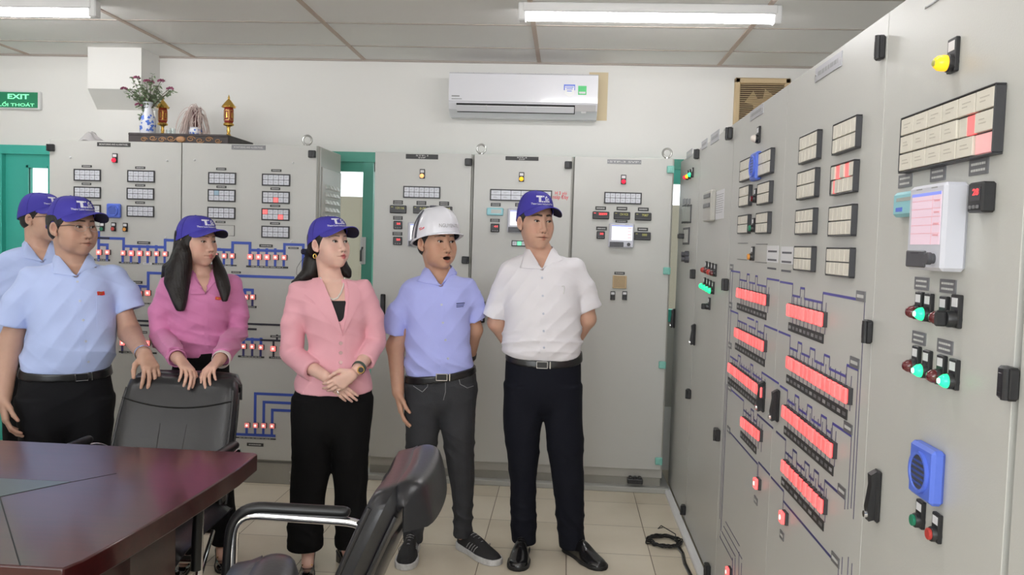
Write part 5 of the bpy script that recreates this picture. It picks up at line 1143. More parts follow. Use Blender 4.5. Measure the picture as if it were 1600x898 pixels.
def head_color(P, base, F):
    """own colours of lips, brows and lid line; shade painted into nostrils, mouth, ears"""
    base = np.array(base); x = np.abs(P[:, 0]); Q = np.stack([x, P[:, 1], P[:, 2]], 1); C = np.tile(base, (len(P), 1)); op = F.get('open', 0.0); mz = -.067; lp = F.get('lips', 1.0)
    def mix(m, c): m = np.clip(m, 0, 1)[:, None]; C[:] = C*(1-m)+np.array(c)*m
    front = P[:, 1] > .03
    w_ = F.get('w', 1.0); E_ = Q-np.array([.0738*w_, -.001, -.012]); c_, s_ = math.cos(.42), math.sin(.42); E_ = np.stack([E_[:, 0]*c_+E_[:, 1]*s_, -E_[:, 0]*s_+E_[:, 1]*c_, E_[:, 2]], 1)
    mix(np.clip(.8-ell_d(E_, (.012, -.003, .006), (.010, .0095, .0165))/.003, 0, 1)*.55, base*np.array([.70, .48, .45]))  # redder skin in the ear hollow, darkened further to paint in its shade
    mix(np.clip(1-ell_d(Q, (.040, .062, -.032), (.02, .03, .018))/.012, 0, 1)*.18*front, base*np.array([1.12, .80, .80]))
    up = cone_f((0, .0965, mz+.0047+op*.5), (.0225, .085, mz+.0005), .0046*lp, .0016)(Q); lo = cone_f((0, .0960, mz-.0060-op), (.0205, .085, mz-.0020-op*.3), .0054*lp, .0018)(Q)
    mix((.0026-np.minimum(up, lo))/.0026*front, F.get('lip', base*np.array([.72, .48, .46])))
    if op > 0: mix((.0005-ell_d(P, (0, .092, mz-op*.25), (.0205, .04, op*.55)))/.0015*front*(P[:, 1] < .0965), (.02, .008, .008))  # shade of the open mouth painted near black
    mix((.0018-ell_d(Q, (0, .0975, mz), (.0255, .012, .0006)))/.002*front*(op == 0), base*np.array([.38, .22, .2]))  # shade of the closed lip crease painted into the skin colour
    bt = F.get('brow', 1.0); bz = .0225
    B2 = np.stack([x, np.zeros(len(x)), P[:, 2]], 1); b = np.minimum(cone_f((.013, 0, bz+.0010), (.032, 0, bz+.0035), .0032*bt, .0034*bt)(B2), cone_f((.032, 0, bz+.0035), (.052, 0, bz-.002), .0034*bt, .0014*bt)(B2))
    mix((.0012-b)/.0024*front*.9, F.get('browc', (.03, .022, .02)))
    sl = .10; Qe = Q-np.array([.0318, 0, 0]); Qe = np.stack([Qe[:, 0], Qe[:, 1], Qe[:, 2]-Qe[:, 0]*sl], 1)
    e = ell_d(Qe, (0, .0850, .0004), (.0160, .0140, .0060*F.get('eye', 1.0))); mix((.0016-e)/.0022*(P[:, 1] > .055)*(Qe[:, 2] > -.002)*.8, (.035, .02, .018))
    mix((.0012-ell_d(Q, (.0070, .0985, -.0478), (.0038, .006, .0042)))/.002, base*.18)  # nostril shade painted into the skin colour
    return C
def hand_prims(S, wrist, fwd, palm, thumb_side, sc=1.0, curl=(.25, .35, .25), spread=.06, thumb=(.5, .3), per=None, wr=.021):
    """five separate fingers and a palm as one smooth chain set; palm = direction the palm faces, thumb_side = +-1 along fwd x palm"""
    w = np.array(wrist, float); f = np.array(fwd, float); f /= np.linalg.norm(f); n = np.array(palm, float); n -= f*(n@f); n /= np.linalg.norm(n); l = np.cross(f, n)*thumb_side
    k = .010*sc
    mc = [(.026, .088, .0105), (.009, .092, .0108), (-.009, .087, .0100), (-.025, .078, .0090)]; seg = [(.040, .024, .020), (.044, .028, .022), (.040, .026, .021), (.032, .020, .019)]; rad = [.0082, .0084, .0080, .0070]
    for i, ((lx, ly, r), sg, rr) in enumerate(zip(mc, seg, rad)):
        base = w+(l*lx+f*ly)*sc; S.cone(w+(l*lx*.45+f*.012)*sc, base, .0155*sc, (r+.0018)*sc, k=.012*sc)
        cu = per[i] if per else curl; sp = spread*(1.5-i)/1.5; d0 = f*math.cos(sp)+l*math.sin(sp); a = 0; p = base
        for j, L_ in enumerate(sg):
            a += cu[j]; q = p+(d0*math.cos(a)+n*math.sin(a))*L_*sc; S.cone(p, q, rr*(1.06-.10*j)*sc, rr*(.97-.10*j)*sc, k=.0035*sc); p = q
    t0 = w+(l*.020+f*.020+n*.006)*sc; d = (l*math.sin(.75)+f*math.cos(.75)+n*.25); d /= np.linalg.norm(d); t1 = t0+d*.040*sc
    S.cone(t0, t1, .0145*sc, .0108*sc, k=.012*sc); d2 = f*math.cos(thumb[0]*.6)+l*math.sin(thumb[0]*.6)*.8+n*thumb[1]; d2 /= np.linalg.norm(d2); t2 = t1+d2*.032*sc; S.cone(t1, t2, .0098*sc, .0090*sc, k=.006*sc)
    d3 = d2+n*.25-l*.25; d3 /= np.linalg.norm(d3); S.cone(t2, t2+d3*.026*sc, .0090*sc, .0072*sc, k=.004*sc)
def raycast(S, P, D, t0=0, t1=1.2, it=160):
    P = np.array(P, float).reshape(-1, 3); D = np.array(D, float); D = D/np.linalg.norm(D); D = np.tile(D, (len(P), 1)) if D.ndim == 1 else D; t = np.full(len(P), float(t0))
    for _ in range(it):
        d = S.ev(P+D*t[:, None], .3); t += np.clip(d*.7, -.01, .05)
        if np.abs(d).max() < 2e-4: break
    H_ = P+D*t[:, None]; bad = np.abs(S.ev(H_, .3)) > .012; good = np.nonzero(~bad)[0]
    if bad.any() and len(good):
        for i in np.nonzero(bad)[0]: H_[i] = H_[good[np.argmin(np.abs(good-i))]]
    e = .002; N = np.stack([S.ev(H_+np.eye(3)[i]*e, .3)-S.ev(H_-np.eye(3)[i]*e, .3) for i in range(3)], 1); N /= np.linalg.norm(N, axis=1)[:, None]+1e-9
    return H_, N
# ================================================================== people
mat('cap_blue', (0.050, 0.040, 0.36), 0.75, bump=.1, bscale=500); mat('cap_seam', (0.030, 0.024, 0.20), .8); mat('cap_navy', (0.008, 0.007, 0.03), 0.8); mat('cap_print', (0.72, 0.72, 0.80), 0.6)
mat('hair_black', (0.010, 0.008, 0.008), 0.42, bump=.6, bscale=40, stretch=(14, 14, .6)); mat('hair_brown', (0.007, 0.004, 0.0035), 0.40, spec=.35, bump=.3, bscale=22, stretch=(16, 16, .3))
mat('eye_white', (0.62, 0.58, 0.55), 0.25); mat('eye_iris', (0.018, 0.010, 0.008), 0.12)
mat('shoe_black', (0.010, 0.010, 0.011), 0.22, coat=.4); mat('patent_black', (0.006, 0.006, 0.007), 0.08, coat=1.0); mat('shoe_mesh', (0.02, 0.02, 0.022), 0.7, bump=.4, bscale=300); mat('sole_white', (0.6, 0.6, 0.6), 0.5, noise=.3, nscale=60); mat('sole_black', (0.012, 0.012, 0.012), 0.6)
mat('trousers_black', (.0045, .0045, .005), .9, bump=.08, bscale=260, spec=.2); mat('trousers_dark', (.008, .008, .010), .85, bump=.05, bscale=260, spec=.25); mat('belt_black', (0.010, 0.010, 0.011), 0.3); mat('button_clear', (0.55, 0.58, 0.68), 0.3)
CRH = dict(a=.0835, bf=.106, bb=.107, yc=-.010, top=.126, zs=.014, zf=.050, zb=.030, p=.66, q=.95)
def crown(th, ph, D, off=0.0):
    c = math.cos(th); z0 = D['zs']+(D['zf'] if c > 0 else D['zb'])*c; r = max(0, math.cos(ph))**D['p']; b = D['bf'] if c > 0 else D['bb']
    return Vector(((D['a']+off)*math.sin(th)*r, D['yc']+(b+off)*c*r, z0+(D['top']+off-z0)*max(0, math.sin(ph))**D['q']))
def crown_at(s, z, D, off):
    """point on the front of the crown at arc distance s and height z"""
    th = s/(.5*(D['a']+D['bf'])*.93); c = math.cos(th); z0 = D['zs']+D['zf']*c; u = min(1, max(0, (z-z0)/(D['top']-z0))); return crown(th, math.asin(u**(1/D['q'])), D, off)
class Person:
    def __init__(s, Y, u0, label, skin, F=None):
        p = on_y(u0, 450, Y); s.O = np.array([p[0], Y, 0]); s.al = math.atan2(p[0], Y); s.ax = np.array([math.cos(s.al), -math.sin(s.al), 0]); s.ay = np.array([math.sin(s.al), math.cos(s.al), 0])
        s.root = empty('person', tuple(s.O), -s.al, label, 'person'); s.skin = np.array(skin, float); s.F = F or {}; s.body = Sdf()
        s.cam = np.array([(C_O-s.O)@s.ax, (C_O-s.O)@s.ay, CAM_H])
    def L(s, u, v, ly=0.0):
        q = hit(u, v, s.ay, s.O@s.ay+ly)-s.O; return np.array([q@s.ax, q@s.ay, q[2]])
    def rows(s, data, cy0=0.0):
        out = []
        for r in data:
            v, a, b, bf, bb = r[:5]; cy = r[5] if len(r) > 5 else cy0; A, B_ = s.L(a, v, cy), s.L(b, v, cy); m = s.L((a+b)/2, v, cy); out.append((m[2], (A[0]+B_[0])/2, cy, (B_[0]-A[0])/2, bf, bb))
        return out
    def pts(s, data): return [(s.L(u, v, ly), r) for u, v, ly, r in data]
    def put_head(s, u, v, yaw, pitch=0, k=1.0, ly=-.02, roll=0, st=(1, 1, 1)):
        s.ho = s.L(u, v, ly); s.hR = Rz(PI+math.radians(yaw)) @ Rx(math.radians(pitch)) @ Ry(math.radians(roll)); s.hk = np.array(st, float)*k; s.hm_ = min(s.hk)
        f = lambda P: head_f((P-s.ho)@s.hR/s.hk, s.F)*s.hm_
        s.body.add(f, s.ho, .165*k*max(st), 'u', .010)
    def H(s, p): return s.ho+s.hR@(np.array(p, float)*s.hk)
    def hm(s, V): return [tuple(s.ho+s.hR@(np.array(p, float)*s.hk)) for p in V]
    def neck(s, base, r0, r1): s.body.cone(s.H((0, -.028, -.045)), base, r0, r1, k=.016); s.nb = np.array(base)
    def eyes(s, gaze=(0, 0)):
        for sx in (-1, 1):
            c = np.array([sx*.0318, .0700, -.0004]); r = .0118; m = MB(); gx, gz = gaze; d = Vector((gx, 1, gz)).normalized(); ex = d.cross(Vector((0, 0, 1))).normalized(); ez = ex.cross(d); q = Matrix((ex, d, ez)).transposed(); vs = []; fs = []; n = 20; rings = [0, .18, .40, .54, .66, .9, 1.3]
            for a in rings:
                for j in range(n): b = 2*PI*j/n; vs.append(q @ Vector((math.sin(a)*math.cos(b)*r, math.cos(a)*r, math.sin(a)*math.sin(b)*r))+Vector(c))
            o = len(m.v)
            for i in range(len(rings)-1):
                fsub = [(i*n+j, i*n+(j+1) % n, (i+1)*n+(j+1) % n, (i+1)*n+j) for j in range(n)]; m.f += fsub; k_ = m.mi('eye_iris' if i < 3 else 'eye_white'); m.m += [k_]*len(fsub)
            m.v = s.hm(vs); m.build('eye', s.root, smooth=60)
    def finish_skin(s, h=.0032):
        lo = np.array([-.62, -.62, -.01]); hi = np.array([.62, .40, s.H((0, 0, .14))[2]]); V, Q = surface(s.body, lo, hi, h); C = np.tile(s.skin, (len(V), 1)); P = (V-s.ho)@s.hR/s.hk
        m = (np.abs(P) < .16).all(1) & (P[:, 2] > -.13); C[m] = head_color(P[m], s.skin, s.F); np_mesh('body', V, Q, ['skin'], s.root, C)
    def cloth(s, name, S, mt, h=.005, box=None, parent=None):
        lo, hi = box if box else (np.array([-.62, -.55, .0]), np.array([.62, .40, 1.65])); V, Q = surface(S, lo, hi, h); return np_mesh(name, V, Q, [mt], parent or s.root)
    def cap(s, D=CRH, label=None):
        m = MB(); rows = []
        for i in range(15): ph = PI/2*i/14; rows.append(s.hm([crown(2*PI*j/56, ph, D) for j in range(56)]))
        m.grid(rows, 'cap_blue', closed=True); rin = [s.hm([crown(2*PI*j/56, PI/2*i/14, D, -.004) for j in range(56)]) for i in range(15)]; m.grid(rin, 'cap_navy', closed=True); m.grid([rows[0], rin[0]], 'cap_blue', closed=True)
        o = m.build('cap', s.root, smooth=50)
        m = MB(); top, bot = [], []; A = math.radians(66); n = 28
        for i in range(9):
            t = i/8; rt, rb = [], []
            for j in range(n+1):
                th = -A+2*A*j/n; p = crown(th, 0, D); e = max(0, 1-(th/A)**2)**.42; Lx = .072*t*e; dr = Vector((math.sin(th)*.55, 1, 0)).normalized(); q = p+dr*Lx; q.z += -.006*t-3.6*q.x**2*t**.7*e; rt.append(q+Vector((0, 0, .0015))); rb.append(q-Vector((0, 0, .0020)))
            top.append(s.hm(rt)); bot.append(s.hm(rb))
        m.grid(top, 'cap_blue'); m.grid(bot, 'cap_navy'); m.grid([top[-1], bot[-1]], 'cap_blue'); m.grid([top[0], bot[0]], 'cap_navy'); m.build('visor', o, smooth=50)
        m = MB(); b_ = crown(0, PI/2, D); m.lathe([(.006, 0), (.006, .002), (.002, .004)], (b_.x, b_.y, b_.z-.001), 'cap_blue', 12); m.v = s.hm(m.v); m.build('top_button', o)
        m = MB()
        for k in range(6):
            th = PI/6+k*PI/3; m.tube([crown(th, PI/2*i/12, D, .0006) for i in range(13)], .0007, 'cap_seam', 4)
        m.v = s.hm(m.v); m.build('panel_seams', o)
        m = MB(); zt = .1045
        def bar(x0, x1, z0, z1):
            n = 6; top = [tuple(crown_at(-(x0+(x1-x0)*i/n), z1, D, .0013)) for i in range(n+1)]; bot = [tuple(crown_at(-(x0+(x1-x0)*i/n), z0, D, .0013)) for i in range(n+1)]; m.grid([top, bot], 'cap_print')
        for q in ((-.037, -.004, -.007, 0), (-.024, -.012, -.027, -.007), (-.010, -.002, -.027, 0), (.0005, .0085, -.027, 0), (.0105, .0155, -.027, -.006), (.0165, .0255, -.009, -.002), (.0270, .0330, -.016, -.010), (.0180, .0240, -.027, -.012), (.0255, .0340, -.027, -.019)): bar(q[0]-.008, q[1]-.008, zt+q[2], zt+q[3])
        m.v = s.hm(m.v); m.build('logo', o, fix=False, smooth=0)
        vs, fs = text_mesh('Thang Long Industrial Park', 1, .02); w = max(v[0] for v in vs)-min(v[0] for v in vs); k = .118/w; m = MB(); m.add([tuple(crown_at(-x*k+.010, .0705+z*k*.95, D, .0013)) for x, z in vs], fs, 'cap_print'); m.v = s.hm(m.v); m.build('lettering', o, fix=False, smooth=0)
        if label: o['label'] = label
        return o
    def short_hair(s, mt='hair_black', low=-.052, D=None):
        S = Sdf(); w = s.F.get('w', 1.0)
        def f(P):
            Q = (P-s.ho)@s.hR/s.hk; d = ell_d(Q, (0, -.015, .022), (.0795*w, .1005, .090)); d = np.minimum(d, ell_d(Q, (0, -.040, -.022), (.064*w, .064, .048)))
            lowz = low+np.clip(Q[:, 1]+.02, -.1, .1)*.62; d = np.maximum(d, lowz-Q[:, 2]); d = np.maximum(d, Q[:, 1]-(.040-.25*np.clip(-Q[:, 2], 0, .1))); d = np.maximum(d, Q[:, 2]-.045)
            ear = ell_d(np.stack([np.abs(Q[:, 0]), Q[:, 1], Q[:, 2]], 1), (.082*w, -.010, -.014), (.020, .020, .034)); d = np.maximum(d, -ear)
            return (d+.0006*np.sin(Q[:, 0]*900+Q[:, 2]*200)*np.sin(Q[:, 1]*800))*s.hm_
        S.add(f, s.ho, .17*max(s.hk)); V, Q = surface(S, s.ho-.17*max(s.hk), s.ho+.17*max(s.hk), .003); return np_mesh('hair', V, Q, [mt], s.root)
    def shoe(s, pos, yaw, kind='oxford', L_=.285, lift=0.0):
        """pos = heel centre on the floor (local), yaw 0 = toe towards the camera"""
        W = .100 if kind != 'pump' else .080; S = Sdf(); So = Sdf(); k = L_/.285
        y = np.array([0, .03, .08, .13, .18, .23, .27, .285])*k; hw = np.array([.026, .034, .033, .038, .048, .047, .034, .016])*W/.100*k; tp = {'oxford': [.075, .088, .092, .088, .062, .046, .036, .024], 'sneaker': [.080, .096, .100, .092, .070, .055, .044, .030], 'pump': [.062, .064, .046, .034, .034, .040, .036, .024]}[kind]; tp = np.array(tp)*k
        yy, hws = smooth_table(y, hw); _, tps = smooth_table(y, tp); soh = .018 if kind == 'oxford' else .028 if kind == 'sneaker' else .010
        hz = (lambda yv: lift*np.clip((.17*k-yv)/(.15*k), 0, 1)) if lift else (lambda yv: 0*yv)
        def up(P):
            a = np.interp(P[:, 1], yy, hws); t = np.interp(P[:, 1], yy, tps); z = P[:, 2]-hz(P[:, 1]); q = (np.abs(P[:, 0]/a)**2.4+np.abs((z-.006)/np.maximum(.01, t-.006))**2.2)**(1/2.3); d = (q-1)*np.minimum(a, t)*.8
            return smax(smax(d, np.maximum(-.002-P[:, 1], P[:, 1]-.284*k), .012), -(z-.004), .003)
        def so(P):
            a = np.interp(P[:, 1], yy, hws)+.004; z = P[:, 2]-hz(P[:, 1]); d = np.abs(P[:, 0])-a; d = smax(d, np.maximum(-.004-P[:, 1], P[:, 1]-.289*k), .012); zt = soh*(1+.35*(kind == 'sneaker')*np.clip((.08-P[:, 1])/.08, 0, 1))
            return smax(d, np.maximum(z-zt, -z), .003)
        S.add(up, (0, .14*k, .05), .24); So.add(so, (0, .14*k, .03), .24)
        if kind == 'pump': S.add(lambda P: ell_d(P-np.array([0, 0, 0]), (0, .075*k, .062+lift*.6), (.030, .085, .034)), (0, .075*k, .07), .12, 's', .004)
        R = Rz(PI+yaw); box = (np.array([-.07, -.03, -.01]), np.array([.07, .31, .14])); V, Q = surface(S, *box, .0032); V2 = V@R.T+pos; mt = {'oxford': 'shoe_black', 'sneaker': 'shoe_mesh', 'pump': 'patent_black'}[kind]; o = np_mesh('shoe', V2, Q, [mt], s.root)
        V, Q = surface(So, *box, .0032); V2 = V@R.T+pos; np_mesh('sole', V2, Q, ['sole_white' if kind == 'sneaker' else 'sole_black'], o)
        def Tm(m): m.v = [tuple(R@np.array(p)+pos) for p in m.v]; return m
        if lift: m = MB(); m.prism([(-.020, .004), (.020, .004), (.015, .034), (-.015, .034)], 'z', 0, lift+.004, 'patent_black'); Tm(m).build('heel', o)
        if kind == 'pump': m = MB(); zt = .034+.006; m.tube([(-.022, .165*k, zt), (-.008, .168*k, zt+.006), (.008, .168*k, zt+.006), (.022, .165*k, zt)], .0028, 'gold', 8); Tm(m).build('buckle', o)
        if kind in ('oxford', 'sneaker'):
            m = MB()
            for i in range(4):
                yv = (.105+.020*i)*k; zt = float(np.interp(yv, yy, tps))+.001; wv = .017; m.tube([(-wv, yv-.004, zt-.007), (0, yv, zt+.001), (wv, yv-.004, zt-.007)], .0018, 'sole_black' if kind == 'oxford' else 'ink_grey', 5)
            Tm(m).build('laces', o)
        if kind == 'sneaker':
            for sx in (-1, 1):
                m = MB()
                for i in range(4): y0 = .09+.022*i; a_ = lambda yv: float(np.interp(yv, yy, hws)); m.tube([(sx*(a_(y0)*.99+.0005), y0, .034), (sx*(a_(y0+.01)*.93+.001), y0+.012, .052), (sx*(a_(y0+.02)*.78), y0+.022, .064)], .0022, 'ink_grey', 5)
                Tm(m).build('side_stripes', o)
        return o
    def collar(s, G, c, rx, ry, V, tips, mt, yaw=0.0, gap=58, stand=.030, drop=.042, out=.020, off=.004):
        """folded collar: V = pixel where it closes, tips = pixels of the two points (image left, right)"""
        R = Rz(yaw); Vp, n = s.at(G, *V); Vp = Vp+n*off; T = []
        for t in tips: p_, n_ = s.at(G, *t); T.append(p_+n_*off*1.3)
        def ring(th, dr, z): return R@np.array([math.sin(th)*(rx+dr), -math.cos(th)*(ry+dr), z])+c
        zt = lambda th: stand-.020*max(0, math.cos(th))+.012*max(0, -math.cos(th))
        A = math.radians(gap); n = 34; k = 8; top, mid, bot, inn = [], [], [], []
        ths = [A+(2*PI-2*A)*j/n for j in range(n+1)]; rt = [ring(t, 0, zt(t)) for t in ths]; ri = [ring(t, -.001, zt(t)-.045) for t in ths]; rb = []
        for t in ths:
            e = min(t, 2*PI-t); f = max(0, 1-(e-A)/1.15)**1.5; side = T[1] if t < PI else T[0]; base = ring(t, out, zt(t)-drop); rb.append(base*(1-f)+side*f)
        def seq(a, b_, m, bulge): return [a*(1-i/m)+b_*(i/m)+np.array([0, -bulge*math.sin(PI*i/m), 0]) for i in range(m)]
        top = seq(Vp, rt[0], k, .004)+rt+seq(Vp, rt[-1], k, .004)[::-1]; bot = seq(Vp, T[1], k, .003)+rb+seq(Vp, T[0], k, .003)[::-1]; inn = seq(Vp+np.array([0, .002, 0]), ri[0]*.3+rt[0]*.7, k, .004)+ri+seq(Vp+np.array([0, .002, 0]), ri[-1]*.3+rt[-1]*.7, k, .004)[::-1]
        cc = np.array(c); mid = []
        for a_, b_ in zip(top, bot): m_ = (a_+b_)/2; d = m_-cc; d[2] = 0; d /= np.linalg.norm(d)+1e-9; mid.append(m_+d*.0055+np.array([0, 0, .004]))
        m = MB(); m.grid([[tuple(q) for q in r] for r in (inn, top, mid, bot)], mt); return m.build('collar', s.root, smooth=75, solid=.0022)
    def patch(s, S, px, nu, nv, off, mt, name, parent=None, th=.0012):
        """thin cloth piece lying on surface S; px = 4 pixel corners TL TR BR BL"""
        (a, b, c, d) = [np.array(p, float) for p in px]; rows = []
        for i in range(nv+1):
            t = i/nv; l, r = a+(d-a)*t, b+(c-b)*t; o = np.array([s.L(*(l+(r-l)*j/nu), -.6) for j in range(nu+1)]); Dr = o-s.cam; Dr /= np.linalg.norm(Dr, axis=1)[:, None]; Hh, N = raycast(S, o, Dr)
            if np.abs(Hh[:, 1]).max() < .5: rows.append([tuple(p) for p in Hh+N*off])
        m = MB(); m.grid(rows, mt); return m.build(name, parent or s.root, smooth=60, solid=th)
    def patch_rows(s, S, pairs, nu, off, mt, name, parent=None, th=.0012):
        rows = []
        for (l, r) in pairs:
            l = np.array(l, float); r = np.array(r, float); o = np.array([s.L(*(l+(r-l)*j/nu), -.6) for j in range(nu+1)]); Dr = o-s.cam; Dr /= np.linalg.norm(Dr, axis=1)[:, None]; Hh, N = raycast(S, o, Dr)
            if np.abs(Hh[:, 1]).max() < .5: rows.append([tuple(p_) for p_ in Hh+N*off])
        m = MB(); m.grid(rows, mt); return m.build(name, parent or s.root, smooth=60, solid=th)
    def band(s, p, ax, r, w, mt, name, parent=None, th=.0022, sq=1.0):
        p = Vector(p); ax = Vector(ax).normalized(); u = ax.orthogonal().normalized(); v = ax.cross(u); m = MB(); n = 28; rows = []
        for (dr, dz) in ((0, -w/2), (th, -w/2), (th, w/2), (0, w/2), (0, -w/2)): rows.append([tuple(p+ax*dz+(u*math.cos(2*PI*j/n)+v*math.sin(2*PI*j/n)*sq)*(r+dr)) for j in range(n)])
        m.grid(rows, mt, closed=True); return m.build(name, parent or s.root, smooth=50)
    def at(s, S, u, v): o = s.L(u, v, -.6); D = o-s.cam; H_, N = raycast(S, o, D/np.linalg.norm(D)); return H_[0], N[0]
    def disc(s, m, p, n, r, h, mt, k=14):
        p = np.array(p); n = np.array(n); m.cyl(tuple(p-n*.001), tuple(p+n*h), r, r*.9, mt, k)
def zpl(z0, tl, P):
    if isinstance(tl, tuple): return z0+tl[0]*P[:, 1]+tl[1]*P[:, 0]
    return z0+tl*P[:, 1]
def folds(P, amp, seed=0, fx=30, fz=20, zb=None):
    x, y, z = P[:, 0], P[:, 1], P[:, 2]; a = seed*1.7; w1 = 1.6*np.sin(5.3*z+a)+1.2*np.sin(4.1*x-3*y+a*2)
    s1 = np.sin(fx*x+fz*z+w1+a); s2 = np.sin(-fx*1.25*x+fz*1.9*z+1.3*w1+2*a); s3 = np.sin(fz*3.3*z-fx*.5*x+14*y+2*w1+3*a)
    rd = lambda q: 1-np.abs(q)**.6
    g = .5+.5*np.sin(6*x+8*z+a*3); f = amp*(.55*s1+.30*s3-.85*rd(s2)*g-.7*rd(np.sin(fx*.8*x+fz*2.4*z+2.2*w1+a*5))*(1-g))
    if zb is not None: f = f-amp*1.5*rd(np.sin(46*z+9*x+3*w1+a))*np.exp(-((z-zb-.055)/.05)**2)
    return f
def shirt_mat(name, col, bump=.05): return mat(name, col, .8, bump=bump, bscale=350, sheen=.15)
def vee(pr, G0, cb, V, r):
    p = pr.at(G0, *V)[0]; return [(cb+[0, -.035, .045], r*1.02), ((cb+[0, -.035, .045])*.5+p*.5+np.array([0, .004, .010]), r*.80), (p*.8+cb*.2+np.array([0, .008, .006]), r*.42), (p+np.array([0, .006, 0]), .008)]
def garment(pr, torso, sleeves, zcut, amp=.003, seed=0, neck=None, vcut=None, grow=0.0, hem=.024, ksl=.034, topcut=None):
    """torso loft plus sleeves [(points with radius), cut]; zcut=(z, tilt) lower edge"""
    T = Sdf(); T.loft(torso)
    for pts, _ in sleeves:
        for i, ((a, ra), (b, rb)) in enumerate(zip(pts[:-1], pts[1:])):
            last = i == len(pts)-2; ax = (b-a)/np.linalg.norm(b-a); f0 = cone_f(a, b+ax*.05 if last else b, ra, rb)
            if last and _: f = lambda P, f0=f0, b=b, ax=ax: smax(f0(P), (P-b)@ax, .004)
            else: f = f0
            T.add(f, (a+b)/2, np.linalg.norm(b-a)/2+max(ra, rb)+.06, 'u', ksl if i == 0 else .005)
    T2 = Sdf(); z0, tl = zcut
    def full(P): d = T.ev(P, .14)+folds(P, amp, seed, zb=z0); return smax(d, zpl(z0, tl, P)-P[:, 2], .006)
    T2.add(full)
    for pts, c in sleeves:
        if c: (a, ra), (b, rb) = pts[-2], pts[-1]; ax = (b-a)/np.linalg.norm(b-a); T2.cone(b-ax*.03, b+ax*.06, rb-.016, rb-.011, 's', .003)
    if neck is not None: T2.cone(neck[0], neck[1], neck[2], neck[3], 's', .006)
    if vcut is not None: T2.chain(vcut, 's', .006)
    return T2
def belt_and_trousers(pr, pel, legs, zb, tl, mt, belt=True, bw=.017, amp=.003, seed=3, h=.0055, name='trousers', kleg=.02, buckle=None, hemf=1.3):
    Lp = Loft(pel, n=2.3); Ls = [Loft(l, n=2.15, cap=0) for l in legs]; T = Sdf(); T.loft(Lp)
    for l in Ls: T.loft(l, 'u', kleg)
    T2 = Sdf(); T2.add(lambda P: smax(T.ev(P, .05)+folds(P, amp, seed, 16, 9)-amp*hemf*(1-np.abs(np.sin(52*P[:, 2]+16*P[:, 0]+10*P[:, 1]+2*np.sin(20*P[:, 0]+seed)))**.7)*(np.exp(-((P[:, 2]-.17)/.07)**2)+.5*np.exp(-((P[:, 2]-.50)/.06)**2)), P[:, 2]-zpl(zb+.012, tl, P), .004)); pr.cloth(name, T2, mt, h, (np.array([-.42, -.42, .0]), np.array([.42, .38, zb+.12])))
    if belt:
        B_ = Sdf(); B_.add(lambda P: smax(Lp(P)-.007, np.abs(P[:, 2]-zpl(zb, tl, P))-bw, .003)); o = pr.cloth('belt', B_, 'belt_black', .004, (np.array([-.35, -.35, zb-.12]), np.array([.35, .30, zb+.12])))
        if buckle:
            p, n = pr.at(B_, *buckle); n[2] = 0; n /= np.linalg.norm(n); t = np.array([-n[1], n[0], 0]); m = MB()
            if t[0] < 0: t = -t
            Tm = Matrix(((t[0], -n[0], 0, p[0]), (t[1], -n[1], 0, p[1]), (0, 0, 1, p[2]), (0, 0, 0, 1)))
            for (x0, x1, z0, z1) in ((-.026, .026, .013, .0165), (-.026, .026, -.0165, -.013), (-.026, -.0225, -.0165, .0165), (.0225, .026, -.0165, .0165)): m.box(x0, x1, -.006, .001, z0, z1, 'chrome', .001, Tm)
            m.box(-.021, .021, -.004, .001, -.012, .012, 'belt_black', 0, Tm); m.box(.034, .039, -.005, .001, -.017, .017, 'chrome', .001, Tm); m.build('buckle', o)
    return T2, Lp
def badge(pr, S, u, v, w=.032, h=.016):
    p, n = pr.at(S, u, v); t = np.array([-n[1], n[0], 0]); t /= np.linalg.norm(t); t = t if t[0] > 0 else -t; up = np.cross(t, -n) if np.cross(t, -n)[2] > 0 else np.cross(n, t); up /= np.linalg.norm(up)
    Tm = Matrix(((t[0], -n[0], up[0], p[0]), (t[1], -n[1], up[1], p[1]), (t[2], -n[2], up[2], p[2]), (0, 0, 0, 1))); m = MB()
    rows = [[(-w/2+w*j/10, -.004-.0006*math.sin(j*.9), h*(.5-i)+.0008*math.sin(j*.8)) for j in range(11)] for i in (0, 1)]; rows = [[tuple(Tm@Vector(q)) for q in r] for r in rows]; m.grid(rows, MATS.get('badge_red') or mat('badge_red', (.65, .02, .02), .4)); 
    o = m.build('pin_badge', pr.root, solid=.0015); o['label'] = 'small red flag pin badge'; q = MB(); 
    for k in range(2): q.box(-w*.36, w*.30-k*.006, -.0058, -.005, h*(.12-.34*k), h*(.26-.34*k), 'digit_yellow' if 0 else 'gold', 0, Tm)
    q.build('gilt_mark', o)
def buttons(pr, S, pts, mt='button_clear', r=.0055, name='shirt_button'):
    for u, v in pts: p, n = pr.at(S, u, v); m = MB(); pr.disc(m, p, n, r, .0025, mt); m.build(name, pr.root)
def leg_skin(pr, legs, r=(.070, .045, .036)):
    for l in legs:
        l = sorted(l, reverse=True); top, mid, bot = l[0], l[len(l)//2], l[-1]; P = lambda q: np.array([q[1], q[2], q[0]]); pr.body.chain([(P(top), r[0]), (P(mid), r[1]), (np.array([bot[1], bot[2], max(.07, bot[0])]), r[2])], k=.02)

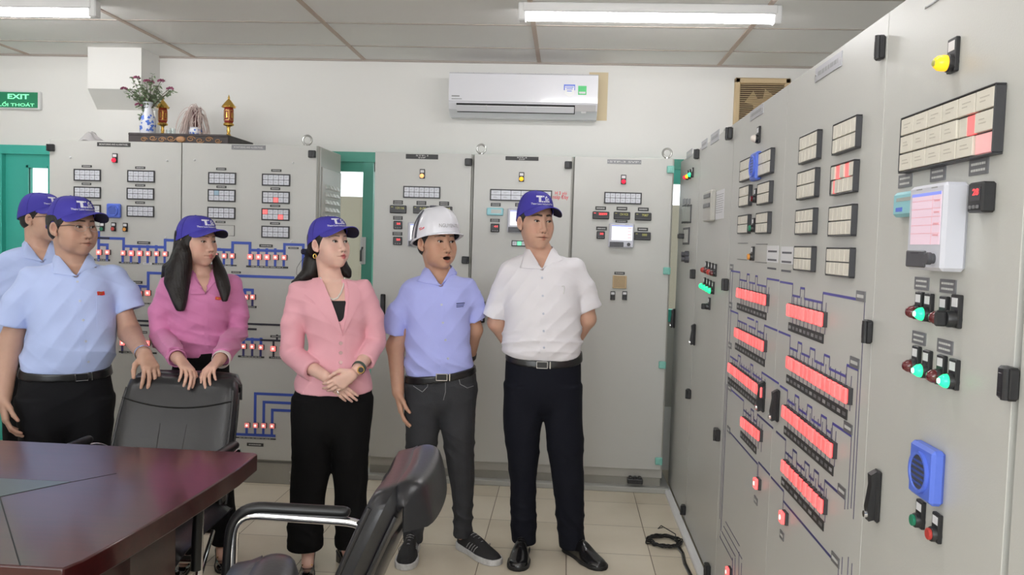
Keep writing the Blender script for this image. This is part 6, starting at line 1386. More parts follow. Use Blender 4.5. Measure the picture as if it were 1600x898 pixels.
# ---------------------------------------------------------------- white shirt, hands behind the back
def man_white():
    pr = Person(3.86, 846, 'person in a white shirt, black trousers and blue cap, hands behind the back', (.62, .37, .27), dict(w=1.0, lips=.85, brow=1.25, nw=1.2, eye=.85, jaw=1.10, nasal=.8))
    pr.put_head(836.5, 345, 26, -2, 1.0, st=(.97, 1.0, 1.09)); cb = pr.L(845, 397, .0); pr.neck(cb+[0, .015, 0], .052, .058)
    rows = pr.rows([(396, 824, 868, .050, .060, .01), (401, 806, 886, .062, .075, .01), (408, 793, 898, .080, .088, .005), (417, 786, 905, .098, .100, 0), (435, 786, 906, .118, .112, 0), (465, 788, 907, .135, .115, 0), (500, 788, 906, .145, .110, 0), (530, 786, 908, .148, .105, 0), (549, 787, 908, .138, .105, 0), (562, 793, 906, .120, .10, 0), (585, 793, 906, .115, .10, 0)])
    T = Loft(rows, 2.25); pr.body.loft(Loft(rows, 2.25, grow=-.016), k=.02)
    aL = pr.pts([(799, 429, 0, .029), (780, 482, .02, .042), (776, 503, .035, .041), (800, 545, .13, .029)]); aR = pr.pts([(895, 420, 0, .029), (914, 478, .03, .042), (917, 498, .04, .041), (892, 543, .14, .029)]); pr.body.chain(aL, k=.02); pr.body.chain(aR, k=.02)
    hand_prims(pr.body, aL[-1][0], (.9, .25, -.35), (0, 1, 0), 1); hand_prims(pr.body, aR[-1][0]+[0, .01, .02], (-.9, .25, -.35), (0, 1, 0), -1)
    sL = pr.pts([(799, 428, 0, .050), (785, 460, .005, .060), (773, 494, .02, .062)]); sR = pr.pts([(896, 419, 0, .050), (910, 450, .01, .058), (921, 482, .025, .060)])
    zb = pr.L(850, 554, 0)[2]; tl = (zb-pr.L(847, 570, -.125)[2])/.125
    G0 = garment(pr, T, [(sL, 1), (sR, 1)], (zb+.014, tl), .006, 1); G = garment(pr, T, [(sL, 1), (sR, 1)], (zb+.014, tl), .006, 1, neck=(cb+[0, .02, -.03], cb+[0, 0, .12], .056, .075), vcut=vee(pr, G0, cb, (847, 420), .052))
    m = shirt_mat('shirt_white', (.82, .80, .84)); pr.cloth('shirt', G, m, .0048)
    pr.collar(G0, cb+[-.003, .008, .004], .058, .060, (847, 421), ((812, 418.5), (879, 407)), m)
    pr.patch(G0, ((842.5, 424), (852, 424), (854, 562), (844, 562)), 2, 40, .0012, m, 'placket'); buttons(pr, G0, [(847, 434), (848, 462), (849, 490), (849.5, 517), (850, 543)])
    pr.patch(G0, ((874, 446), (903, 446), (901, 487), (874, 489)), 6, 8, .0010, m, 'chest_pocket')
    p, n = pr.at(G0, 879, 452); q = MB(); q.tube([p+[-.003, -.003, .014], p+[.006, -.006, .016], p+[.008, -.006, .004], p+[.005, -.005, -.02]], .0016, 'steel', 6); q.build('pen_clip', pr.root)
    pel = pr.rows([(548, 794, 907, .112, .10), (570, 791, 908, .118, .115), (600, 789, 908, .115, .122), (622, 795, 904, .10, .11), (640, 812, 887, .07, .08), (650, 830, 868, .03, .04)])
    l1 = pr.rows([(600, 788, 848, .105, .115), (640, 786, 847.5, .10, .11, .01), (684, 789, 843, .090, .092, .01), (725, 793.5, 840, .078, .082, .01), (770, 798, 838, .070, .078, .015), (815, 799, 837, .068, .082, .02), (845, 799, 837, .072, .085, .02)])
    l2 = pr.rows([(600, 852, 909.5, .105, .115), (640, 850, 911, .10, .11, .01), (684, 854, 912, .090, .092, .01), (725, 860, 911.5, .078, .082, .01), (770, 865, 911.5, .070, .078, .015), (815, 870, 912.5, .068, .082, .02), (852, 875, 914, .072, .085, .02)])
    belt_and_trousers(pr, pel, [l1, l2], zb, tl, mat('trousers_navy', (.005, .006, .012), .85, bump=.05, bscale=300, spec=.25), buckle=(847, 570), amp=.0045); leg_skin(pr, [l1, l2])
    a = pr.L(817, 848, .0); a[2] = 0; pr.shoe(a+[0, .055, 0], math.radians(-4), 'oxford'); a = pr.L(893, 850, 0); a[2] = 0; pr.shoe(a+[-.02, .06, 0], math.radians(34), 'oxford')
    pr.eyes((-.16, -.02)); pr.short_hair(); pr.cap(); pr.finish_skin()

# ---------------------------------------------------------------- white hard hat, jeans
HAT = dict(a=.104, bf=.126, bb=.120, yc=-.006, top=.150, zs=.012, zf=.030, zb=.026, p=.58, q=1.0)
def hard_hat(s):
    D = HAT; mat('hat_white', (.80, .80, .86), .18, coat=.6); mat('strap_grey', (.10, .10, .12), .6); m = MB(); rows = [[crown(2*PI*j/56, PI/2*i/16, D) for j in range(56)] for i in range(17)]
    for r in rows:
        for j, p in enumerate(r): p.z += .006*math.exp(-(p.x/.016)**2)*max(0, (p.z-.05)/.1)
    fl = []
    for dr, dz in ((.007, -.002), (.007, -.005), (-.003, -.004)):
        rr = []
        for j in range(56):
            th = 2*PI*j/56; p = crown(th, 0, D); f = max(0, math.cos(th))**3; e = dr+(.026*f if dr > 0 else 0); d = Vector((math.sin(th), math.cos(th), 0)); rr.append(p+d*e+Vector((0, 0, dz-.006*f*(dr > 0))))
        fl.append(rr)
    allr = [s.hm(fl[2]), s.hm(fl[1]), s.hm(fl[0])]+[s.hm(r) for r in rows]; m.grid(allr, 'hat_white', closed=True); rin = [s.hm([crown(2*PI*j/56, PI/2*i/16, D, -.005) for j in range(56)]) for i in range(17)]; m.grid([allr[0]]+rin, 'strap_grey', closed=True); o = m.build('hard_hat', s.root, smooth=60); o['label'] = 'white hard hat with grey side straps'
    def strap(path, w, name='strap'):
        q = MB(); r = [[], []]
        for (th, ph) in path: a = crown(th-w/2, ph, D, .003); b_ = crown(th+w/2, ph, D, .003); r[0].append(a); r[1].append(b_)
        q.grid([s.hm(r[0]), s.hm(r[1])], 'strap_grey'); return q.build(name, o, smooth=60, solid=.002)
    for sg in (1, -1):
        strap([(sg*(1.62-.10*i/10), PI/2*(.02+.66*i/10)) for i in range(11)], .14); strap([(sg*(2.20-.66*i/10), PI/2*(.02+.60*i/10)) for i in range(11)], .13)
    q = MB(); c = crown(0, PI/2, D); q.box(-.030, .030, c.y-.010, c.y+.010, c.z-.002, c.z+.008, 'strap_grey', .003); q.v = s.hm(q.v); q.build('top_vent_clip', o)
    vs, fs = text_mesh('NGUYEN-TU', 1, .01); w = max(v[0] for v in vs)-min(v[0] for v in vs); k = .105/w; q = MB(); q.add([tuple(crown_at(-x*k+.004, .066+z*k*1.1, D, .0022)) for x, z in vs], fs, 'ink_grey'); q.v = s.hm(q.v); q.build('lettering', o, fix=False, smooth=0)
    q = MB()
    for (t0, t1, z0, z1) in ((1.28, 1.42, .30, .33), (1.20, 1.38, .25, .28), (1.15, 1.22, .27, .32)): q.add([tuple(crown(t, PI/2*z*.6, D, .0015)) for t, z in ((t0, z0), (t1, z0-.02), (t1, z1-.02), (t0, z1))], [(0, 1, 2, 3)], 'ink_red')
    q.v = s.hm(q.v); q.build('side_logo', o, fix=False, smooth=0)
def man_hat():
    pr = Person(3.82, 688, 'person in a white hard hat, lavender blue shirt and dark grey jeans, mouth open', (.56, .32, .22), dict(w=1.04, lips=.9, brow=1.0, nw=1.25, eye=1.0, jaw=1.08, open=.0135, fat=.002))
    pr.put_head(682, 378, 33, 2, 1.0, st=(1, 1, 1.06)); cb = pr.L(687, 427, .0); pr.neck(cb+[0, .012, 0], .052, .056)
    rows = pr.rows([(428, 666, 708, .050, .058, .01), (433, 650, 722, .065, .075, .01), (440, 637, 732, .082, .088, .005), (450, 631, 737, .098, .098, 0), (475, 632, 737, .118, .105, 0), (505, 633, 733, .122, .102, 0), (535, 633, 733, .124, .10, 0), (562, 634, 737, .124, .10, 0), (578, 635, 740, .115, .098, 0), (605, 637, 741, .11, .10, 0)])
    T = Loft(rows, 2.25); pr.body.loft(Loft(rows, 2.25, grow=-.016), k=.02)
    aL = pr.pts([(640, 466, 0, .029), (618, 540, .0, .041), (622, 613, -.04, .028)]); aR = pr.pts([(728, 452, 0, .029), (740, 515, .06, .041), (733, 560, .14, .028)]); pr.body.chain(aL, k=.02); pr.body.chain(aR, k=.02)
    hand_prims(pr.body, aL[-1][0]+[0, 0, .005], (.16, -.10, -1), (1, .1, 0), 1, .98, curl=(.22, .30, .2), spread=.05); hand_prims(pr.body, aR[-1][0], (-.9, .25, -.35), (0, 1, 0), -1)
    sL = pr.pts([(638, 464, 0, .048), (624, 488, 0, .057), (616, 521, .0, .056)]); sR = pr.pts([(730, 450, 0, .048), (738, 470, .02, .054), (743, 499, .035, .054)])
    c0 = pr.L(690, 583, 0); tx = (pr.L(740, 572, 0)[2]-pr.L(637, 586, 0)[2])/(pr.L(740, 572, 0)[0]-pr.L(637, 586, 0)[0]); zb = c0[2]-tx*c0[0]+.004; tl = (.10, tx)
    G0 = garment(pr, T, [(sL, 1), (sR, 1)], (zb+.014, tl), .006, 2); G = garment(pr, T, [(sL, 1), (sR, 1)], (zb+.014, tl), .006, 2, neck=(cb+[0, .02, -.03], cb+[0, 0, .12], .056, .072), vcut=vee(pr, G0, cb, (689, 446), .050))
    m = shirt_mat('shirt_lavender', (.44, .48, .92)); pr.cloth('shirt', G, m, .0048)
    pr.collar(G0, cb+[-.002, .008, .004], .058, .060, (689, 447), ((651, 440), (713, 430)), m)
    pr.patch_rows(G0, [((686+.05*i+1.5*math.sin(i*.3), 450+i*4.2), (692+.08*i+1.5*math.sin(i*.3), 450+i*4.2)) for i in range(32)], 2, .0012, m, 'placket'); buttons(pr, G0, [(690, 476), (692, 504), (696, 531), (700, 560)])
    for k, (v0, v1) in enumerate(((472.5, 474), (475.5, 476.6), (478, 479))): pr.patch(G0, ((713, v0+1), (726-k, v0), (726-k, v1), (713, v1+1)), 4, 1, .0012, mat('thread_navy', (.03, .04, .15), .7), 'chest_embroidery')
    pel = pr.rows([(572, 637, 741, .112, .098), (600, 634, 744, .112, .12), (622, 640, 738, .10, .11), (640, 655, 722, .07, .08), (652, 676, 702, .03, .04)])
    l1 = pr.rows([(600, 633, 691, .105, .12), (645, 633, 688, .095, .105), (688, 634, 682, .085, .088), (730, 636, 677, .072, .078, .01), (780, 633, 668, .060, .068, .015), (822, 630, 662, .056, .062, .02), (846, 630, 661, .060, .066, .02)])
    l2 = pr.rows([(600, 688, 743, .105, .12), (645, 688, 743, .095, .105), (688, 694, 741.5, .085, .088), (720, 698, 741, .076, .080, .0), (771, 707, 738.5, .060, .068, .01), (815, 710, 737, .053, .060, .02), (834, 709, 738.5, .058, .064, .02)])
    jm = mat('jeans_grey', (.030, .031, .036), .85, noise=.35, nscale=9, bump=.15, bscale=220)
    Tr, _ = belt_and_trousers(pr, pel, [l1, l2], zb, tl, jm, buckle=(690, 589), amp=.0055, seed=5, hemf=2.0); leg_skin(pr, [l1, l2], (.065, .042, .032))
    for pth in ([(646, 603), (660, 612), (668, 604), (669, 592)], [(716, 588), (719, 600), (730, 606), (742, 602)], [(696, 595), (696, 612), (692, 628)]):
        q = MB(); pp = []
        for i in range(len(pth)-1):
            for k in range(5): u, v = [pth[i][c]+(pth[i+1][c]-pth[i][c])*k/5 for c in (0, 1)]; h_, n_ = pr.at(Tr, u, v); pp.append(tuple(h_+n_*.0008))
        q.tube(pp, .0011, 'ink_grey', 5); q.build('pocket_stitching', pr.root)
    a = pr.L(725, 836, .0); a[2] = 0; pr.shoe(a+[-.015, .05, 0], math.radians(36), 'sneaker'); a = pr.L(645, 848, 0); a[2] = 0; pr.shoe(a+[0, .05, 0], math.radians(-6), 'sneaker')
    o = pr.band(aR[-1][0]+(aR[-2][0]-aR[-1][0])*.12, aR[-1][0]-aR[-2][0], .031, .024, 'black_plastic', 'wristwatch')
    pr.eyes((-.22, .02)); pr.short_hair(low=-.060); hard_hat(pr); pr.finish_skin()

# ---------------------------------------------------------------- pink jacket
def lady_pink():
    pr = Person(3.56, 517, 'person in a pink jacket with pearl necklace and black wide trousers, hands clasped', (.76, .49, .40), dict(w=.98, lips=1.35, brow=.8, nw=1.05, eye=1.15, jaw=.95, lip=(.52, .12, .13), browc=(.06, .04, .035), fat=.002))
    pr.put_head(514, 380, 40, 7, .93, st=(1, 1, 1.02)); cb = pr.L(517, 437, .0); pr.neck(cb+[0, .012, 0], .044, .052)
    rows = pr.rows([(434, 500, 538, .046, .055, .01), (438, 484, 552, .058, .070, .01), (445, 470, 563, .075, .082, .005), (456, 463, 568, .092, .090, 0), (472, 464, 571, .112, .092, 0), (488, 468, 573, .122, .090, 0), (515, 477, 572, .112, .085, 0), (540, 481, 570, .104, .085, 0), (565, 475, 574, .112, .095, 0), (590, 465, 580, .120, .108, 0), (625, 455, 584, .124, .112, 0)])
    T = Loft(rows, 2.2); pr.body.loft(Loft(rows, 2.2, grow=-.013), k=.02)
    aL = pr.pts([(466, 455, 0, .029), (456, 555, .02, .038), (508, 588, -.17, .024)]); aR = pr.pts([(569, 451, 0, .029), (585, 538, .0, .038), (557, 579, -.17, .024)]); pr.body.chain(aL, k=.02); pr.body.chain(aR, k=.02)
    hand_prims(pr.body, pr.L(512, 590, -.165), (.62, -.12, -.55), (-.15, 1, .1), 1, .86, curl=(.15, .2, .15), spread=.05, per=[(.1, .3, .2), (.15, .3, .2), (.2, .3, .2), (.2, .35, .2)])
    hand_prims(pr.body, pr.L(554, 583, -.20), (-.80, -.10, -.52), (.1, 1, .15), -1, .88, curl=(.35, .55, .35), spread=.06, thumb=(.1, .15))
    sL = pr.pts([(468, 456, 0, .046), (459, 500, .0, .053), (457, 552, .015, .048), (489, 578, -.11, .044)]); sR = pr.pts([(567, 452, 0, .046), (581, 492, .0, .051), (585, 535, .0, .047), (570, 565, -.10, .043)])
    zb = pr.L(517, 606, 0)[2]; tl = .14
    G0 = garment(pr, T, [(sL, 1), (sR, 1)], (zb, tl), .005, 3); G = garment(pr, T, [(sL, 1), (sR, 1)], (zb, tl), .005, 3, neck=(cb+[0, .02, -.04], cb+[0, 0, .12], .052, .080), vcut=[(cb+[.002, -.06, .035], .060), (pr.L(524, 468, -.12), .052), (pr.L(530, 494, -.13), .027), (pr.L(534.6, 521, -.14), .006)])
    m = shirt_mat('jacket_pink', (.80, .40, .46)); pr.cloth('jacket', G, m, .0048)
    Bl = Sdf(); Li = Loft(rows, 2.2, grow=-.007); zt = pr.L(528, 470, -.10)[2]; Bl.add(lambda P: smax(Li(P), P[:, 2]-zt, .004)); pr.cloth('black_top', Bl, mat('top_black', (.008, .008, .010), .8), .005, (np.array([-.3, -.3, zt-.2]), np.array([.3, .3, zt+.03])))
    pr.patch_rows(G0, [((489, 437), (502, 435)), ((483, 446), (507, 446)), ((477, 460), (513, 460)), ((489, 470), (519, 474)), ((502, 486), (525, 490)), ((517, 503), (530, 506)), ((533, 521), (535.5, 524))], 6, .007, m, 'lapel', th=.0045)
    pr.patch_rows(G0, [((536, 428), (546, 434)), ((541, 440), (555, 443)), ((545, 456), (562, 457)), ((545, 470), (561, 468)), ((543, 486), (555, 483)), ((539, 503), (546, 502)), ((535, 524), (537, 521))], 6, .007, m, 'lapel', th=.0045)
    pr.patch_rows(G0, [((533+.4*math.sin(i*.4), 525+i*6), (540, 525+i*6)) for i in range(15)], 2, .0012, m, 'front_edge', th=.002)
    buttons(pr, G0, [(532.5, 536), (532.5, 551), (532.5, 566)], MATS.get('button_pink') or mat('button_pink', (.60, .40, .38), .25), .0085, 'jacket_button')
    badge(pr, G0, 554, 469)
    # pearls follow the skin
    cv = [(502, 434), (503, 444), (507, 455), (513, 464), (520, 468.5), (527, 466), (533, 457), (536.5, 447), (537.5, 436)]; t = np.linspace(0, 8, 46); q = MB(); us = np.interp(t, range(9), [c[0] for c in cv]); vs = np.interp(t, range(9), [c[1] for c in cv])
    for u, v in zip(us, vs):
        h_, n_ = pr.at(pr.body, u, v); r = .0040; c = h_+n_*r*.9; q.lathe([(r*math.sin(a), -r*math.cos(a)) for a in (.25, .8, 1.57, 2.3, 2.9)], tuple(c), MATS.get('pearl') or mat('pearl', (.75, .70, .64), .2, coat=.5), 8)
    q.build('pearl_necklace', pr.root, smooth=80)
    pel = pr.rows([(590, 468, 578, .112, .105), (625, 457, 582, .112, .115), (650, 458, 580, .105, .11), (680, 470, 566, .07, .08), (694, 495, 540, .03, .04)])
    l1 = pr.rows([(620, 456, 519, .105, .11), (660, 455, 518, .10, .105), (715, 454.5, 516, .092, .095), (760, 453.5, 511, .088, .090), (805, 451.5, 506.5, .086, .088), (853, 448, 503.5, .086, .090)]); l2 = pr.rows([(620, 518, 582, .105, .11), (660, 518, 580, .10, .105), (715, 520, 576, .092, .095), (760, 522, 573.5, .086, .088), (805, 523, 571, .084, .086), (850, 524, 568, .084, .088)])
    belt_and_trousers(pr, pel, [l1, l2], pr.L(517, 585, 0)[2], 0, mat('trousers_black', (.0045, .0045, .005), .9, bump=.08, bscale=260, spec=.2), belt=False, amp=.004, seed=7); leg_skin(pr, [l1, l2], (.06, .042, .028))
    for (u, v, yw) in ((482, 868, -3), (541, 858, 22)):
        a = pr.L(u, v, 0); a[2] = 0; y = math.radians(yw); hp = a+np.array([-math.sin(y)*.07, .07, 0]); pr.shoe(hp, y, 'pump', .235, .045); fd = np.array([math.sin(y), -math.cos(y), 0]); pr.body.cone(hp+fd*.045+[0, 0, .13], hp+fd*.12+[0, 0, .040], .030, .026, k=.02); pr.body.cone(a+[0, .0, .24], hp+fd*.040+[0, 0, .10], .036, .031, k=.02)
    o = pr.band(pr.L(561, 574, -.155), aR[-1][0]-aR[-2][0], .0275, .013, mat('strap_green', (.05, .09, .07), .6), 'wristwatch'); p = pr.L(563.5, 578, -.19); q = MB(); ax = np.array([.1, -1, .25]); ax /= np.linalg.norm(ax); pr.disc(q, p, ax, .0155, .007, 'gold', 24); pr.disc(q, p+ax*.007, ax, .0125, .001, 'black_plastic', 24); q.build('watch_face', o)
    p = pr.L(528, 613, -.245); pr.band(p, (-.8, -.1, -.5), .0085, .004, 'chrome', 'ring')
    # hair tied low behind the ear
    S = Sdf(); w = .98
    def f(P):
        Q = (P-pr.ho)@pr.hR/pr.hk; d = ell_d(Q, (0, -.018, .020), (.080, .100, .092)); d = smin(d, ell_d(Q, (0, -.055, -.020), (.062, .055, .050)), .02); d = np.maximum(d, (-.062+np.clip(Q[:, 1]+.02, -.1, .1)*.62)-Q[:, 2]); d = np.maximum(d, Q[:, 1]-.046); d = np.maximum(d, Q[:, 2]-.05)
        ear = ell_d(np.stack([np.abs(Q[:, 0]), Q[:, 1], Q[:, 2]], 1), (.082, -.010, -.014), (.020, .020, .034)); return np.maximum(d, -ear)*.92
    S.add(f, pr.ho, .16); S.chain(pr.pts([(489, 398, .04, .034), (489, 415, .045, .040), (485, 427, .04, .034), (473, 434, .035, .020), (458, 441, .03, .009)]), k=.02); S.chain(pr.pts([(534, 415, .06, .030), (541, 425, .05, .020), (545, 431, .04, .010)]), k=.02); V, Q = surface(S, pr.ho-.26, pr.ho+.2, .003); hr = np_mesh('hair', V, Q, ['hair_brown'], pr.root)
    q = MB(); c = pr.L(483, 393, .05); q.box(c[0]-.035, c[0]+.010, c[1]-.012, c[1]+.012, c[2]-.013, c[2]+.012, 'cap_navy', .006); q.box(c[0]-.02, c[0]+.014, c[1]-.018, c[1]+.018, c[2]-.022, c[2]-.004, 'cap_navy', .006); q.build('hair_bow', hr)
    q = MB(); st = pr.L(474, 400, .03)
    q.tube([pr.L(480, 398, .03), pr.L(470, 408, .0), pr.L(464, 418, -.01), pr.L(463, 428, -.02), pr.L(470, 434, -.03)], .0009, 'hair_brown', 4); q.build('loose_strand', hr)
    e = pr.H((.083, -.004, -.050)); q = MB(); q.tube([e+[.006*math.cos(a), 0, -.008+.009*math.sin(a)] for a in [2*PI*i/16 for i in range(16)]], .0016, 'gold', 6, closed=True); q.build('earring', pr.root)
    pr.eyes((-.25, .10)); pr.cap(dict(CRH, top=.122)); pr.finish_skin()

# ---------------------------------------------------------------- purple pink blouse, long hair
def lady_purple():
    pr = Person(3.54, 314, 'person with long dark hair in a magenta pink blouse, both hands on the chair back', (.62, .375, .29), dict(w=.97, lips=1.15, brow=.8, nw=1.0, eye=.9, jaw=.92, lip=(.42, .12, .12), browc=(.06, .04, .035)))
    pr.put_head(307.5, 377, 42, 0, .90, st=(1, 1, 1.0)); cb = pr.L(316, 428, .0); pr.neck(cb+[0, .012, 0], .043, .050)
    rows = pr.rows([(424, 300, 334, .046, .055, .01), (428, 284, 346, .058, .070, .01), (434, 268, 358, .075, .082, .005), (445, 259, 365, .090, .090, 0), (462, 258, 365, .108, .092, 0), (480, 261, 362, .122, .090, 0), (500, 265, 357, .115, .086, 0), (525, 268, 353, .100, .085, 0), (545, 271, 351, .100, .085, 0), (560, 274, 352, .102, .088, 0), (580, 272, 356, .105, .095, 0)])
    T = Loft(rows, 2.2); pr.body.loft(Loft(rows, 2.2, grow=-.013), k=.02)
    aL = pr.pts([(262, 449, 0, .029), (250, 528, .02, .038), (280, 562, -.355, .0235)]); aR = pr.pts([(363, 442, 0, .029), (372, 520, .02, .038), (341, 564, -.355, .0235)]); pr.body.chain(aL, k=.02); pr.body.chain(aR, k=.02)
    hand_prims(pr.body, pr.L(281, 561.5, -.365), (.34, -.80, -.34), (-.15, -.35, -1), 1, .88, spread=.10, per=[(.45, .55, .25), (.40, .60, .25), (.40, .60, .25), (.45, .6, .25)], thumb=(.3, -.05)); hand_prims(pr.body, pr.L(341, 564, -.365), (-.42, -.78, -.30), (.15, -.35, -1), -1, .86, spread=.10, per=[(.40, .50, .25), (.38, .55, .25), (.40, .55, .25), (.45, .6, .25)], thumb=(.3, -.05))
    sL = pr.pts([(264, 450, 0, .048), (253, 490, .01, .052), (252, 527, .01, .046), (275, 557, -.29, .034)]); sR = pr.pts([(361, 443, 0, .048), (369, 485, .01, .050), (370, 520, .01, .045), (345, 559, -.29, .034)])
    zb = pr.L(314, 551, 0)[2]; tl = .10
    G0 = garment(pr, T, [(sL, 1), (sR, 1)], (zb, tl), .0065, 4); G = garment(pr, T, [(sL, 1), (sR, 1)], (zb, tl), .0065, 4, neck=(cb+[0, .02, -.03], cb+[0, 0, .12], .046, .065), vcut=vee(pr, G0, cb, (320, 456), .040))
    m = shirt_mat('blouse_magenta', (.60, .20, .40)); pr.cloth('blouse', G, m, .0048)
    pr.collar(G0, cb+[0, .008, .004], .050, .052, (321, 459), ((298, 460), (336, 441)), m, gap=50)
    pr.patch_rows(G0, [((318+.1*i, 462+i*4.4), (324+.1*i, 462+i*4.4)) for i in range(21)], 2, .0014, m, 'placket'); badge(pr, G0, 341, 466, .026, .013)
    pr.band(pr.L(346, 560.5, -.31), aR[-1][0]-aR[-2][0], .0340, .030, MATS.get('cuff_white') or mat('cuff_white', (.75, .68, .64), .7), 'white_cuff'); pr.band(pr.L(276.5, 559, -.31), aL[-1][0]-aL[-2][0], .0335, .020, m, 'cuff')
    pel = pr.rows([(545, 271, 352, .100, .088), (580, 268, 358, .105, .11), (620, 266, 362, .105, .115), (655, 280, 350, .07, .08), (668, 300, 330, .03, .04)]); l1 = pr.rows([(600, 267, 315, .10, .11), (680, 270, 313, .09, .09), (760, 275, 311, .075, .08), (858, 278, 312, .07, .085)]); l2 = pr.rows([(600, 313, 362, .10, .11), (680, 315, 364, .09, .09), (760, 322, 366, .078, .08), (800, 325, 368, .076, .08), (845, 330, 370, .076, .085)])
    belt_and_trousers(pr, pel, [l1, l2], zb+.006, tl, M('trousers_black'), belt=False, amp=.004, seed=8); leg_skin(pr, [l1, l2], (.055, .04, .027))
    for (u, v, yw) in ((294, 866, -14), (346, 856, 2)):
        a = pr.L(u, v, 0); a[2] = 0; y = math.radians(yw); hp = a+np.array([-math.sin(y)*.06, .06, 0]); pr.shoe(hp, y, 'pump', .230, .03); fd = np.array([math.sin(y), -math.cos(y), 0]); pr.body.cone(hp+fd*.045+[0, 0, .12], hp+fd*.12+[0, 0, .036], .029, .025, k=.02); pr.body.cone(a+[0, .0, .22], hp+fd*.040+[0, 0, .09], .034, .030, k=.02)
    S = Sdf()
    def f(P):
        Q = (P-pr.ho)@pr.hR/pr.hk; d = ell_d(Q, (0, -.018, .020), (.081, .101, .092)); d = smin(d, ell_d(Q, (0, -.050, -.030), (.072, .060, .070)), .02); d = np.maximum(d, Q[:, 1]-.040); return np.maximum(d, Q[:, 2]-.05)*.9
    S.add(f, pr.ho, .16); L_ = pr.pts
    S.loft(Loft(pr.rows([(382, 274, 300, .055, .07, .0), (403, 265, 300, .055, .07, -.01), (423, 258, 299, .052, .06, -.035), (440, 256, 297, .045, .045, -.07), (458, 263, 294.5, .035, .035, -.10), (473, 269, 292, .028, .028, -.122), (486, 276, 288, .016, .018, -.135)]), 2.1), k=.02)
    S.loft(Loft(pr.rows([(398, 330, 341, .03, .04, .0), (414, 332, 349, .032, .035, -.035), (430, 334, 356, .030, .030, -.075), (445, 338, 360, .026, .026, -.10), (459, 343, 359, .020, .022, -.120), (471, 347, 355, .012, .014, -.130)]), 2.1), k=.02); S.chain(L_([(262, 420, .02, .026), (256, 432, .02, .012)]), k=.03); S.chain(L_([(288, 384, -.058, .017), (287, 396, -.066, .026), (283, 415, -.070, .034), (280, 435, -.085, .030)]), k=.03)
    def str_(P): return S.ev(P, .05)+.0005*np.sin(P[:, 0]*500+P[:, 1]*380+.6*np.sin(P[:, 2]*9))
    S2 = Sdf(); S2.add(str_); V, Q = surface(S2, pr.ho+[-.30, -.25, -.36], pr.ho+[.25, .2, .15], .003); np_mesh('long_hair', V, Q, ['hair_brown'], pr.root)
    pr.eyes((-.20, -.05)); pr.cap(dict(CRH, top=.124)); pr.finish_skin()

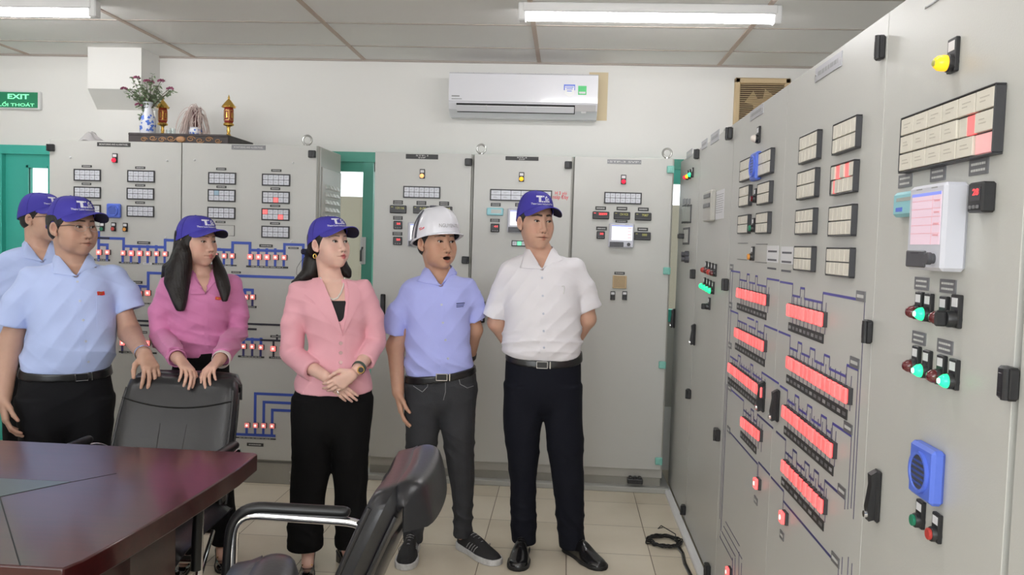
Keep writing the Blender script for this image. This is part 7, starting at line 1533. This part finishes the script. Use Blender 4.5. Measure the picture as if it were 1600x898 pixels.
# ---------------------------------------------------------------- light blue shirt and glasses
def glasses(s, full=True):
    q = MB()
    for sx in (-1, 1):
        c = (sx*.033, .0965, -.004); q.tube([(c[0]+.0235*math.cos(a)*(1 if full else 1), c[1]-.010*abs(math.cos(a))*(1 if math.cos(a)*sx > 0 else 0), c[2]+.0145*math.sin(a)) for a in [2*PI*i/28 for i in range(28)]], .0006, 'steel', 5, closed=True)
        q.tube([(sx*.056, .087, .004), (sx*.075, .075, .006), (sx*.0795, .04, .003), (sx*.0805, .0, .0), (sx*.080, -.02, -.012)], .0014, 'black_plastic', 6)
    q.tube([(-.0095, .0985, -.002), (0, .101, .001), (.0095, .0985, -.002)], .0009, 'steel', 6); q.v = s.hm(q.v); q.build('eyeglasses', s.root, smooth=60)
def man_glasses():
    pr = Person(3.40, 112, 'person in pale blue shirt, glasses and blue cap, one hand on the chair back', (.53, .32, .235), dict(w=1.07, lips=.85, brow=1.0, nw=1.2, eye=.85, jaw=1.10, fat=.005))
    pr.put_head(113, 354, 38, 0, 1.0, st=(1, 1, 1.02)); cb = pr.L(114, 408, .0); pr.neck(cb+[0, .012, 0], .056, .062)
    rows = pr.rows([(408, 92, 138, .055, .065, .01), (413, 74, 156, .070, .080, .01), (420, 58, 170, .088, .095, .005), (430, 46, 178, .105, .105, 0), (450, 42, 182, .128, .115, 0), (480, 42, 182, .145, .118, 0), (510, 41, 181, .152, .115, 0), (540, 37, 179, .155, .115, 0), (562, 33, 175, .148, .115, 0), (580, 32, 172, .135, .11, 0), (600, 32, 172, .13, .11, 0)])
    T = Loft(rows, 2.3); pr.body.loft(Loft(rows, 2.3, grow=-.016), k=.02)
    aL = pr.pts([(50, 436, 0, .029), (14, 540, .02, .047), (5, 622, -.06, .031)]); aR = pr.pts([(177, 432, 0, .029), (203, 520, -.04, .045), (226, 555, -.385, .029)]); pr.body.chain(aL, k=.02); pr.body.chain(aR, k=.02)
    hand_prims(pr.body, aL[-1][0], (.10, -.25, -1), (1, .15, 0), 1, 1.0, curl=(.35, .4, .3), spread=.06); hand_prims(pr.body, pr.L(227, 554.5, -.395), (.16, -.80, -.42), (.0, -.42, -1), -1, 1.0, spread=.16, per=[(.55, .60, .2), (.50, .60, .2), (.45, .60, .2), (.45, .6, .2)], thumb=(.7, .35))
    sL = pr.pts([(53, 438, 0, .056), (32, 472, 0, .068), (18, 506, .01, .068)]); sR = pr.pts([(174, 433, 0, .056), (192, 458, -.005, .064), (203, 485, -.02, .063)])
    zb = pr.L(112, 578, 0)[2]; tl = (zb-pr.L(126, 589, -.13)[2])/.13
    G0 = garment(pr, T, [(sL, 1), (sR, 1)], (zb+.014, tl), .006, 6); G = garment(pr, T, [(sL, 1), (sR, 1)], (zb+.014, tl), .006, 6, neck=(cb+[0, .02, -.03], cb+[0, 0, .12], .060, .078), vcut=vee(pr, G0, cb, (119, 431), .054))
    m = shirt_mat('shirt_blue', (.50, .60, .93)); pr.cloth('shirt', G, m, .0048)
    pr.collar(G0, cb+[0, .008, .004], .062, .064, (119, 432), ((84, 428), (151, 417)), m)
    pr.patch_rows(G0, [((116+.33*i, 436+i*4.1), (124.5+.33*i, 436+i*4.1)) for i in range(37)], 2, .0012, m, 'placket'); buttons(pr, G0, [(121, 440), (125, 470), (130, 500), (134, 533), (138, 565)])
    pr.patch(G0, ((150, 462), (177, 461), (175, 512), (152, 514)), 5, 8, .0010, m, 'chest_pocket'); badge(pr, G0, 157, 458.5)
    pel = pr.rows([(572, 33, 171, .132, .108), (600, 27, 176, .130, .125), (630, 26, 178, .12, .125), (670, 45, 160, .08, .09), (690, 80, 124, .03, .04)]); l1 = pr.rows([(620, 25, 104, .11, .125), (700, 30, 100, .10, .105), (790, 38, 94, .08, .09), (884, 44, 92, .078, .09)]); l2 = pr.rows([(620, 99, 178, .11, .125), (700, 104, 174, .10, .105), (790, 110, 168, .08, .09), (884, 114, 164, .078, .09)])
    belt_and_trousers(pr, pel, [l1, l2], zb, tl, mat('trousers_dark', (.008, .008, .010), .85, bump=.05, bscale=260, spec=.25), buckle=(128, 589), amp=.0045, seed=9); leg_skin(pr, [l1, l2])
    for (u, yw) in ((68, -5), (138, 12)): a = pr.L(u, 880, 0); a[2] = 0; pr.shoe(a+[0, .06, 0], math.radians(yw), 'oxford')
    ax = aR[-1][0]-aR[-2][0]; o = pr.band(pr.L(224, 552, -.36), ax, .0315, .016, 'chrome', 'wristwatch'); p = pr.L(228, 550.5, -.392); n_ = np.array([.35, -.5, .8]); n_ /= np.linalg.norm(n_); q = MB(); pr.disc(q, p, n_, .018, .008, 'chrome', 24); pr.disc(q, p+n_*.008, n_, .0145, .001, 'porcelain', 24); q.build('watch_face', o)
    pr.eyes((-.2, 0)); pr.short_hair(); pr.cap(); glasses(pr); pr.finish_skin()
# ---------------------------------------------------------------- half hidden at the left edge
def man_back():
    pr = Person(3.98, 62, 'person in pale blue shirt and blue cap, half hidden at the left picture edge', (.62, .38, .28), dict(w=1.0, lips=.9, jaw=1.0))
    pr.put_head(64, 340, 50, 0, .97); cb = pr.L(60, 386, .0); pr.neck(cb+[0, .012, 0], .052, .058)
    rows = pr.rows([(384, 42, 80, .05, .06, .01), (388, 26, 96, .065, .075, .01), (394, 12, 110, .08, .088, 0), (403, 2, 120, .098, .10, 0), (430, -3, 124, .12, .11, 0), (480, -2, 122, .135, .11, 0), (530, 0, 120, .13, .105, 0), (560, 2, 118, .12, .10, 0)])
    T = Loft(rows, 2.25); pr.body.loft(Loft(rows, 2.25, grow=-.016), k=.02)
    aL = pr.pts([(8, 412, 0, .029), (-16, 500, .02, .042), (-8, 570, -.05, .029)]); aR = pr.pts([(114, 408, 0, .029), (126, 495, .02, .042), (116, 565, -.05, .029)]); pr.body.chain(aL, k=.02); pr.body.chain(aR, k=.02); hand_prims(pr.body, aL[-1][0], (0, -.1, -1), (1, 0, 0), 1); hand_prims(pr.body, aR[-1][0], (0, -.1, -1), (-1, 0, 0), -1)
    sL = pr.pts([(10, 413, 0, .052), (-8, 448, 0, .058), (-16, 482, .01, .058)]); sR = pr.pts([(112, 409, 0, .052), (122, 445, 0, .058), (127, 478, .01, .058)]); zb = pr.L(60, 553, 0)[2]
    G0 = garment(pr, T, [(sL, 1), (sR, 1)], (zb+.014, .15), .006, 11); G = garment(pr, T, [(sL, 1), (sR, 1)], (zb+.014, .15), .006, 11, neck=(cb+[0, .02, -.03], cb+[0, 0, .12], .056, .075), vcut=vee(pr, G0, cb, (66, 408), .050)); pr.cloth('shirt', G, 'shirt_blue', .006)
    pr.collar(G0, cb+[0, .008, .004], .058, .060, (66, 409), ((38, 403), (92, 396)), M('shirt_blue'))
    pel = pr.rows([(548, 3, 118, .115, .10), (590, 0, 120, .115, .12), (620, 5, 116, .10, .11), (645, 30, 90, .04, .05)]); l1 = pr.rows([(590, 0, 60, .10, .11), (680, 4, 56, .09, .09), (770, 10, 50, .075, .08), (838, 12, 48, .07, .08)]); l2 = pr.rows([(590, 60, 120, .10, .11), (680, 63, 116, .09, .09), (770, 68, 110, .075, .08), (838, 70, 108, .07, .08)])
    belt_and_trousers(pr, pel, [l1, l2], zb, .15, M('trousers_dark'), seed=12, h=.007); leg_skin(pr, [l1, l2])
    for (u, yw) in ((30, -5), (90, 12)): a = pr.L(u, 830, 0); a[2] = 0; pr.shoe(a+[0, .06, 0], math.radians(yw), 'oxford')
    pr.eyes(); pr.short_hair(); pr.cap(); glasses(pr); pr.finish_skin(.004)
for fn in (man_white, man_hat, lady_pink, lady_purple, man_glasses, man_back): fn()
